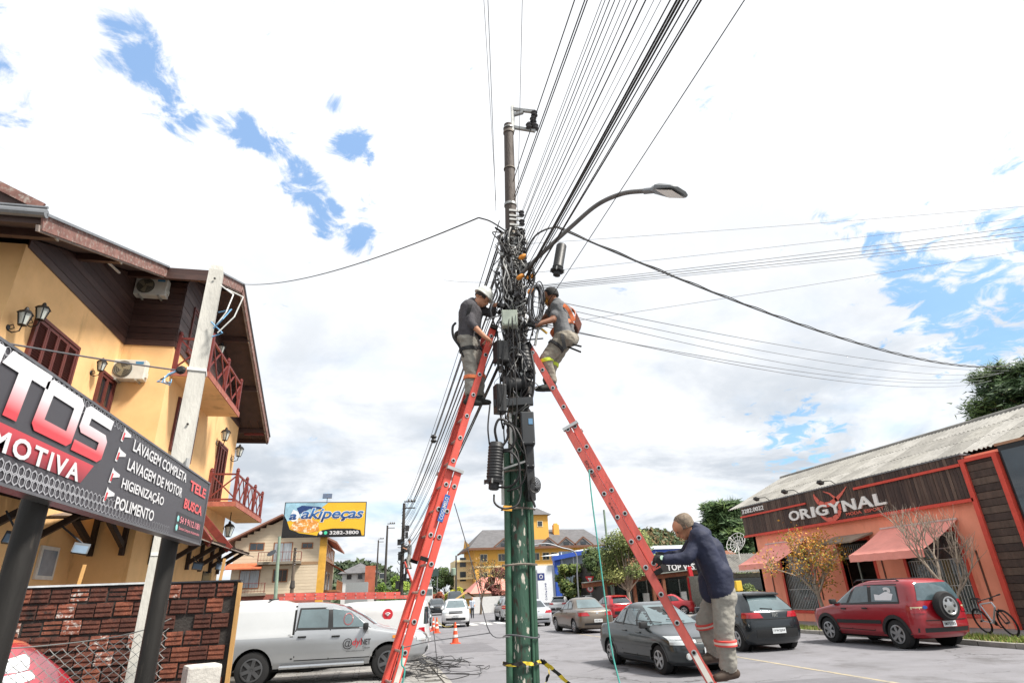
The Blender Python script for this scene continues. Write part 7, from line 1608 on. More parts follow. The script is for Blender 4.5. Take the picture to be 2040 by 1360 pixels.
# ------------------------------------------------------------------ overhead wires
ORD = 'first second third fourth fifth sixth seventh eighth ninth tenth eleventh twelfth thirteenth fourteenth fifteenth sixteenth seventeenth eighteenth nineteenth twentieth'.split() + ['twenty-' + q for q in 'first second third fourth fifth sixth seventh'.split()]
def wire(lab, pts, r_, mat, group=None, name='overhead_wire'):
    b = MB(); b.tube(pts, r_, 5); o = b.build(name, mat, smooth=True, sharp=180); tag(o, lab, 'wire', group); return o
GA = 'wires running from the pole over the camera'
A = [((1.685, 6.691, 7.24), (1.371, -13.281, 6.241), .010), ((1.689, 6.69, 6.972), (1.439, -13.286, 6.035), .010), ((1.694, 6.689, 6.919), (1.452, -13.288, 5.994), .010),
     ((1.79, 6.664, 6.721), (1.337, -13.311, 5.832), .005), ((1.795, 6.662, 6.686), (1.423, -13.315, 5.805), .006), ((1.796, 6.662, 6.549), (1.368, -13.315, 5.694), .007), ((1.794, 6.663, 6.516), (1.549, -13.318, 5.667), .007),
     ((1.795, 6.663, 6.365), (1.468, -13.318, 5.542), .006), ((1.792, 6.663, 6.298), (1.61, -13.319, 5.488), .005), ((1.786, 6.665, 6.184), (1.603, -13.319, 5.391), .006), ((1.79, 6.664, 6.118), (1.694, -13.321, 5.337), .008),
     ((1.787, 6.665, 6.037), (1.851, -13.32, 5.269), .009), ((1.782, 6.666, 5.925), (1.926, -13.319, 5.174), .004), ((1.779, 6.667, 5.862), (2.049, -13.318, 5.12), .004), ((1.786, 6.665, 5.735), (2.041, -13.32, 5.011), .008),
     ((1.788, 6.664, 5.642), (2.03, -13.322, 4.929), .012), ((1.787, 6.665, 5.611), (2.06, -13.321, 4.902), .014), ((1.792, 6.663, 5.58), (2.08, -13.322, 4.875), .011), ((1.79, 6.664, 5.534), (2.135, -13.321, 4.835), .008), ((1.8, 6.661, 5.464), (2.298, -13.321, 4.775), .010), ((1.815, 6.657, 5.501), (2.247, -13.326, 4.807), .007),
     ((1.837, 6.651, 4.906), (4.036, -13.034, 7.672), .006), ((1.454, 6.847, 6.99), (-2.993, -12.63, 6.068), .004), ((1.449, 6.848, 6.813), (-2.74, -12.688, 5.927), .005), ((1.728, 6.783, 6.371), (-2.482, -12.752, 5.559), .004)]
A.sort(key=lambda w: (w[1][0]-w[0][0])/(w[0][1]-w[1][1]))
for k, (p, q, r_) in enumerate(A): wire('wire from the pole to the top edge, %s from the left' % ORD[k], cat(p, q, .06, 16), r_*.68, m_wire if r_ > .0045 else m_wireg, GA)
# wires onwards to the next pole down the street
FP = Vector((1.62, 40.0, 0)); GB = 'wires from the pole down the street to the next pole'
starts = [(1.494, 6.839, 6.638), (1.507, 6.836, 6.382), (1.458, 6.846, 6.135), (1.481, 6.842, 5.971), (1.434, 6.851, 5.773), (1.465, 6.845, 5.654), (1.495, 6.839, 5.536), (1.425, 6.853, 5.423), (1.448, 6.849, 5.308), (1.418, 6.855, 5.196), (1.453, 6.847, 5.047), (1.423, 6.854, 4.901), (1.393, 6.86, 4.758), (1.43, 6.852, 4.686), (1.401, 6.858, 4.581), (1.436, 6.851, 4.475), (1.408, 6.857, 4.373)]
for k, s_ in enumerate(starts):
    e_ = FP + Vector((-.15 + .02*(k % 5), -.1, 6.9 - .17*k)); wire('cable sagging down the street from the pole, %s from the top' % ORD[k], cat(s_, e_, .35 + .25*rw.random(), 26), rw.choice((.007, .009, .012, .015)), rw.choice((m_wire, m_wire, m_wireg)) if k != 12 else m_tb, GB)
b = MB(); 
for p, lab in (((1.398, 15.939, 5.763), 'upper'), ((1.399, 15.939, 5.65), 'lower')):
    b = MB(); b.lathe([(.05, -.05), (.09, 0), (.05, .06)], p, n=8); o = b.build('cable_clamp', m_bk); tag(o, lab + ' of two small black clamps on the cables left of the left ladder', 'clamp', 'clamps on the street cables')
# wires across the street to the right
m_wirep = M('weathered pale cable', '#77797d', .5)
GC = 'thin wires crossing the street to the right edge'
C_ = [((1.819, 6.708, 6.198), (17.441, 3.422, 7.268), .004), ((1.797, 6.714, 5.725), (17.185, 2.483, 6.874), .004), ((1.788, 6.716, 5.516), (17.183, 2.58, 6.893), .006), ((1.787, 6.716, 5.5), (17.249, 2.835, 6.862), .007), ((1.786, 6.717, 5.477), (17.292, 3.01, 6.828), .007), ((1.785, 6.717, 5.455), (17.319, 3.129, 6.799), .005), ((1.849, 6.699, 4.915), (17.145, 2.409, 6.82), .004)]
for k, (p, q, r_) in enumerate(C_): wire('thin wire crossing the street to the right edge, %s from the top' % ORD[k], cat(p, q, .10, 16), r_*.7, m_wirep, GC)
GD = 'slack wires from the pole to the trees behind the shop'
for k, (p, q, sag, r_) in enumerate((((1.872, 6.693, 5.372), (24.561, 17.227, 9.152), .3, .008), ((1.868, 6.694, 5.297), (24.461, 17.369, 9.114), .45, .007), ((1.878, 6.692, 5.222), (24.366, 17.501, 9.115), .6, .007), ((1.854, 6.698, 5.002), (24.183, 17.753, 8.895), .55, .008), ((1.852, 6.699, 4.965), (24.049, 17.934, 8.976), .4, .008))):
    wire('slack grey wire from the pole to the trees behind the shop, %s from the top' % ORD[k], cat(p, q, sag, 22), r_*.75, m_wirep, GD)
tw_ = spl([(1.766, 6.722, 5.925), (1.917, 6.628, 6.247), (2.079, 6.579, 6.373), (2.266, 6.623, 6.472)], 5) + cat((2.279, 6.619, 6.462), (24.612, 17.154, 9.343), .75, 40)
wire('thick twisted black service cable from the pole to the trees on the right', tw_, .014, m_wire)
b = MB(); b.tube([p + Vector((0, 0, .012*math.sin(i*1.3))) for i, p in enumerate(cat((2.28, 6.618, 6.479), (24.615, 17.149, 9.363), .73, 120))], .012, 4); o = b.build('overhead_wire', m_wire); tag(o, 'strand twisted around the thick black service cable on the right', 'wire')
hs = spl([(1.634, 6.755, 6.359), (1.491, 6.839, 6.535), (1.372, 6.966, 6.712), (1.247, 7.091, 6.838)], 5) + cat((1.241, 7.143, 6.874), (-5.0, 19.3, 11.9), .35, 30)
wire('black service cable from the pole to the gable of the ochre house', hs, .011, m_wire)
wire('thin pale wire behind the left worker', cat((1.417, 6.957, 5.696), (0.928, 8.952, 6.796), .02, 6), .003, m_wireg)
# ------------------------------------------------------------------ ladders
m_lred = M('red fibreglass rail', '#d9574a', .5, var=.12, scale=5, bump=.15, col2='#c44c40', mixlo=.55, mixhi=.75, stretch=(1, 1, .3)); m_lred2 = M('faded red fibreglass rail', '#c95e54', .55, var=.14, scale=5, bump=.15, col2='#a8524a', mixlo=.5, mixhi=.75, stretch=(1, 1, .3), stain=('#8a4c44', 6, .58, .75))
m_alu = M('aluminium', '#b9bbba', .4, .7, var=.1)
def ladder(name, label, top, bot, rungdir, flyfrac, basetop, out_dir, mat, spacing=.285, first=.12, sticker=None):
    """fly section from top down to flyfrac, base from basetop to the ground; out_dir: side on which the fly lies"""
    top = Vector(top); bot = Vector(bot); d = (bot-top).normalized(); g_ = top + d*((.03-top.z)/d.z); L_ = (g_-top).length
    rd = Vector(rungdir).normalized(); side = d.cross(rd).normalized()
    if side.dot(Vector(out_dir)) < 0: side = -side
    t = thing(name, label, 'ladder', g_)
    W_ = .40
    def section(a, b_, off, nm, rails_w=.074):
        ins = .035 if nm == 'fly' else 0
        for k in (0, 1):
            s0 = top + d*a + side*off + rd*(ins + (W_-2*ins)*k); s1 = top + d*b_ + side*off + rd*(ins + (W_-2*ins)*k)
            m2 = MB(); m2.bar(s0, s1, .010, rails_w, side)               # web
            m2.bar(s0 + side*rails_w/2 + rd*(.014 if k == 0 else -.014), s1 + side*rails_w/2 + rd*(.014 if k == 0 else -.014), .03, .008, side); m2.bar(s0 - side*rails_w/2 + rd*(.014 if k == 0 else -.014), s1 - side*rails_w/2 + rd*(.014 if k == 0 else -.014), .03, .008, side)
            m2.build('%s_rail' % nm, mat, t)
        x = first + math.ceil(max(0, a-first)/spacing)*spacing
        while x < b_ - .05:
            c = top + d*x + side*off + rd*ins; m2 = MB(); m2.tube([c + rd*.012, c + rd*(W_-2*ins-.012)], .015, 8); rg_ = m2.build('rung', m_alu, t, smooth=True)
            m2 = MB(); m2.lathe([(.026, 0), (.026, .006), (.018, .007)], c - rd*.006, -rd, 14); fe = m2.build('ferrule', m_alu, rg_, smooth=True)
            m2 = MB(); m2.lathe([(.016, 0), (.016, .001)], c - rd*.014, -rd, 10); m2.build('rung_bore', m_under, rg_)
            m2 = MB(); m2.lathe([(.026, 0), (.026, .006), (.018, .007)], c + rd*(W_-2*ins+.006), rd, 14); m2.build('ferrule', m_alu, rg_, smooth=True)
            x += spacing
        return
    section(0, L_*flyfrac, .045, 'fly'); section(L_*basetop, L_, -.045, 'base')
    for k in (0, 1):
        c = top + d*(L_*basetop+.02) + rd*W_*k; m2 = MB(); m2.cbox(c, (.01, .01, .01)); m2 = MB(); m2.bar(c + side*.10, c - side*.10, .05, .035, d); m2.build('guide_bracket', m_alu, t)
        c = top + d*(L_*flyfrac) + side*.045 + rd*W_*k; m2 = MB(); m2.bar(c - d*.01, c + d*.03, .03, .085, side); m2.build('end_cap', m_under, t)
        c = top + side*.045 + rd*W_*k; m2 = MB(); m2.bar(c - d*.03, c + d*.02, .035, .085, side); m2.build('end_cap', m_under, t)
        c = g_ - side*.045 + rd*W_*k; m2 = MB(); m2.bar(c - d*.08, c + d*.015, .05, .1, side); m2.build('foot', m_under, t)
    return t, top, d, rd, side, L_
lt = ladder('extension_ladder', 'bright red extension ladder leaning on the pole from the left', (1.402, 6.777, 4.902), (0.215, 6.597, 1.022), (-.207, .978, 0), .575, .375, (-1, 0, .3), m_lred)
rt_l = ladder('extension_ladder', 'faded red extension ladder leaning on the pole from the right', (1.741, 6.698, 4.637), (3.081, 5.724, 1.069), (.45, .89, 0), .60, .24, (1, 0, .3), m_lred2)
def on_rail(lad, a, off, txt=None, w=.3, h=.05, mat=None, txtmat=None, sec=-.045, plate=True, flip=1):
    t, top, d, rd, side, L_ = lad; c = top + d*a + side*(sec+off) - rd*.008
    u = d*flip; v = u.cross(rd).normalized()
    if plate:
        m2 = MB(); m2.add([c + u*sx*w/2 + v*sy*h/2 - rd*.002 for sx, sy in ((-1, -1), (1, -1), (1, 1), (-1, 1))], [(0, 1, 2, 3)]); m2.build('sticker', mat, t)
    if txt:
        o_ = c - u*w*.42 - v*h*.32 - rd*.004; text_mesh(txt, o_, u, v, w*.84, h*.64, .01, 0, 0, 1.0, .0).build('lettering', txtmat, t)
m_bst = M('blue sticker', '#2a62a8', .5); m_wst = M('white sticker', '#d3cfc6', .6, var=.06, scale=20)
on_rail(lt, 2.38, 0, 'COGUMELO', .30, .062, m_bst, m_whp, .0, True, -1)
on_rail(lt, 4.0, 0, None, .26, .05, m_wst)
on_rail(rt_l, 1.80, 0, 'SINTESE', .26, .05, None, m_dkp2, -.045, False, 1); on_rail(rt_l, 2.30, 0, '6,60m', .18, .04, None, m_dkp2, -.045, False, 1); on_rail(rt_l, 4.0, 0, None, .34, .05, m_wst)
# ropes: teal rope under the right ladder, white and grey lines
m_teal = M('teal rope', '#3f8f86', .8, var=.15, scale=30)
rp = [(2.272, 6.197, 2.966), (2.243, 6.101, 2.598), (2.227, 6., 2.131), (2.21, 5.9, 1.659), (2.203, 5.849, 1.353), (2.2, 5.796, 1.147), (2.201, 5.689, 0.936)]
b = MB(); b.tube(spl(rp, 5) + [Vector((rp[-1][0]+.05, rp[-1][1]-.05, .02))], .008, 6); o = b.build('rope', m_teal, smooth=True); tag(o, 'teal rope hanging from the right ladder to the ground', 'rope')
b = MB(); b.tube(spl([(0.301, 6.493, 1.307), (0.29, 6.443, 1.16), (0.298, 6.393, 0.989), (-.05, 6.3, .05)], 6), .008, 6); 
o = b.build('rope', m_teal, smooth=True); tag(o, 'teal rope hanging down behind the foot of the left ladder', 'rope')
b = MB(); b.tube(spl([(0.812, 6.57, 2.666), (0.932, 6.534, 2.251), (1.043, 6.517, 1.849), (1.175, 6.545, 1.375), (1.406, 6.653, 1.316)], 6), .0055, 5); o = b.build('loose_cable', m_wireg, smooth=True); tag(o, 'thin grey line from the left ladder down to the pole foot', 'cable')
b = MB(); b.tube(spl([(0.287, 6.494, 1.285), (0.582, 6.524, 1.329), (0.886, 6.54, 1.349), (1.177, 6.555, 1.37)], 6), .005, 5); o = b.build('loose_cable', m_wireg, smooth=True); tag(o, 'thin grey line stretched from the left ladder to the hanging cable', 'cable')
b = MB(); b.tube([pole_at(1.31) + Vector((.197*math.cos(R(a)), .16*math.sin(R(a)), .02*math.sin(R(a*2)))) for a in range(170, 375, 10)], .009, 5); o = b.build('cable_turn', m_wireg, pole)
b = MB(); b.tube(spl([(0.675, 7.47, 1.428), (0.712, 7.466, 1.195), (0.738, 7.464, 0.92)], 5), .004, 4); o = b.build('loose_cable', m_wireg); tag(o, 'thin upright wire beside the pickup bonnet', 'cable')
# tangle of old cable on the pavement edge
ct = Vector((1.652, 15.975, 0.))
for k in range(16):
    a0 = rw.uniform(0, 6.28); cx_, cy_ = ct.x + rw.uniform(-.9, .5), ct.y + rw.uniform(-2.0, 2.6); r1, r2 = rw.uniform(.3, .9), rw.uniform(.3, 1.2); pts = []
    for i in range(14):
        a = a0 + i*rw.uniform(.3, .5); pts.append((cx_ + math.cos(a)*r1 + rw.uniform(-.1, .1), cy_ + math.sin(a)*r2, (.045 if cx_ + math.cos(a)*r1 > 1.7 else .14) + abs(rw.gauss(0, .05))))
    o = strand(spl(pts, 4), rw.choice((.006, .009)), rw.choice((m_wire, m_wireg)), 'discarded_cable'); tag(o, 'discarded black cable lying in a tangle at the pavement edge', 'cable', 'discarded cable tangle on the pavement edge')
# ------------------------------------------------------------------ next poles down the street
def street_pole(lab, x, y, h, boxes=True):
    t = thing('utility_pole', lab, 'pole', (x, y, gz(y)), group='utility poles down the street'); b = MB(); b.tube([(x, y, gz(y)), (x+.02, y, gz(y)+h)], [.15, .09], 10); b.build('shaft', m_dkp, t, smooth=True)
    for z in (h-.15, h-.55):
        b = MB(); b.bar((x, y-.05, z), (x+.75, y-.05, z), .07); b.build('bracket', m_dkp, t)
    for k in range(3):
        b = MB(); b.lathe([(.03, 0), (.08, .04), (.05, .1), (.02, .16)], (x+.3+.2*k, y-.05, h-.12), n=8); b.build('insulator', m_porc, t)
    if boxes:
        for k in range(9):
            z = 2.4 + k*.42; b = MB(); s_ = rw.choice((-1, 1)); b.cbox((x+s_*rw.uniform(.15, .3), y-.12, z), (rw.uniform(.12, .3), .2, rw.uniform(.3, .55))); b.build('equipment', m_bk, t)
        for k in range(6): strand(spl([(x-.3, y-.2, 3+.4*k), (x-.1, y-.3, 2.6+.5*k), (x+.3, y-.3, 3.2+.4*k)], 4), .02, m_wire, parent=t)
    return t
street_pole('dark utility pole with equipment where the far worker stands', 1.62, 40.0, 7.6)
street_pole('slim dark utility pole beyond the far worker', .95, 62.0, 8.6, False)
street_pole('short distant utility pole left of the others', .2, 88.0, 9.4, False)
simple_pole('utility_pole', 'grey pole with green transformer beside the distant road', (11.4, 90, -.3), (11.4, 90, 6.9), .16, .11, m_dkp, lambda t, a, q: MB().lathe([(.3, 0), (.34, .1), (.34, .9), (.25, 1.0)], (11.0, 89.8, 4.2), n=12).build('transformer', m_gpole, t))


# ------------------------------------------------------------------ people: capsule skeletons fused into one continuous surface
m_skin = M('tanned skin', '#b98466', .6, var=.08, scale=8); m_skin2 = M('brown skin', '#8a5d45', .6, var=.08, scale=8)
m_trou = M('grey work trousers', '#8d8a82', .9, var=.14, scale=7, bump=.6, bscale=14); m_trou2 = M('taupe work trousers', '#8b8478', .9, var=.14, scale=7, bump=.6, bscale=14)
m_hood = M('charcoal hooded top', '#48464a', .9, var=.14, scale=6, bump=.5, bscale=16); m_tee = M('grey t-shirt', '#6b6c6e', .9, var=.10, scale=6, bump=.4, bscale=14); m_navy = M('navy jacket', '#161d36', .75, var=.15, scale=5, bump=.5, bscale=12)
m_boot = M('dark boots', '#2c2f2c', .75, var=.15, scale=12); m_boot2 = M('brown work boots', '#3d2f25', .75, var=.2, scale=12); m_glove = M('black gloves', '#1f2223', .8, var=.1)
m_orange = M('orange harness webbing', '#d9784a', .8, var=.06); m_blackw = M('black webbing', '#222224', .8, var=.05); m_refl = M('pale reflective tape', '#c9b9ae', .5, var=.05); m_hiv = M('lime reflective tape', '#c8dc3a', .6, var=.05); m_orr = M('orange reflective tape', '#e07a4a', .6, var=.05); m_redr = M('red reflective tape', '#c8433c', .6, var=.05)
def capsule(mb, p, q, ra, rb, n=14):
    p = Vector(p); q = Vector(q); ax = q-p; L_ = max(ax.length, 1e-4); prof = [(max(.0015, ra*math.cos(R(a))), ra*math.sin(R(a))) for a in (-85, -60, -35, -12)]
    prof += [(rb*math.cos(R(a)) if a < 84 else .0015, L_ + rb*math.sin(R(a))) for a in (12, 35, 60, 85)]
    mb.lathe(prof, p, ax if ax.length > 1e-4 else (0, 0, 1), n)
def fuse(root, segs, mats, voxel=.011, wrinkle=.006, seed=0, name='body'):
    mb = MB()
    for s in segs: capsule(mb, s[0], s[1], s[2], s[3])
    tmp = mb.build(name, mats[0]); md = tmp.modifiers.new('r', 'REMESH'); md.mode = 'VOXEL'; md.voxel_size = voxel
    dg = bpy.context.evaluated_depsgraph_get(); dg.update(); me = bpy.data.meshes.new_from_object(tmp.evaluated_get(dg)); bpy.data.objects.remove(tmp)
    bm = bmesh.new(); bm.from_mesh(me)
    for _ in range(3): bmesh.ops.smooth_vert(bm, verts=bm.verts, factor=.5, use_axis_x=True, use_axis_y=True, use_axis_z=True)
    bm.normal_update(); S_ = [(Vector(a), Vector(b_), ra, rb, k) for a, b_, ra, rb, k in segs]
    def near(c):
        best = 9; key = 0
        for a, b_, ra, rb, k in S_:
            d = b_-a; t = max(0, min(1, (c-a).dot(d)/max(d.length_squared, 1e-9))); e = (c-(a+d*t)).length - (ra+(rb-ra)*t)
            if e < best: best, key = e, k
        return key
    for f in bm.faces: f.material_index = near(f.calc_center_median()); f.smooth = True
    cloth = {k for k in range(len(mats)) if mats[k] not in (m_skin, m_skin2, m_boot, m_boot2, m_glove)}
    vk = {v: all(f.material_index in cloth for f in v.link_faces) for v in bm.verts}
    for v in bm.verts:
        if vk[v]:
            p = v.co; w_ = mnoise.noise(Vector((p.x*8, p.y*8, p.z*12)) + Vector((p.z*5, 0, p.x*6)) + Vector((seed, 0, 0))) + .5*mnoise.noise(Vector((p.x*22, p.y*22, p.z*38)))
            v.co += v.normal*(w_*wrinkle*(1.5 if 'trousers' in mats[v.link_faces[0].material_index].name else .7) + .003)
    mi_ = [f.material_index for f in bm.faces]; bm.to_mesh(me); bm.free(); me.materials.clear()
    for m in mats: me.materials.append(m)
    me.polygons.foreach_set('material_index', mi_); me.update()
    o = bpy.data.objects.new(name, me); COL.objects.link(o); o.parent = root
    org = ORG[root.name]; me.transform(Matrix.Translation(-org)); return o
def hand(segs, wrist, tip, palm_n, key, grip=.5, side=1, s=1.0):
    """palm with four bent fingers and a thumb leaving the side of the palm"""
    w = Vector(wrist); t = Vector(tip); d = (t-w).normalized(); n_ = (Vector(palm_n) - d*Vector(palm_n).dot(d)).normalized(); u = d.cross(n_)*side
    segs.append((w, w + d*.045*s, .028*s, .032*s, key)); segs.append((w + d*.04*s + u*.022*s, w + d*.085*s + u*.026*s, .019*s, .017*s, key)); segs.append((w + d*.04*s - u*.022*s, w + d*.08*s - u*.024*s, .019*s, .016*s, key)); segs.append((w + d*.04*s, w + d*.088*s, .02*s, .018*s, key))
    for k, ln in enumerate((.070, .078, .072, .056)):
        b_ = w + d*.088*s + u*(.030 - .020*k)*s; a1 = grip*1.0; m1 = b_ + (d*math.cos(a1) + n_*math.sin(a1))*ln*.5*s; a2 = grip*2.2; e = m1 + (d*math.cos(a2) + n_*math.sin(a2))*ln*.5*s
        segs.append((b_, m1, .0098*s, .009*s, key)); segs.append((m1, e, .009*s, .0078*s, key))
    b_ = w + d*.03*s + u*.03*s; m1 = b_ + (d*.55 + u*.75 + n_*.35).normalized()*.04*s; e = m1 + (d*.8 + u*.15 + n_*.6).normalized()*.032*s
    segs.append((b_, m1, .014*s, .011*s, key)); segs.append((m1, e, .0105*s, .009*s, key))
def head_segs(segs, c, face, upv, key, s=1.0):
    c = Vector(c); f = Vector(face).normalized(); u = Vector(upv); u = (u - f*u.dot(f)).normalized(); l = u.cross(f)
    segs += [(c + u*.03*s - f*.02*s, c + u*.02*s + f*.03*s, .092*s, .082*s, key), (c - u*.05*s + f*.035*s, c - u*.07*s + f*.05*s, .058*s, .045*s, key), (c - u*.095*s + f*.06*s, c - u*.095*s + f*.07*s, .028*s, .024*s, key),
             (c - u*.005*s + f*.098*s, c - u*.035*s + f*.115*s, .011*s, .016*s, key), (c - u*.068*s + f*.092*s + l*.018*s, c - u*.068*s + f*.092*s - l*.018*s, .011*s, .011*s, key)]
    for sd in (-1, 1): segs += [(c + l*sd*.086*s + u*.012*s - f*.005*s, c + l*sd*.085*s - u*.03*s, .016*s, .011*s, key), (c + l*sd*.03*s + u*.018*s + f*.088*s, c + l*sd*.05*s + u*.016*s + f*.078*s, .013*s, .011*s, key)]
    return c, f, u, l
def eyes(root, c, f, u, l, s=1.0):
    for sd in (-1, 1):
        b = MB(); b.lathe([(.003, -.004), (.011*s, 0), (.003, .006)], c + l*sd*.032*s - u*.004*s + f*.094*s, f, 10); b.build('eye', M('dark eye', '#2a211d', .3), root)
def ring(root, name, p, q, t, r_, h, mat, squash=1.0):
    p = Vector(p); q = Vector(q); c = p.lerp(q, t); b = MB(); b.lathe([(r_, -h/2), (r_+.006, -h/2+.004), (r_+.006, h/2-.004), (r_, h/2)], c, q-p, 24); return b.build(name, mat, root, smooth=True)
def strap(root, pts, w, mat, nrm, name='strap'):
    b = MB(); P = spl(pts, 5)
    for i in range(len(P)-1): b.bar(P[i], P[i+1], .008, w, Vector(nrm).cross(P[i+1]-P[i]))
    return b.build(name, mat, root)
def torso(segs, J, key, r0=.115, r1=.105, r2=.118, hipkey=None):
    for a, b_, ra, rb in ((J['ns'], J['nh'], r0, r2), (J['fs'], J['fh'], r0, r2), (J['ch'], J['pe'], r0+.045, r2+.02), (J['ns'], J['fs'], .085, .085), (J['ne'], J['ch'], .065, .12)):
        segs.append((a, Vector(a).lerp(Vector(b_), .92), ra, rb, key))
def limb(segs, a, b_, c, r0, r1, r2, k0, k1): segs.append((a, b_, r0, r1, k0)); segs.append((b_, c, r1, r2, k1))
def shoe(segs, ankle, toe, heel, key, s=1.0):
    a, t, h = Vector(ankle), Vector(toe), Vector(heel)
    segs.append((a, h.lerp(t, .15) + Vector((0, 0, .03)), .052*s, .045*s, key)); segs.append((h + Vector((0, 0, .02)), h.lerp(t, .55) + Vector((0, 0, .022)), .042*s, .046*s, key)); segs.append((h.lerp(t, .55) + Vector((0, 0, .018)), t + Vector((0, 0, .012)), .046*s, .034*s, key))
E_ = Vector
right_v, away = E_((.974, -.228, 0)), E_((.228, .974, 0))
# --- left worker
D0, D1 = 0, 0
J = dict(hd=(1.224, 6.872, 5.395), ne=(1.113, 6.891, 5.298), ns=(1.026, 6.763, 5.169), fs=(1.152, 7.047, 5.326), ch=(1.065, 6.898, 5.149), pe=(1.03, 6.904, 4.829), nh=(0.996, 6.808, 4.743), fh=(1.083, 6.997, 4.822),
    nel=(1.043, 6.679, 4.907), nwr=(1.203, 6.611, 4.704), nti=(1.268, 6.62, 4.663), fel=(1.362, 6.989, 5.22), fwr=(1.385, 6.882, 5.298), fti=(1.45, 6.828, 5.29),
    nkn=(1.052, 6.819, 4.33), nan=(1.045, 6.841, 3.992), nto=(1.147, 6.784, 3.874), nhe=(0.995, 6.848, 3.902), fkn=(1.175, 6.982, 4.423), fan=(1.185, 7., 4.042), fto=(1.292, 6.92, 3.933), fhe=(1.14, 7.008, 3.956))
wl = thing('person', 'worker in white helmet and charcoal hooded top standing on the left ladder', 'person', (J['nhe'][0], J['nhe'][1], J['nhe'][2]-.03))
sg_ = []; torso(sg_, J, 0, .115, .10, .112)
limb(sg_, J['ns'], J['nel'], E_(J['nel']).lerp(E_(J['nwr']), .22), .072, .058, .05, 0, 0); sg_.append((E_(J['nel']).lerp(E_(J['nwr']), .2), J['nwr'], .042, .03, 1)); hand(sg_, J['nwr'], J['nti'], (.2, .3, -1), 1, .75, 1)
limb(sg_, J['fs'], J['fel'], E_(J['fel']).lerp(E_(J['fwr']), .7), .072, .058, .045, 0, 0); sg_.append((E_(J['fel']).lerp(E_(J['fwr']), .7), J['fwr'], .036, .03, 1)); hand(sg_, J['fwr'], J['fti'], (.3, .2, -1), 1, .5, -1)
limb(sg_, J['nh'], J['nkn'], E_(J['nan']) + E_((0, 0, .05)), .108, .086, .066, 2, 2); limb(sg_, J['fh'], J['fkn'], E_(J['fan']) + E_((0, 0, .05)), .108, .086, .066, 2, 2); sg_.append((J['nh'], J['fh'], .115, .115, 2)); sg_.append((E_(J['pe']) - E_((0, 0, .02)), E_(J['pe']) - E_((0, 0, .1)), .13, .13, 2))
shoe(sg_, J['nan'], J['nto'], J['nhe'], 3); shoe(sg_, J['fan'], J['fto'], J['fhe'], 3)
sg_.append((J['ne'], E_(J['hd']) - E_((0, 0, .04)), .056, .056, 1)); fc = (right_v*.80 + away*.1 + E_((0, 0, -.62))); HD = head_segs(sg_, J['hd'], fc, (right_v*.55 + E_((0, 0, .8))), 1)
sg_.append((E_(J['ne']) - right_v*.05 + E_((0, 0, -.01)), E_(J['ne']) - right_v*.02 + E_((0, 0, .04)), .085, .06, 0))
fuse(wl, sg_, [m_hood, m_skin, m_trou, m_boot], .0105, .008, 1); eyes(wl, *HD)
c, f, u, l = HD; b = MB(); b.lathe([(.118, .02), (.136, .022), (.130, .035), (.128, .07), (.112, .115), (.075, .148), (.03, .16), (.001, .162)], c - f*.005, u, 24)
b.lathe([(.02, 0), (.022, .13), (.001, .135)], c + u*.05 - f*.0, u, 8); hl = b.build('helmet', M('white helmet shell', '#c9cbc6', .35, var=.05), wl, smooth=True, sharp=50)
b = MB(); b.add([c + u*.028 + f*.10 + l*.1, c + u*.02 + f*.175 + l*.06, c + u*.02 + f*.175 - l*.06, c + u*.028 + f*.10 - l*.1, c + u*.038 + f*.10 + l*.1, c + u*.028 + f*.175 + l*.06, c + u*.028 + f*.175 - l*.06, c + u*.038 + f*.10 - l*.1], [(3, 2, 1, 0), (4, 5, 6, 7), (0, 1, 5, 4), (1, 2, 6, 5), (2, 3, 7, 6)]); b.build('peak', MATS['white helmet shell'], hl)
b = MB(); b.lathe([(.095, -.02), (.1, 0), (.102, .03)], c - f*.012, u, 18); b.build('hair', M('dark brown hair', '#2b211c', .7), wl, smooth=True)
ring(wl, 'thigh_strap', J['nh'], J['nkn'], .35, .108, .05, m_blackw); ring(wl, 'thigh_strap', J['fh'], J['fkn'], .38, .108, .05, m_blackw); ring(wl, 'knee_tape', J['nkn'], J['nan'], .30, .086, .045, m_orr); ring(wl, 'knee_tape', J['fkn'], J['fan'], .3, .086, .045, m_orr)
ring(wl, 'belt', E_(J['pe']) - E_((0, 0, .03)), E_(J['pe']) + E_((0, 0, .1)), .3, .172, .055, m_blackw)
b = MB(); q_ = E_(J['nh']) - right_v*.13 - away*.05; b.tube(spl([q_ + E_((0, 0, .22)), q_ - right_v*.04 + E_((0, 0, .16)), q_ - right_v*.03 + E_((0, 0, .02)), q_ + right_v*.05 + E_((0, 0, -.12)), q_ + right_v*.1 + E_((0, 0, -.26))], 5), .016, 6); b.build('harness_loop', m_blackw, wl, smooth=True)
strap(wl, [E_(J['ns']) + E_((0, 0, .07)), E_(J['ns']) - away*.115 + E_((0, 0, -.02)) + right_v*.03, E_(J['nh']) - away*.115 + E_((0, 0, .2))], .04, m_blackw, -away)
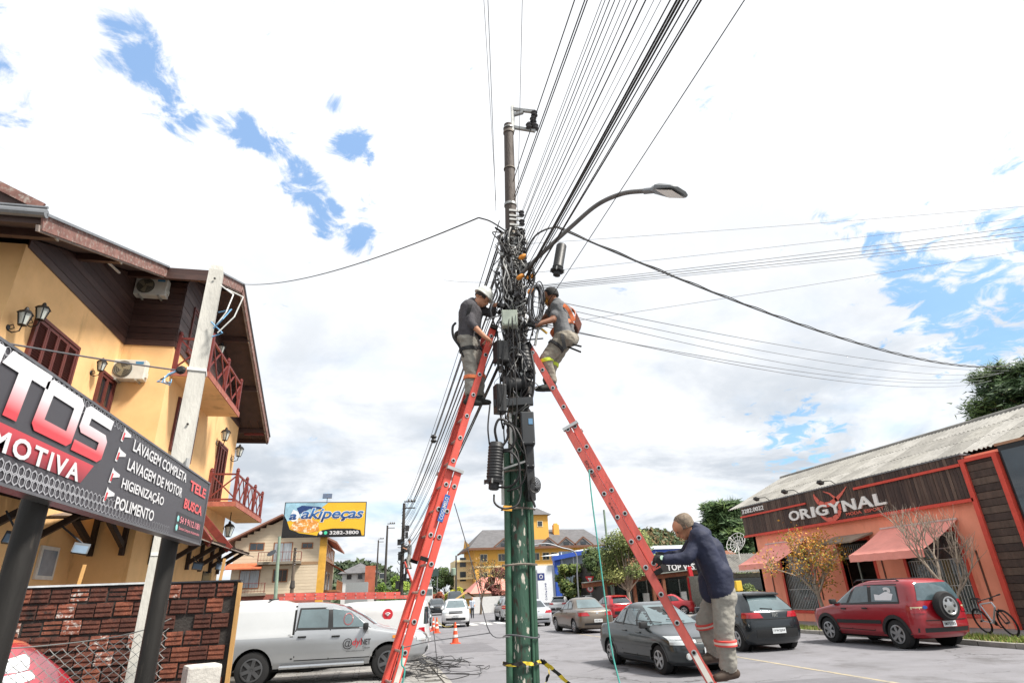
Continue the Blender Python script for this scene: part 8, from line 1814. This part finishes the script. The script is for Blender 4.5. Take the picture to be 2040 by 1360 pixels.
# --- right worker
J = dict(hd=(2.155, 6.786, 5.442), ne=(2.227, 6.742, 5.332), ns=(2.197, 6.604, 5.178), fs=(2.253, 6.902, 5.345), ch=(2.279, 6.724, 5.145), pe=(2.298, 6.718, 4.877), nh=(2.243, 6.631, 4.77), fh=(2.364, 6.822, 4.86),
    nel=(2.092, 6.554, 4.971), nwr=(1.836, 6.548, 4.873), nti=(1.735, 6.616, 4.913), fel=(2.117, 6.965, 5.204), fwr=(1.906, 6.839, 5.056), fti=(1.764, 6.774, 5.032),
    nkn=(2.013, 6.704, 4.472), nan=(2.073, 6.728, 4.161), nto=(1.93, 6.708, 4.069), nhe=(2.104, 6.739, 4.086), fkn=(2.156, 6.912, 4.517), fan=(2.088, 6.932, 4.233), fto=(1.923, 6.897, 4.126), fhe=(2.126, 6.942, 4.147))
wr = thing('person', 'worker in grey t-shirt and orange harness standing on the right ladder', 'person', (J['nhe'][0], J['nhe'][1], J['nhe'][2]-.03))
sg_ = []; torso(sg_, J, 0, .108, .10, .108)
limb(sg_, J['ns'], E_(J['ns']).lerp(E_(J['nel']), .62), E_(J['ns']).lerp(E_(J['nel']), .65), .070, .064, .062, 0, 0); limb(sg_, E_(J['ns']).lerp(E_(J['nel']), .6), J['nel'], J['nwr'], .050, .044, .030, 1, 1); hand(sg_, J['nwr'], J['nti'], (.1, .5, -.6), 4, .6, -1, 1.1)
limb(sg_, J['fs'], E_(J['fs']).lerp(E_(J['fel']), .6), E_(J['fs']).lerp(E_(J['fel']), .65), .070, .062, .06, 0, 0); limb(sg_, E_(J['fs']).lerp(E_(J['fel']), .6), J['fel'], J['fwr'], .050, .044, .030, 1, 1); hand(sg_, J['fwr'], J['fti'], (.1, -.5, -.6), 4, .6, 1, 1.1)
limb(sg_, J['nh'], J['nkn'], E_(J['nan']) + E_((0, 0, .04)), .112, .088, .070, 2, 2); limb(sg_, J['fh'], J['fkn'], E_(J['fan']) + E_((0, 0, .04)), .112, .088, .070, 2, 2); sg_.append((J['nh'], J['fh'], .120, .120, 2)); sg_.append((E_(J['nh']) + right_v*.05 - E_((0, 0, .03)), E_(J['fh']) + right_v*.05 - E_((0, 0, .03)), .105, .105, 2))
shoe(sg_, J['nan'], J['nto'], J['nhe'], 3, 1.1); shoe(sg_, J['fan'], J['fto'], J['fhe'], 3, 1.1)
sg_.append((J['ne'], E_(J['hd']) - E_((0, 0, .04)) + right_v*.02, .056, .054, 1)); fc = (-right_v*.82 + E_((0, 0, -.5))); HD = head_segs(sg_, J['hd'], fc, (-right_v*.45 + E_((0, 0, .85))), 1)
fuse(wr, sg_, [m_tee, m_skin2, m_trou2, m_boot, m_glove], .0105, .007, 2); eyes(wr, *HD)
c, f, u, l = HD; b = MB(); b.lathe([(.098, -.03), (.103, .0), (.1, .05), (.08, .09), (.045, .115), (.001, .122)], c - f*.022, (u - f*.35), 20); b.build('cap', M('black cap', '#1d1b1b', .8, var=.1), wr, smooth=True)
b = MB(); b.add([c + f*.07 + l*.088 - u*.01, c + f*.115 + l*.04 - u*.02, c + f*.115 - l*.04 - u*.02, c + f*.07 - l*.088 - u*.01, c + f*.075 + l*.078 - u*.075, c + f*.11 + l*.03 - u*.10, c + f*.11 - l*.03 - u*.10, c + f*.075 - l*.078 - u*.075], [(0, 1, 5, 4), (1, 2, 6, 5), (2, 3, 7, 6)]); b.build('face_mask', M('yellow mask', '#c98a2c', .7, var=.2, scale=20, col2='#2a241c', mixlo=.5, mixhi=.54), wr)
ring(wr, 'knee_tape', J['nkn'], J['nan'], .06, .089, .045, m_hiv); ring(wr, 'knee_tape', J['fkn'], J['fan'], .1, .089, .045, m_hiv)
ring(wr, 'thigh_strap', J['nh'], J['nkn'], .42, .11, .045, m_blackw); ring(wr, 'waist_belt', E_(J['pe']) + E_((0, 0, .02)) - right_v*.01, E_(J['pe']) + E_((.0, 0, .12)) - right_v*.06, .4, .168, .06, m_orange)
strap(wr, [E_(J['ns']) + E_((0, 0, .065)) - away*.02, E_(J['ns']) - away*.09 + right_v*.09 + E_((0, 0, -.03)), E_(J['ch']) - away*.14 + right_v*.10 + E_((0, 0, -.05)), E_(J['pe']) - away*.12 + right_v*.12 + E_((0, 0, .10))], .05, m_orange, -away)
strap(wr, [E_(J['fs']) + E_((0, 0, .07)), E_(J['ch']) + right_v*.16 + E_((0, 0, .05)), E_(J['ch']) + right_v*.165 - away*.06 + E_((0, 0, -.12))], .05, m_orange, right_v)
strap(wr, [E_(J['ch']) - away*.14 + right_v*.02 + E_((0, 0, -.12)), E_(J['ch']) - away*.15 - right_v*.08 + E_((0, 0, -.10)), E_(J['ch']) - away*.1 - right_v*.15 + E_((0, 0, -.09))], .05, m_orange, -away)
strap(wr, [E_(J['pe']) - away*.15 - right_v*.04 + E_((0, 0, .04)), E_(J['nh']) - away*.13 - right_v*.02 + E_((0, 0, -.06)), E_(J['nh']) - away*.12 - right_v*.0 + E_((0, 0, -.22))], .045, m_blackw, -away)
b = MB(); q_ = E_(J['ch']) + right_v*.20 + E_((0, 0, -.09)); b.add([q_ + E_((0, 0, .12)), q_ + right_v*.06 + E_((0, 0, -.06)), q_ + E_((0, 0, -.16)), q_ - right_v*.04 + E_((0, 0, -.05)), q_ + away*.18 + E_((0, 0, .12)), q_ + right_v*.06 + away*.18 + E_((0, 0, -.06)), q_ + away*.18 + E_((0, 0, -.16)), q_ - right_v*.04 + away*.18 + E_((0, 0, -.05))], [(0, 1, 2, 3), (7, 6, 5, 4), (0, 4, 5, 1), (1, 5, 6, 2), (2, 6, 7, 3), (3, 7, 4, 0)])
o = b.build('tool_bag', M('brown canvas bag', '#7d5347', .9, var=.15), bevel=.01); tag(o, 'small brown bag on the back of the right worker', 'bag')
for (p, q, lab) in (((2.32, 6.657, 4.693), (2.445, 6.538, 4.607), 'upper'), ((2.299, 6.665, 4.652), (2.433, 6.542, 4.531), 'lower')):
    b = MB(); b.tube([p, q], .013, 8); o = b.build('bolt_cutter', m_bk, smooth=True); tag(o, '%s of the two black tool grips sticking out behind the right worker' % lab, 'tool')
ctr = thing('cable_cutter', 'cable cutter with yellow handle hanging between the pole and the right worker', 'tool', (1.945, 6.62, 4.827))
b = MB(); b.tube([(2.018, 6.598, 4.793), (1.954, 6.597, 4.846), (1.901, 6.591, 4.883)], .018, 6); b.build('handle', M('yellow grip', '#c9a23a', .6), ctr, smooth=True); b = MB(); b.cbox((1.9, 6.592, 4.869), (.1, .03, .05)); b.tube([(1.906, 6.59, 4.868), (1.873, 6.589, 4.752), (1.847, 6.596, 4.614)], .016, 6); b.build('jaw', m_steel, ctr)
for (p, q, lab) in (((1.657, 6.647, 4.808), (2.037, 6.592, 4.906), 'upper black rope from the pole to the right worker'), ((1.665, 6.645, 4.695), (1.965, 6.614, 4.726), 'lower black rope from the pole to the right worker'), ((1.226, 6.638, 4.956), (1.453, 6.643, 5.052), 'grey rope from the pole to the left worker')):
    b = MB(); b.tube([p, q], .010, 6); o = b.build('work_lanyard', m_wireg if p[0] < 1.5 else m_wire, smooth=True); tag(o, lab, 'rope')
# --- man climbing at the lower right
J = dict(hd=(3.172, 5.924, 2.315), ne=(3.265, 5.874, 2.263), ns=(3.214, 5.696, 2.173), fs=(3.367, 6.023, 2.218), ch=(3.363, 5.818, 2.052), pe=(3.417, 5.786, 1.723), nh=(3.368, 5.676, 1.668), fh=(3.444, 5.933, 1.658),
    nel=(3.034, 5.681, 1.985), nwr=(2.834, 5.761, 1.985), nti=(2.751, 5.845, 2.006), fel=(3.252, 6.108, 2.048), fwr=(3.037, 6.129, 2.03), fti=(2.917, 6.142, 2.044),
    nkn=(3.312, 5.686, 1.332), nan=(3.312, 5.709, 1.006), nto=(3.165, 5.7, 0.925), nhe=(3.377, 5.717, 0.939), fkn=(3.296, 5.993, 1.383), fan=(3.367, 6.023, 1.106), fto=(3.208, 6.018, 1.044), fhe=(3.393, 6.031, 1.046))
wb = thing('person', 'fair haired man in navy jacket climbing the right ladder', 'person', (J['nhe'][0], J['nhe'][1], J['nhe'][2]-.03))
sg_ = []; torso(sg_, J, 0, .112, .11, .122)
hem = E_(J['pe'])
for q_ in (J['nh'], J['fh']): sg_.append((E_(q_) + E_((0, 0, .16)), E_(q_) + E_((0, 0, .02)) - right_v*.02, .122, .130, 0))
sg_.append((hem - right_v*.10 + E_((0, 0, .05)), hem - right_v*.11 - E_((0, 0, .05)), .12, .11, 0))
limb(sg_, J['ns'], J['nel'], J['nwr'], .078, .062, .048, 0, 0); limb(sg_, J['fs'], J['fel'], J['fwr'], .078, .062, .048, 0, 0)
sg_.append((J['nwr'], E_(J['nwr']).lerp(E_(J['nti']), .3), .046, .04, 4)); hand(sg_, J['nwr'], J['nti'], (.1, .9, -.3), 4, .8, 1, 1.15); hand(sg_, J['fwr'], J['fti'], (.1, -.9, -.3), 4, .8, -1, 1.15)
limb(sg_, J['nh'], J['nkn'], E_(J['nan']) + E_((0, 0, .03)), .118, .094, .082, 2, 2); limb(sg_, J['fh'], J['fkn'], E_(J['fan']) + E_((0, 0, .03)), .118, .094, .082, 2, 2); sg_.append((E_(J['nh']) - E_((0, 0, .05)), E_(J['fh']) - E_((0, 0, .05)), .12, .12, 2))
shoe(sg_, J['nan'], J['nto'], J['nhe'], 3, 1.1); shoe(sg_, J['fan'], J['fto'], J['fhe'], 3, 1.1)
sg_.append((J['ne'], E_(J['hd']) - E_((0, 0, .03)) + right_v*.03, .062, .06, 1)); fc = (-right_v*.80 + E_((0, 0, -.58))); HD = head_segs(sg_, J['hd'], fc, (-right_v*.5 + E_((0, 0, .85))), 1, 1.0)
sg_.append((E_(J['ne']) + right_v*.02 + E_((0, 0, .02)), E_(J['ne']) + right_v*.09 - E_((0, 0, .04)), .07, .085, 0))
fuse(wb, sg_, [m_navy, m_skin, m_trou, m_boot2, m_glove], .0105, .008, 3); eyes(wb, *HD, 1.06)
c, f, u, l = HD; mb = MB(); rh_ = random.Random(8)
prof = [(.094, -.04), (.101, -.01), (.103, .04), (.086, .085), (.055, .11), (.001, .118)]; mb.lathe(prof, c - f*.028 + u*.005, (u - f*.25), 22)
for i in range(900):   # short hair tufts
    d_ = E_((rh_.gauss(0, 1), rh_.gauss(0, 1), rh_.gauss(0, 1))).normalized()
    if d_.dot(f) > .35 - .5*max(0, d_.dot(u)) or d_.dot(u) < -.45: continue
    p_ = c - f*.026 + u*.012 + d_*.100; mb.add([p_ + d_.orthogonal().normalized()*.004, p_ - d_.orthogonal().normalized()*.004, p_ + d_*.014 + f*.012 - u*.004], [(0, 1, 2)])
mb.build('hair', M('greying fair hair', '#75685a', .85, var=.4, scale=40), wb, smooth=True)
for (a, b_, t_) in ((J['nkn'], J['nan'], .34), (J['fkn'], J['fan'], .06)):
    ring(wb, 'knee_tape', a, b_, t_-.05, .100, .022, m_redr); ring(wb, 'knee_tape', a, b_, t_, .100, .03, m_refl); ring(wb, 'knee_tape', a, b_, t_+.05, .100, .022, m_redr)
b = MB(); b.lathe([(.022, 0), (.02, .004)], E_(J['nwr']).lerp(E_(J['nti']), .35) - away*.05 + E_((0, 0, .01)), -away, 12); b.build('glove_badge', M('pale green badge', '#bfe0c8', .6), wb)
# --- far worker on his ladder, pedestrian
def far_person(lab, foot, h, face, top, legs, skin=m_skin, armup=False):
    f0 = E_(foot); t = thing('person', lab, 'person', f0); F_ = E_(face).normalized(); Lr = E_((-F_.y, F_.x, 0)); S2 = []; k = h/1.75; Z = lambda z: E_((0, 0, z*k))
    for sd in (-1, 1):
        hp_ = f0 + Lr*.09*sd*k + Z(.9); kn = f0 + Lr*.10*sd*k + Z(.48) + F_*(.10 if sd > 0 else .0)*k; an = f0 + Lr*.10*sd*k + Z(.08) - F_*.12*k*(1 if sd < 0 else -.4)
        S2 += [(hp_, kn, .095*k, .075*k, 1), (kn, an, .075*k, .055*k, 1), (an - Z(.03), an + F_*.15*k - Z(.04), .045*k, .035*k, 2)]
        sh_ = f0 + Lr*.18*sd*k + Z(1.40); el = sh_ + Lr*.05*sd*k - Z(.26) + F_*(.12 if armup else 0); ha = el + F_*.24*k + (Z(.12) if armup else -Z(.16)); S2 += [(sh_, el, .06*k, .05*k, 0), (el, ha, .045*k, .035*k, 3), (ha, ha + F_*.07*k, .035*k, .028*k, 3), (sh_, hp_, .10*k, .10*k, 0)]
    S2 += [(f0 + Z(1.35), f0 + Z(.95), .14*k, .13*k, 0), (f0 + Z(1.45), f0 + Z(1.56) + F_*.02*k, .055*k, .055*k, 3), (f0 + Z(1.63) + F_*.02*k, f0 + Z(1.68) + F_*.03*k, .085*k, .085*k, 3)]
    fuse(t, S2, [top, legs, m_boot, skin], .022, .004); return t
fp_ = far_person('worker in grey clothes up the far ladder by the distant utility pole', (2.008, 38.6, 3.248), 1.7, (-1, .15, 0), m_tee, m_trou, armup=True)
fl_ = E_(fp_.location); b = MB(); b.lathe([(.12, 0), (.1, .07), (.04, .12)], (fl_.x-.02, fl_.y, fl_.z+1.66), n=12); b.build('helmet', m_wireg, fp_)
far_person('pedestrian in pale shirt walking beside the white SUV', (8.621, 56.668, -0.3), 1.72, (-.3, -1, 0), M('pale blue shirt', '#b3bdca', .85), M('dark trousers', '#2f3238', .85))
fl2 = thing('extension_ladder', 'distant red ladder leaning on the far utility pole', 'ladder', (3.31, 37.845, -0.218)); a0, a1 = E_((3.31, 37.845, -0.218)), E_((1.762, 39.5, 3.732))
for dy in (0, .4):
    b = MB(); b.bar(a0 + E_((0, dy, 0)), a1 + E_((0, dy, 0)), .05, .09); b.build('rail', m_lred, fl2)
for k in range(16):
    c = a0.lerp(a1, (k+.5)/16); b = MB(); b.tube([c, c + E_((0, .4, 0))], .02, 6); b.build('rung', m_alu, fl2)


# ------------------------------------------------------------------ street trees
tree('street_tree', 'small street tree with thin orange yellow leaves in front of the salmon shop', (17.3, 22.0, .1), 4.3, 2, 2600, ('#c98d3a', '#b7862f', '#8f8f3c', '#d3a04c'), 'autumn', 12, .085, .36, .10, 4, m_bark2, kids=3, spread=.72, clump=.34, lean=(0, .05))
tree('street_tree', 'bare leafless street tree behind the red SUV in front of the shop', (16.6, 15.55, .1), 3.7, 2, 0, ('#777777',), 'bare', 5, .085, .40, .1, 5, m_bark2, kids=3, spread=.55, lean=(.0, .08), up=.5)
OG = ('#7f8a4e', '#6b7741', '#95985c', '#5a6638'); DG = ('#3f5230', '#4c5f36', '#5d6c3c', '#34452a'); MG = ('#5a6b34', '#6d7a3c', '#4a5a2e', '#837f40')
def at_tree(fn, *a, **k): return fn(*a, **k)
tp_ = (16.54, 21.507, 1.854, 5.669)
blob_tree('street_tree', 'large olive green street tree behind the right ladder', ((tp_[0]+tp_[1])/2, 45.5, -.3), tp_[3]+.5, (tp_[1]-tp_[0])*.52, 2.1, 15000, OG, 'olive', 3, .17, .16, 16, bark=m_bark2)
tp_ = (18.039, 21.886, 1.939, 5.245)
blob_tree('street_tree', 'dark green street tree left of the olive tree', ((tp_[0]+tp_[1])/2, 52, -.3), tp_[3]+.4, (tp_[1]-tp_[0])*.55, 2.0, 13000, DG, 'dark', 4, .2, .16, 14)
tp_ = (16.253, 19.18, 1.021, 4.57)
blob_tree('street_tree', 'slim yellowish green tree in front of the blue column', ((tp_[0]+tp_[1])/2, 56, -.3), tp_[3]+.3, (tp_[1]-tp_[0])*.5, 2.1, 7000, MG, 'mid', 6, .2, .12, 12)
for (rc0, Y, lab, cols, key, sd, n) in (((0.256, 2.784, 1.071, 3.563), 55, 'bushy green tree behind the red roof ladder', ('#6f8a35', '#5c7730', '#86993f', '#4a6329'), 'bush', 7, 9000), ((9.993, 15.831, 0.996, 7.455), 118, 'sparse dark tree far down the street', DG, 'dark', 8, 5000), ((11.406, 14.752, 0.788, 3.011), 105, 'low yellow green bush at the far roadside', ('#a3a03a', '#8a9034'), 'yb', 9, 2500), ((8.825, 10.71, 0.368, 2.172), 100, 'low reddish bush at the far roadside', ('#8a4a3a', '#75503a'), 'rb', 10, 2000), ((12.936, 14.957, 0.629, 4.946), 72, 'tree with dark red leaves left of the green pole', ('#7a4a44', '#6a3f3c', '#8a5a4c'), 'rt', 11, 6000), ((0.741, 1.397, 0.372, 1.789), 27, 'dark green hedge column beside the white van', ('#2f4226', '#3c4f2c', '#26361f'), 'hedge', 12, 7000)):
    w_ = (rc0[1]-rc0[0])/2; zt_ = rc0[3]; zb = rc0[2]
    blob_tree('tree' if 'bush' not in lab and 'hedge' not in lab else 'bush', lab, (rc0[0]+w_, Y, gz(Y)), zt_-gz(Y), w_*1.15, (zt_-zb)/2*1.05, n, cols, key, sd, .14 if Y < 60 else .35, .12, 11)
tree('tree', 'thin leafless tree in front of the white boundary wall', (10.9, 66, -.3), 6.0, 2, 700, ('#7d7a4a', '#8a6a4a'), 'thin', 15, .13, .34, .2, 4, m_bark, kids=3, spread=.6, clump=.6)
# araucaria-like conifers: tiers of drooping tufts
def conifer(lab, base, h, r0, cols, key, seed, tiers=7, leaf=.3, per=420, zmin=.35):
    rt = random.Random(seed); base = Vector(base); root = thing('conifer_tree', lab, 'tree', base); mt = MB(); mt.tube([base, base + Vector((0, 0, h))], [.35, .06], 8); ml = MB()
    for k in range(tiers):
        z = base.z + h*(zmin + (1-zmin)*(k+.6)/tiers); rr_ = r0*(1 - .55*(k/tiers)**1.6)*rt.uniform(.8, 1.1)
        for q in range(9):
            a = 2*math.pi*q/9 + rt.uniform(-.3, .3); tip = Vector((base.x + math.cos(a)*rr_, base.y + math.sin(a)*rr_, z + rt.uniform(-.1, .35)*rr_*.4)); mt.tube([(base.x, base.y, z-.3), tip], [.07, .02], 5)
            tone = rt.randrange(len(cols))
            for i in range(per//9):
                f = rt.random()**.45; c = Vector((base.x, base.y, z)).lerp(tip, f) + Vector((rt.gauss(0, .22), rt.gauss(0, .22), rt.gauss(.1, .16)))*r0*.42
                d = Vector((rt.gauss(0, 1), rt.gauss(0, 1), rt.gauss(.3, .8))).normalized(); s_ = leaf*rt.uniform(.6, 1.3); ml.cur = tone if rt.random() < .7 else rt.randrange(len(cols)); u = d.orthogonal().normalized()
                ml.add([c - u*s_*.13, c + u*s_*.13, c + d*s_], [(0, 1, 2)])
    mt.build('trunk', m_bark, root, smooth=True); ml.build('crown', leafmats(key, cols), root)
PG_ = ('#3c5232', '#4a623a', '#5d7240', '#304628')
cq = (40.268, 46.506, 5.321, 10.812)
conifer('dark spreading conifer behind the satellite dish', ((cq[0]+cq[1])/2, 70, -.3), cq[3]+.3, (cq[1]-cq[0])*.55, PG_, 'pine', 3, 6, .9, 3200, .42)
q_ = (30., 21.214, 10.016)
conifer('dark green pine rising behind the shop roof at the right edge', (31.0, q_[1]+.3, 0), 11.0, 2.6, PG_, 'pine2', 5, 6, .34, 5200, .6)
# ------------------------------------------------------------------ signs, lamps, cones, bicycle
m_signr = M('red sign face', '#b81f2a', .45); m_signw = M('white sign face', '#d8d8d6', .45)
ys_ = thing('yield_sign', 'red and white yield sign above a round prohibition sign on one post', 'sign', (16.163, 46.5, -0.3))
yc = Vector((16.323, 46.5, 2.4)); r_ = .42
def tri(c, r_, off): return [(c.x + r_*math.sin(R(a)), c.y - off, c.z + r_*math.cos(R(a))) for a in (180, 300, 60)]
b = MB(); b.prism(tri(yc, r_, 0), (0, .02, 0)); b.build('yield_plate', m_signr, ys_); b = MB(); b.poly(tri(yc, r_*.5, .006)); b.build('yield_centre', m_signw, ys_)
rcn = Vector((16.28, 46.5, 1.736)); b = MB(); b.lathe([(.27, 0), (.27, .02)], rcn + Vector((0, .01, 0)), (0, -1, 0), 24); b.build('round_plate', m_signr, ys_); b = MB(); b.lathe([(.2, 0), (.2, .004)], rcn - Vector((0, .012, 0)), (0, -1, 0), 24); b.build('round_centre', m_signw, ys_)
b = MB(); b.tube([rcn + Vector((.06, -.02, -.1)), rcn + Vector((.06, -.02, .04)), rcn + Vector((-.05, -.02, .07)), rcn + Vector((-.09, -.02, .0))], .025, 5); b.bar(rcn + Vector((-.14, -.022, -.12)), rcn + Vector((.14, -.022, .12)), .01, .04, (0, 1, 0)); b.build('arrow_symbol', m_trim, ys_)
b = MB(); b.tube([(yc.x, 46.55, -.3), (yc.x, 46.55, yc.z+.1)], .035, 8); b.build('post', m_gutter, ys_)
ml_ = thing('street_lamp', 'slender grey street lamp with long arm in front of the hotel', 'street lamp', (16.401, 50., -0.3))
b = MB(); b.tube(spl([(16.444, 50., -0.3), (16.463, 50., 2.602), (16.494, 50., 4.493), (15.247, 50., 5.004), (14.037, 50., 5.353), (12.808, 50., 5.261)], 6), .06, 8); b.build('mast', m_gutter, ml_, smooth=True); b = MB(); b.cbox((12.633, 50., 5.225), (.7, .2, .1)); b.build('head', m_gutter, ml_)
simple_pole('mast', 'tall thin green mast behind the olive tree', (19.437, 50., -0.3), (19.394, 50., 8.042), .12, .09, m_gpole)
sb = thing('road_sign', 'back of a dark green overhead road sign far down the street', 'sign', (9.0, 105, -.3)); sq = (9.122, 10.376, 4.599, 5.692)
b = MB(); b.box((sq[0], 105, sq[2]), (sq[1], 105.1, sq[3])); b.build('plate', M('dark green sign', '#2a3f3c', .6), sb); b = MB(); b.tube([(sq[1]-.2, 105.2, -.3), (sq[1]-.2, 105.2, sq[3])], .08, 8); b.build('post', m_gutter, sb)
def cone(lab, p, s=1.0):
    p = Vector(p); t = thing('traffic_cone', lab, 'traffic cone', p, group='orange traffic cones'); mo = M('orange cone plastic', '#d8502c', .6, var=.08); mw = M('white cone band', '#d8d4ce', .5)
    b = MB(); b.box((p.x-.19*s, p.y-.19*s, p.z), (p.x+.19*s, p.y+.19*s, p.z+.03*s)); b.build('base', mo, t, bevel=.01)
    prev = .13
    H_ = .75*s; bands = ((0.04, .30, mo), (.30, .42, mw), (.42, .60, mo), (.60, .72, mw), (.72, 1.0, mo))
    for a, c, mt_ in bands:
        b = MB(); b.lathe([((.135-.105*a)*s, p.z*0+a*H_), ((.135-.105*c)*s, c*H_)], p, n=18); b.build('band' if mt_ is mw else 'shell', mt_, t, smooth=True)
cone('nearest orange and white traffic cone standing on the road', (3.332, 26.592, -0.106), 1.05); cone('traffic cone in front of the white SUV bumper', (3.506, 36.256, -0.203), 1.05); cone('traffic cone just left of the cone by the white SUV', (3.556, 38.951, -0.23), 1.0); cone('traffic cone beside the foot of the left ladder', (2.791, 43.277, -0.273), 1.0)
b = MB(); b.tube(cat(Vector((3.506, 36.256, -0.203)) + Vector((0, 0, .7)), Vector((3.332, 26.592, -0.106)) + Vector((0, 0, .75)), .25, 10), .02, 5); o = b.build('barrier_tape', m_tape); tag(o, 'yellow tape slung between two traffic cones', 'tape')
# bicycle leaning at the bare tree
bk = thing('bicycle', 'white mountain bike leaning against the bare tree beside the red SUV', 'bicycle', (16.3, 14.9, .12))
m_bf = M('white blue bike frame', '#c3ccd2', .35, .2, var=.06, coat=.5)
lean_ = Matrix.Rotation(R(-16), 4, (0, 1, 0)); o0 = Vector((17.0, 14.72, .13)); hdg = R(-108)
Mx = Matrix.Translation(o0) @ Matrix.Rotation(hdg, 4, 'Z') @ Matrix.Rotation(R(14), 4, 'X')
def bp3(x, z, y=0): return Mx @ Vector((x, y, z))
RW, FW, BBk, STt, HTt, HTb, SD_ = (-.52, .34), (.56, .34), (-.06, .30), (-.20, .80), (.36, .86), (.40, .74), (-.22, .92)
for nm, c_ in (('wheel', RW), ('wheel', FW)):
    b = MB(); b.tube([bp3(c_[0] + .325*math.cos(i*.2094), c_[1] + .325*math.sin(i*.2094)) for i in range(31)], .024, 6, cap=False); w_ = b.build(nm, m_tyre, bk, smooth=True)
    b = MB(); b.tube([bp3(c_[0] + .295*math.cos(i*.2094), c_[1] + .295*math.sin(i*.2094)) for i in range(31)], .010, 5, cap=False); b.build('rim', m_trim, w_, smooth=True)
    for k in range(12):
        a = k*math.pi/6; b = MB(); b.tube([bp3(*c_), bp3(c_[0] + .29*math.cos(a), c_[1] + .29*math.sin(a))], .0025, 4); b.build('spoke', m_steel, w_)
    b = MB(); b.tube([bp3(c_[0], c_[1], -.05), bp3(c_[0], c_[1], .05)], .025, 8); b.build('hub', m_trim, w_)
for p, q, r_ in ((BBk, STt, .019), (STt, HTt, .019), (BBk, HTb, .024), (BBk, RW, .012), (STt, RW, .011), (HTt, HTb, .024)):
    b = MB(); b.tube([bp3(*p), bp3(*q)], r_, 8); b.build('frame_tube', m_bf, bk, smooth=True)
for sd in (-.06, .06):
    b = MB(); b.tube([bp3(.42, .68, sd*.6), bp3(.50, .50, sd), bp3(*FW, sd)], .016, 6); b.build('fork_leg', m_trim, bk, smooth=True)
b = MB(); b.tube([bp3(*STt), bp3(*SD_)], .014, 6); b.build('seat_post', m_trim, bk); b = MB(); b.add([bp3(-.36, .93, -.07), bp3(-.36, .93, .07), bp3(-.05, .935, .02), bp3(-.05, .935, -.02), bp3(-.36, .97, -.06), bp3(-.36, .97, .06), bp3(-.05, .95, .015), bp3(-.05, .95, -.015)], [(3, 2, 1, 0), (4, 5, 6, 7), (0, 1, 5, 4), (1, 2, 6, 5), (2, 3, 7, 6), (3, 0, 4, 7)]); b.build('saddle', m_trim, bk)
b = MB(); b.tube([bp3(.34, .90), bp3(.40, .96), bp3(.40, .98)], .016, 6); b.tube([bp3(.36, .98, -.33), bp3(.41, .98, 0), bp3(.36, .98, .33)], .014, 6); b.build('handlebar', m_trim, bk, smooth=True)
for sd in (-.33, .33):
    b = MB(); b.tube([bp3(.37, .98, sd), bp3(.36, .98, sd*.72)], .019, 8); b.build('grip', m_trim, bk)
b = MB(); b.lathe([(.085, -.004), (.085, .004)], bp3(*BBk, .05), (Mx.to_3x3() @ Vector((0, 1, 0))), 18); b.bar(bp3(BBk[0], BBk[1], .06), bp3(BBk[0]+.10, BBk[1]-.13, .07), .02); b.bar(bp3(BBk[0]+.06, BBk[1]-.13, .09), bp3(BBk[0]+.15, BBk[1]-.13, .09), .05, .02); b.build('crankset', m_trim, bk)
# red ladder carried on the roof racks behind the pickup
rl = thing('roof_rack_ladder', 'red extension ladder lying across the vehicle roofs behind the pickup', 'ladder', (-0.85, 17.6, 1.736))
L0, L1 = Vector((-2.4, 17.4, 1.81)), Vector((0.94, 17.4, 1.727))
for k, (dy, dz) in enumerate(((0, 0), (.42, 0), (.05, .09), (.37, .09))):
    b = MB(); b.bar(L0 + Vector((.12*(k//2), dy, dz)), L1 + Vector((-.25*(k//2), dy, dz)), .03, .085); b.build('rail', m_lred2, rl)
n = 13
for k in range(n):
    for dz in (0, .09):
        c = L0.lerp(L1, (k+.5)/n) + Vector((0, 0, dz)); b = MB(); b.tube([c + Vector((0, -.02, 0)), c + Vector((0, .44, 0))], .017, 7); b.build('rung', m_alu, rl)
yb = (22.553, 36., 1.535)
b = MB(); b.box((yb[0]-.2, 36, yb[2]-.3), (yb[0]+.2, 36.3, yb[2]+.3)); b.box((yb[0]-.05, 36.1, -.2), (yb[0]+.05, 36.2, yb[2]-.3)); o = b.build('yellow_box', M('bright yellow box', '#d8b43a', .6, var=.05), bevel=.03); tag(o, 'small bright yellow box on a post behind the black hatchback', 'box')
b = MB(); pts_ = []
hb = random.Random(2)
for (x, y, z, lab) in ((24.0, 37.0, 1.6, 'low green shrub beside the grey roofed shed'), (26.0, 37.2, 1.4, 'low green shrub under the left awning')):
    blob_tree('shrub', lab, (x, y, -.2), z+.2, 1.3, .8, 3000, MG, 'mid', int(x), .12, .04, 8, cat='shrub')
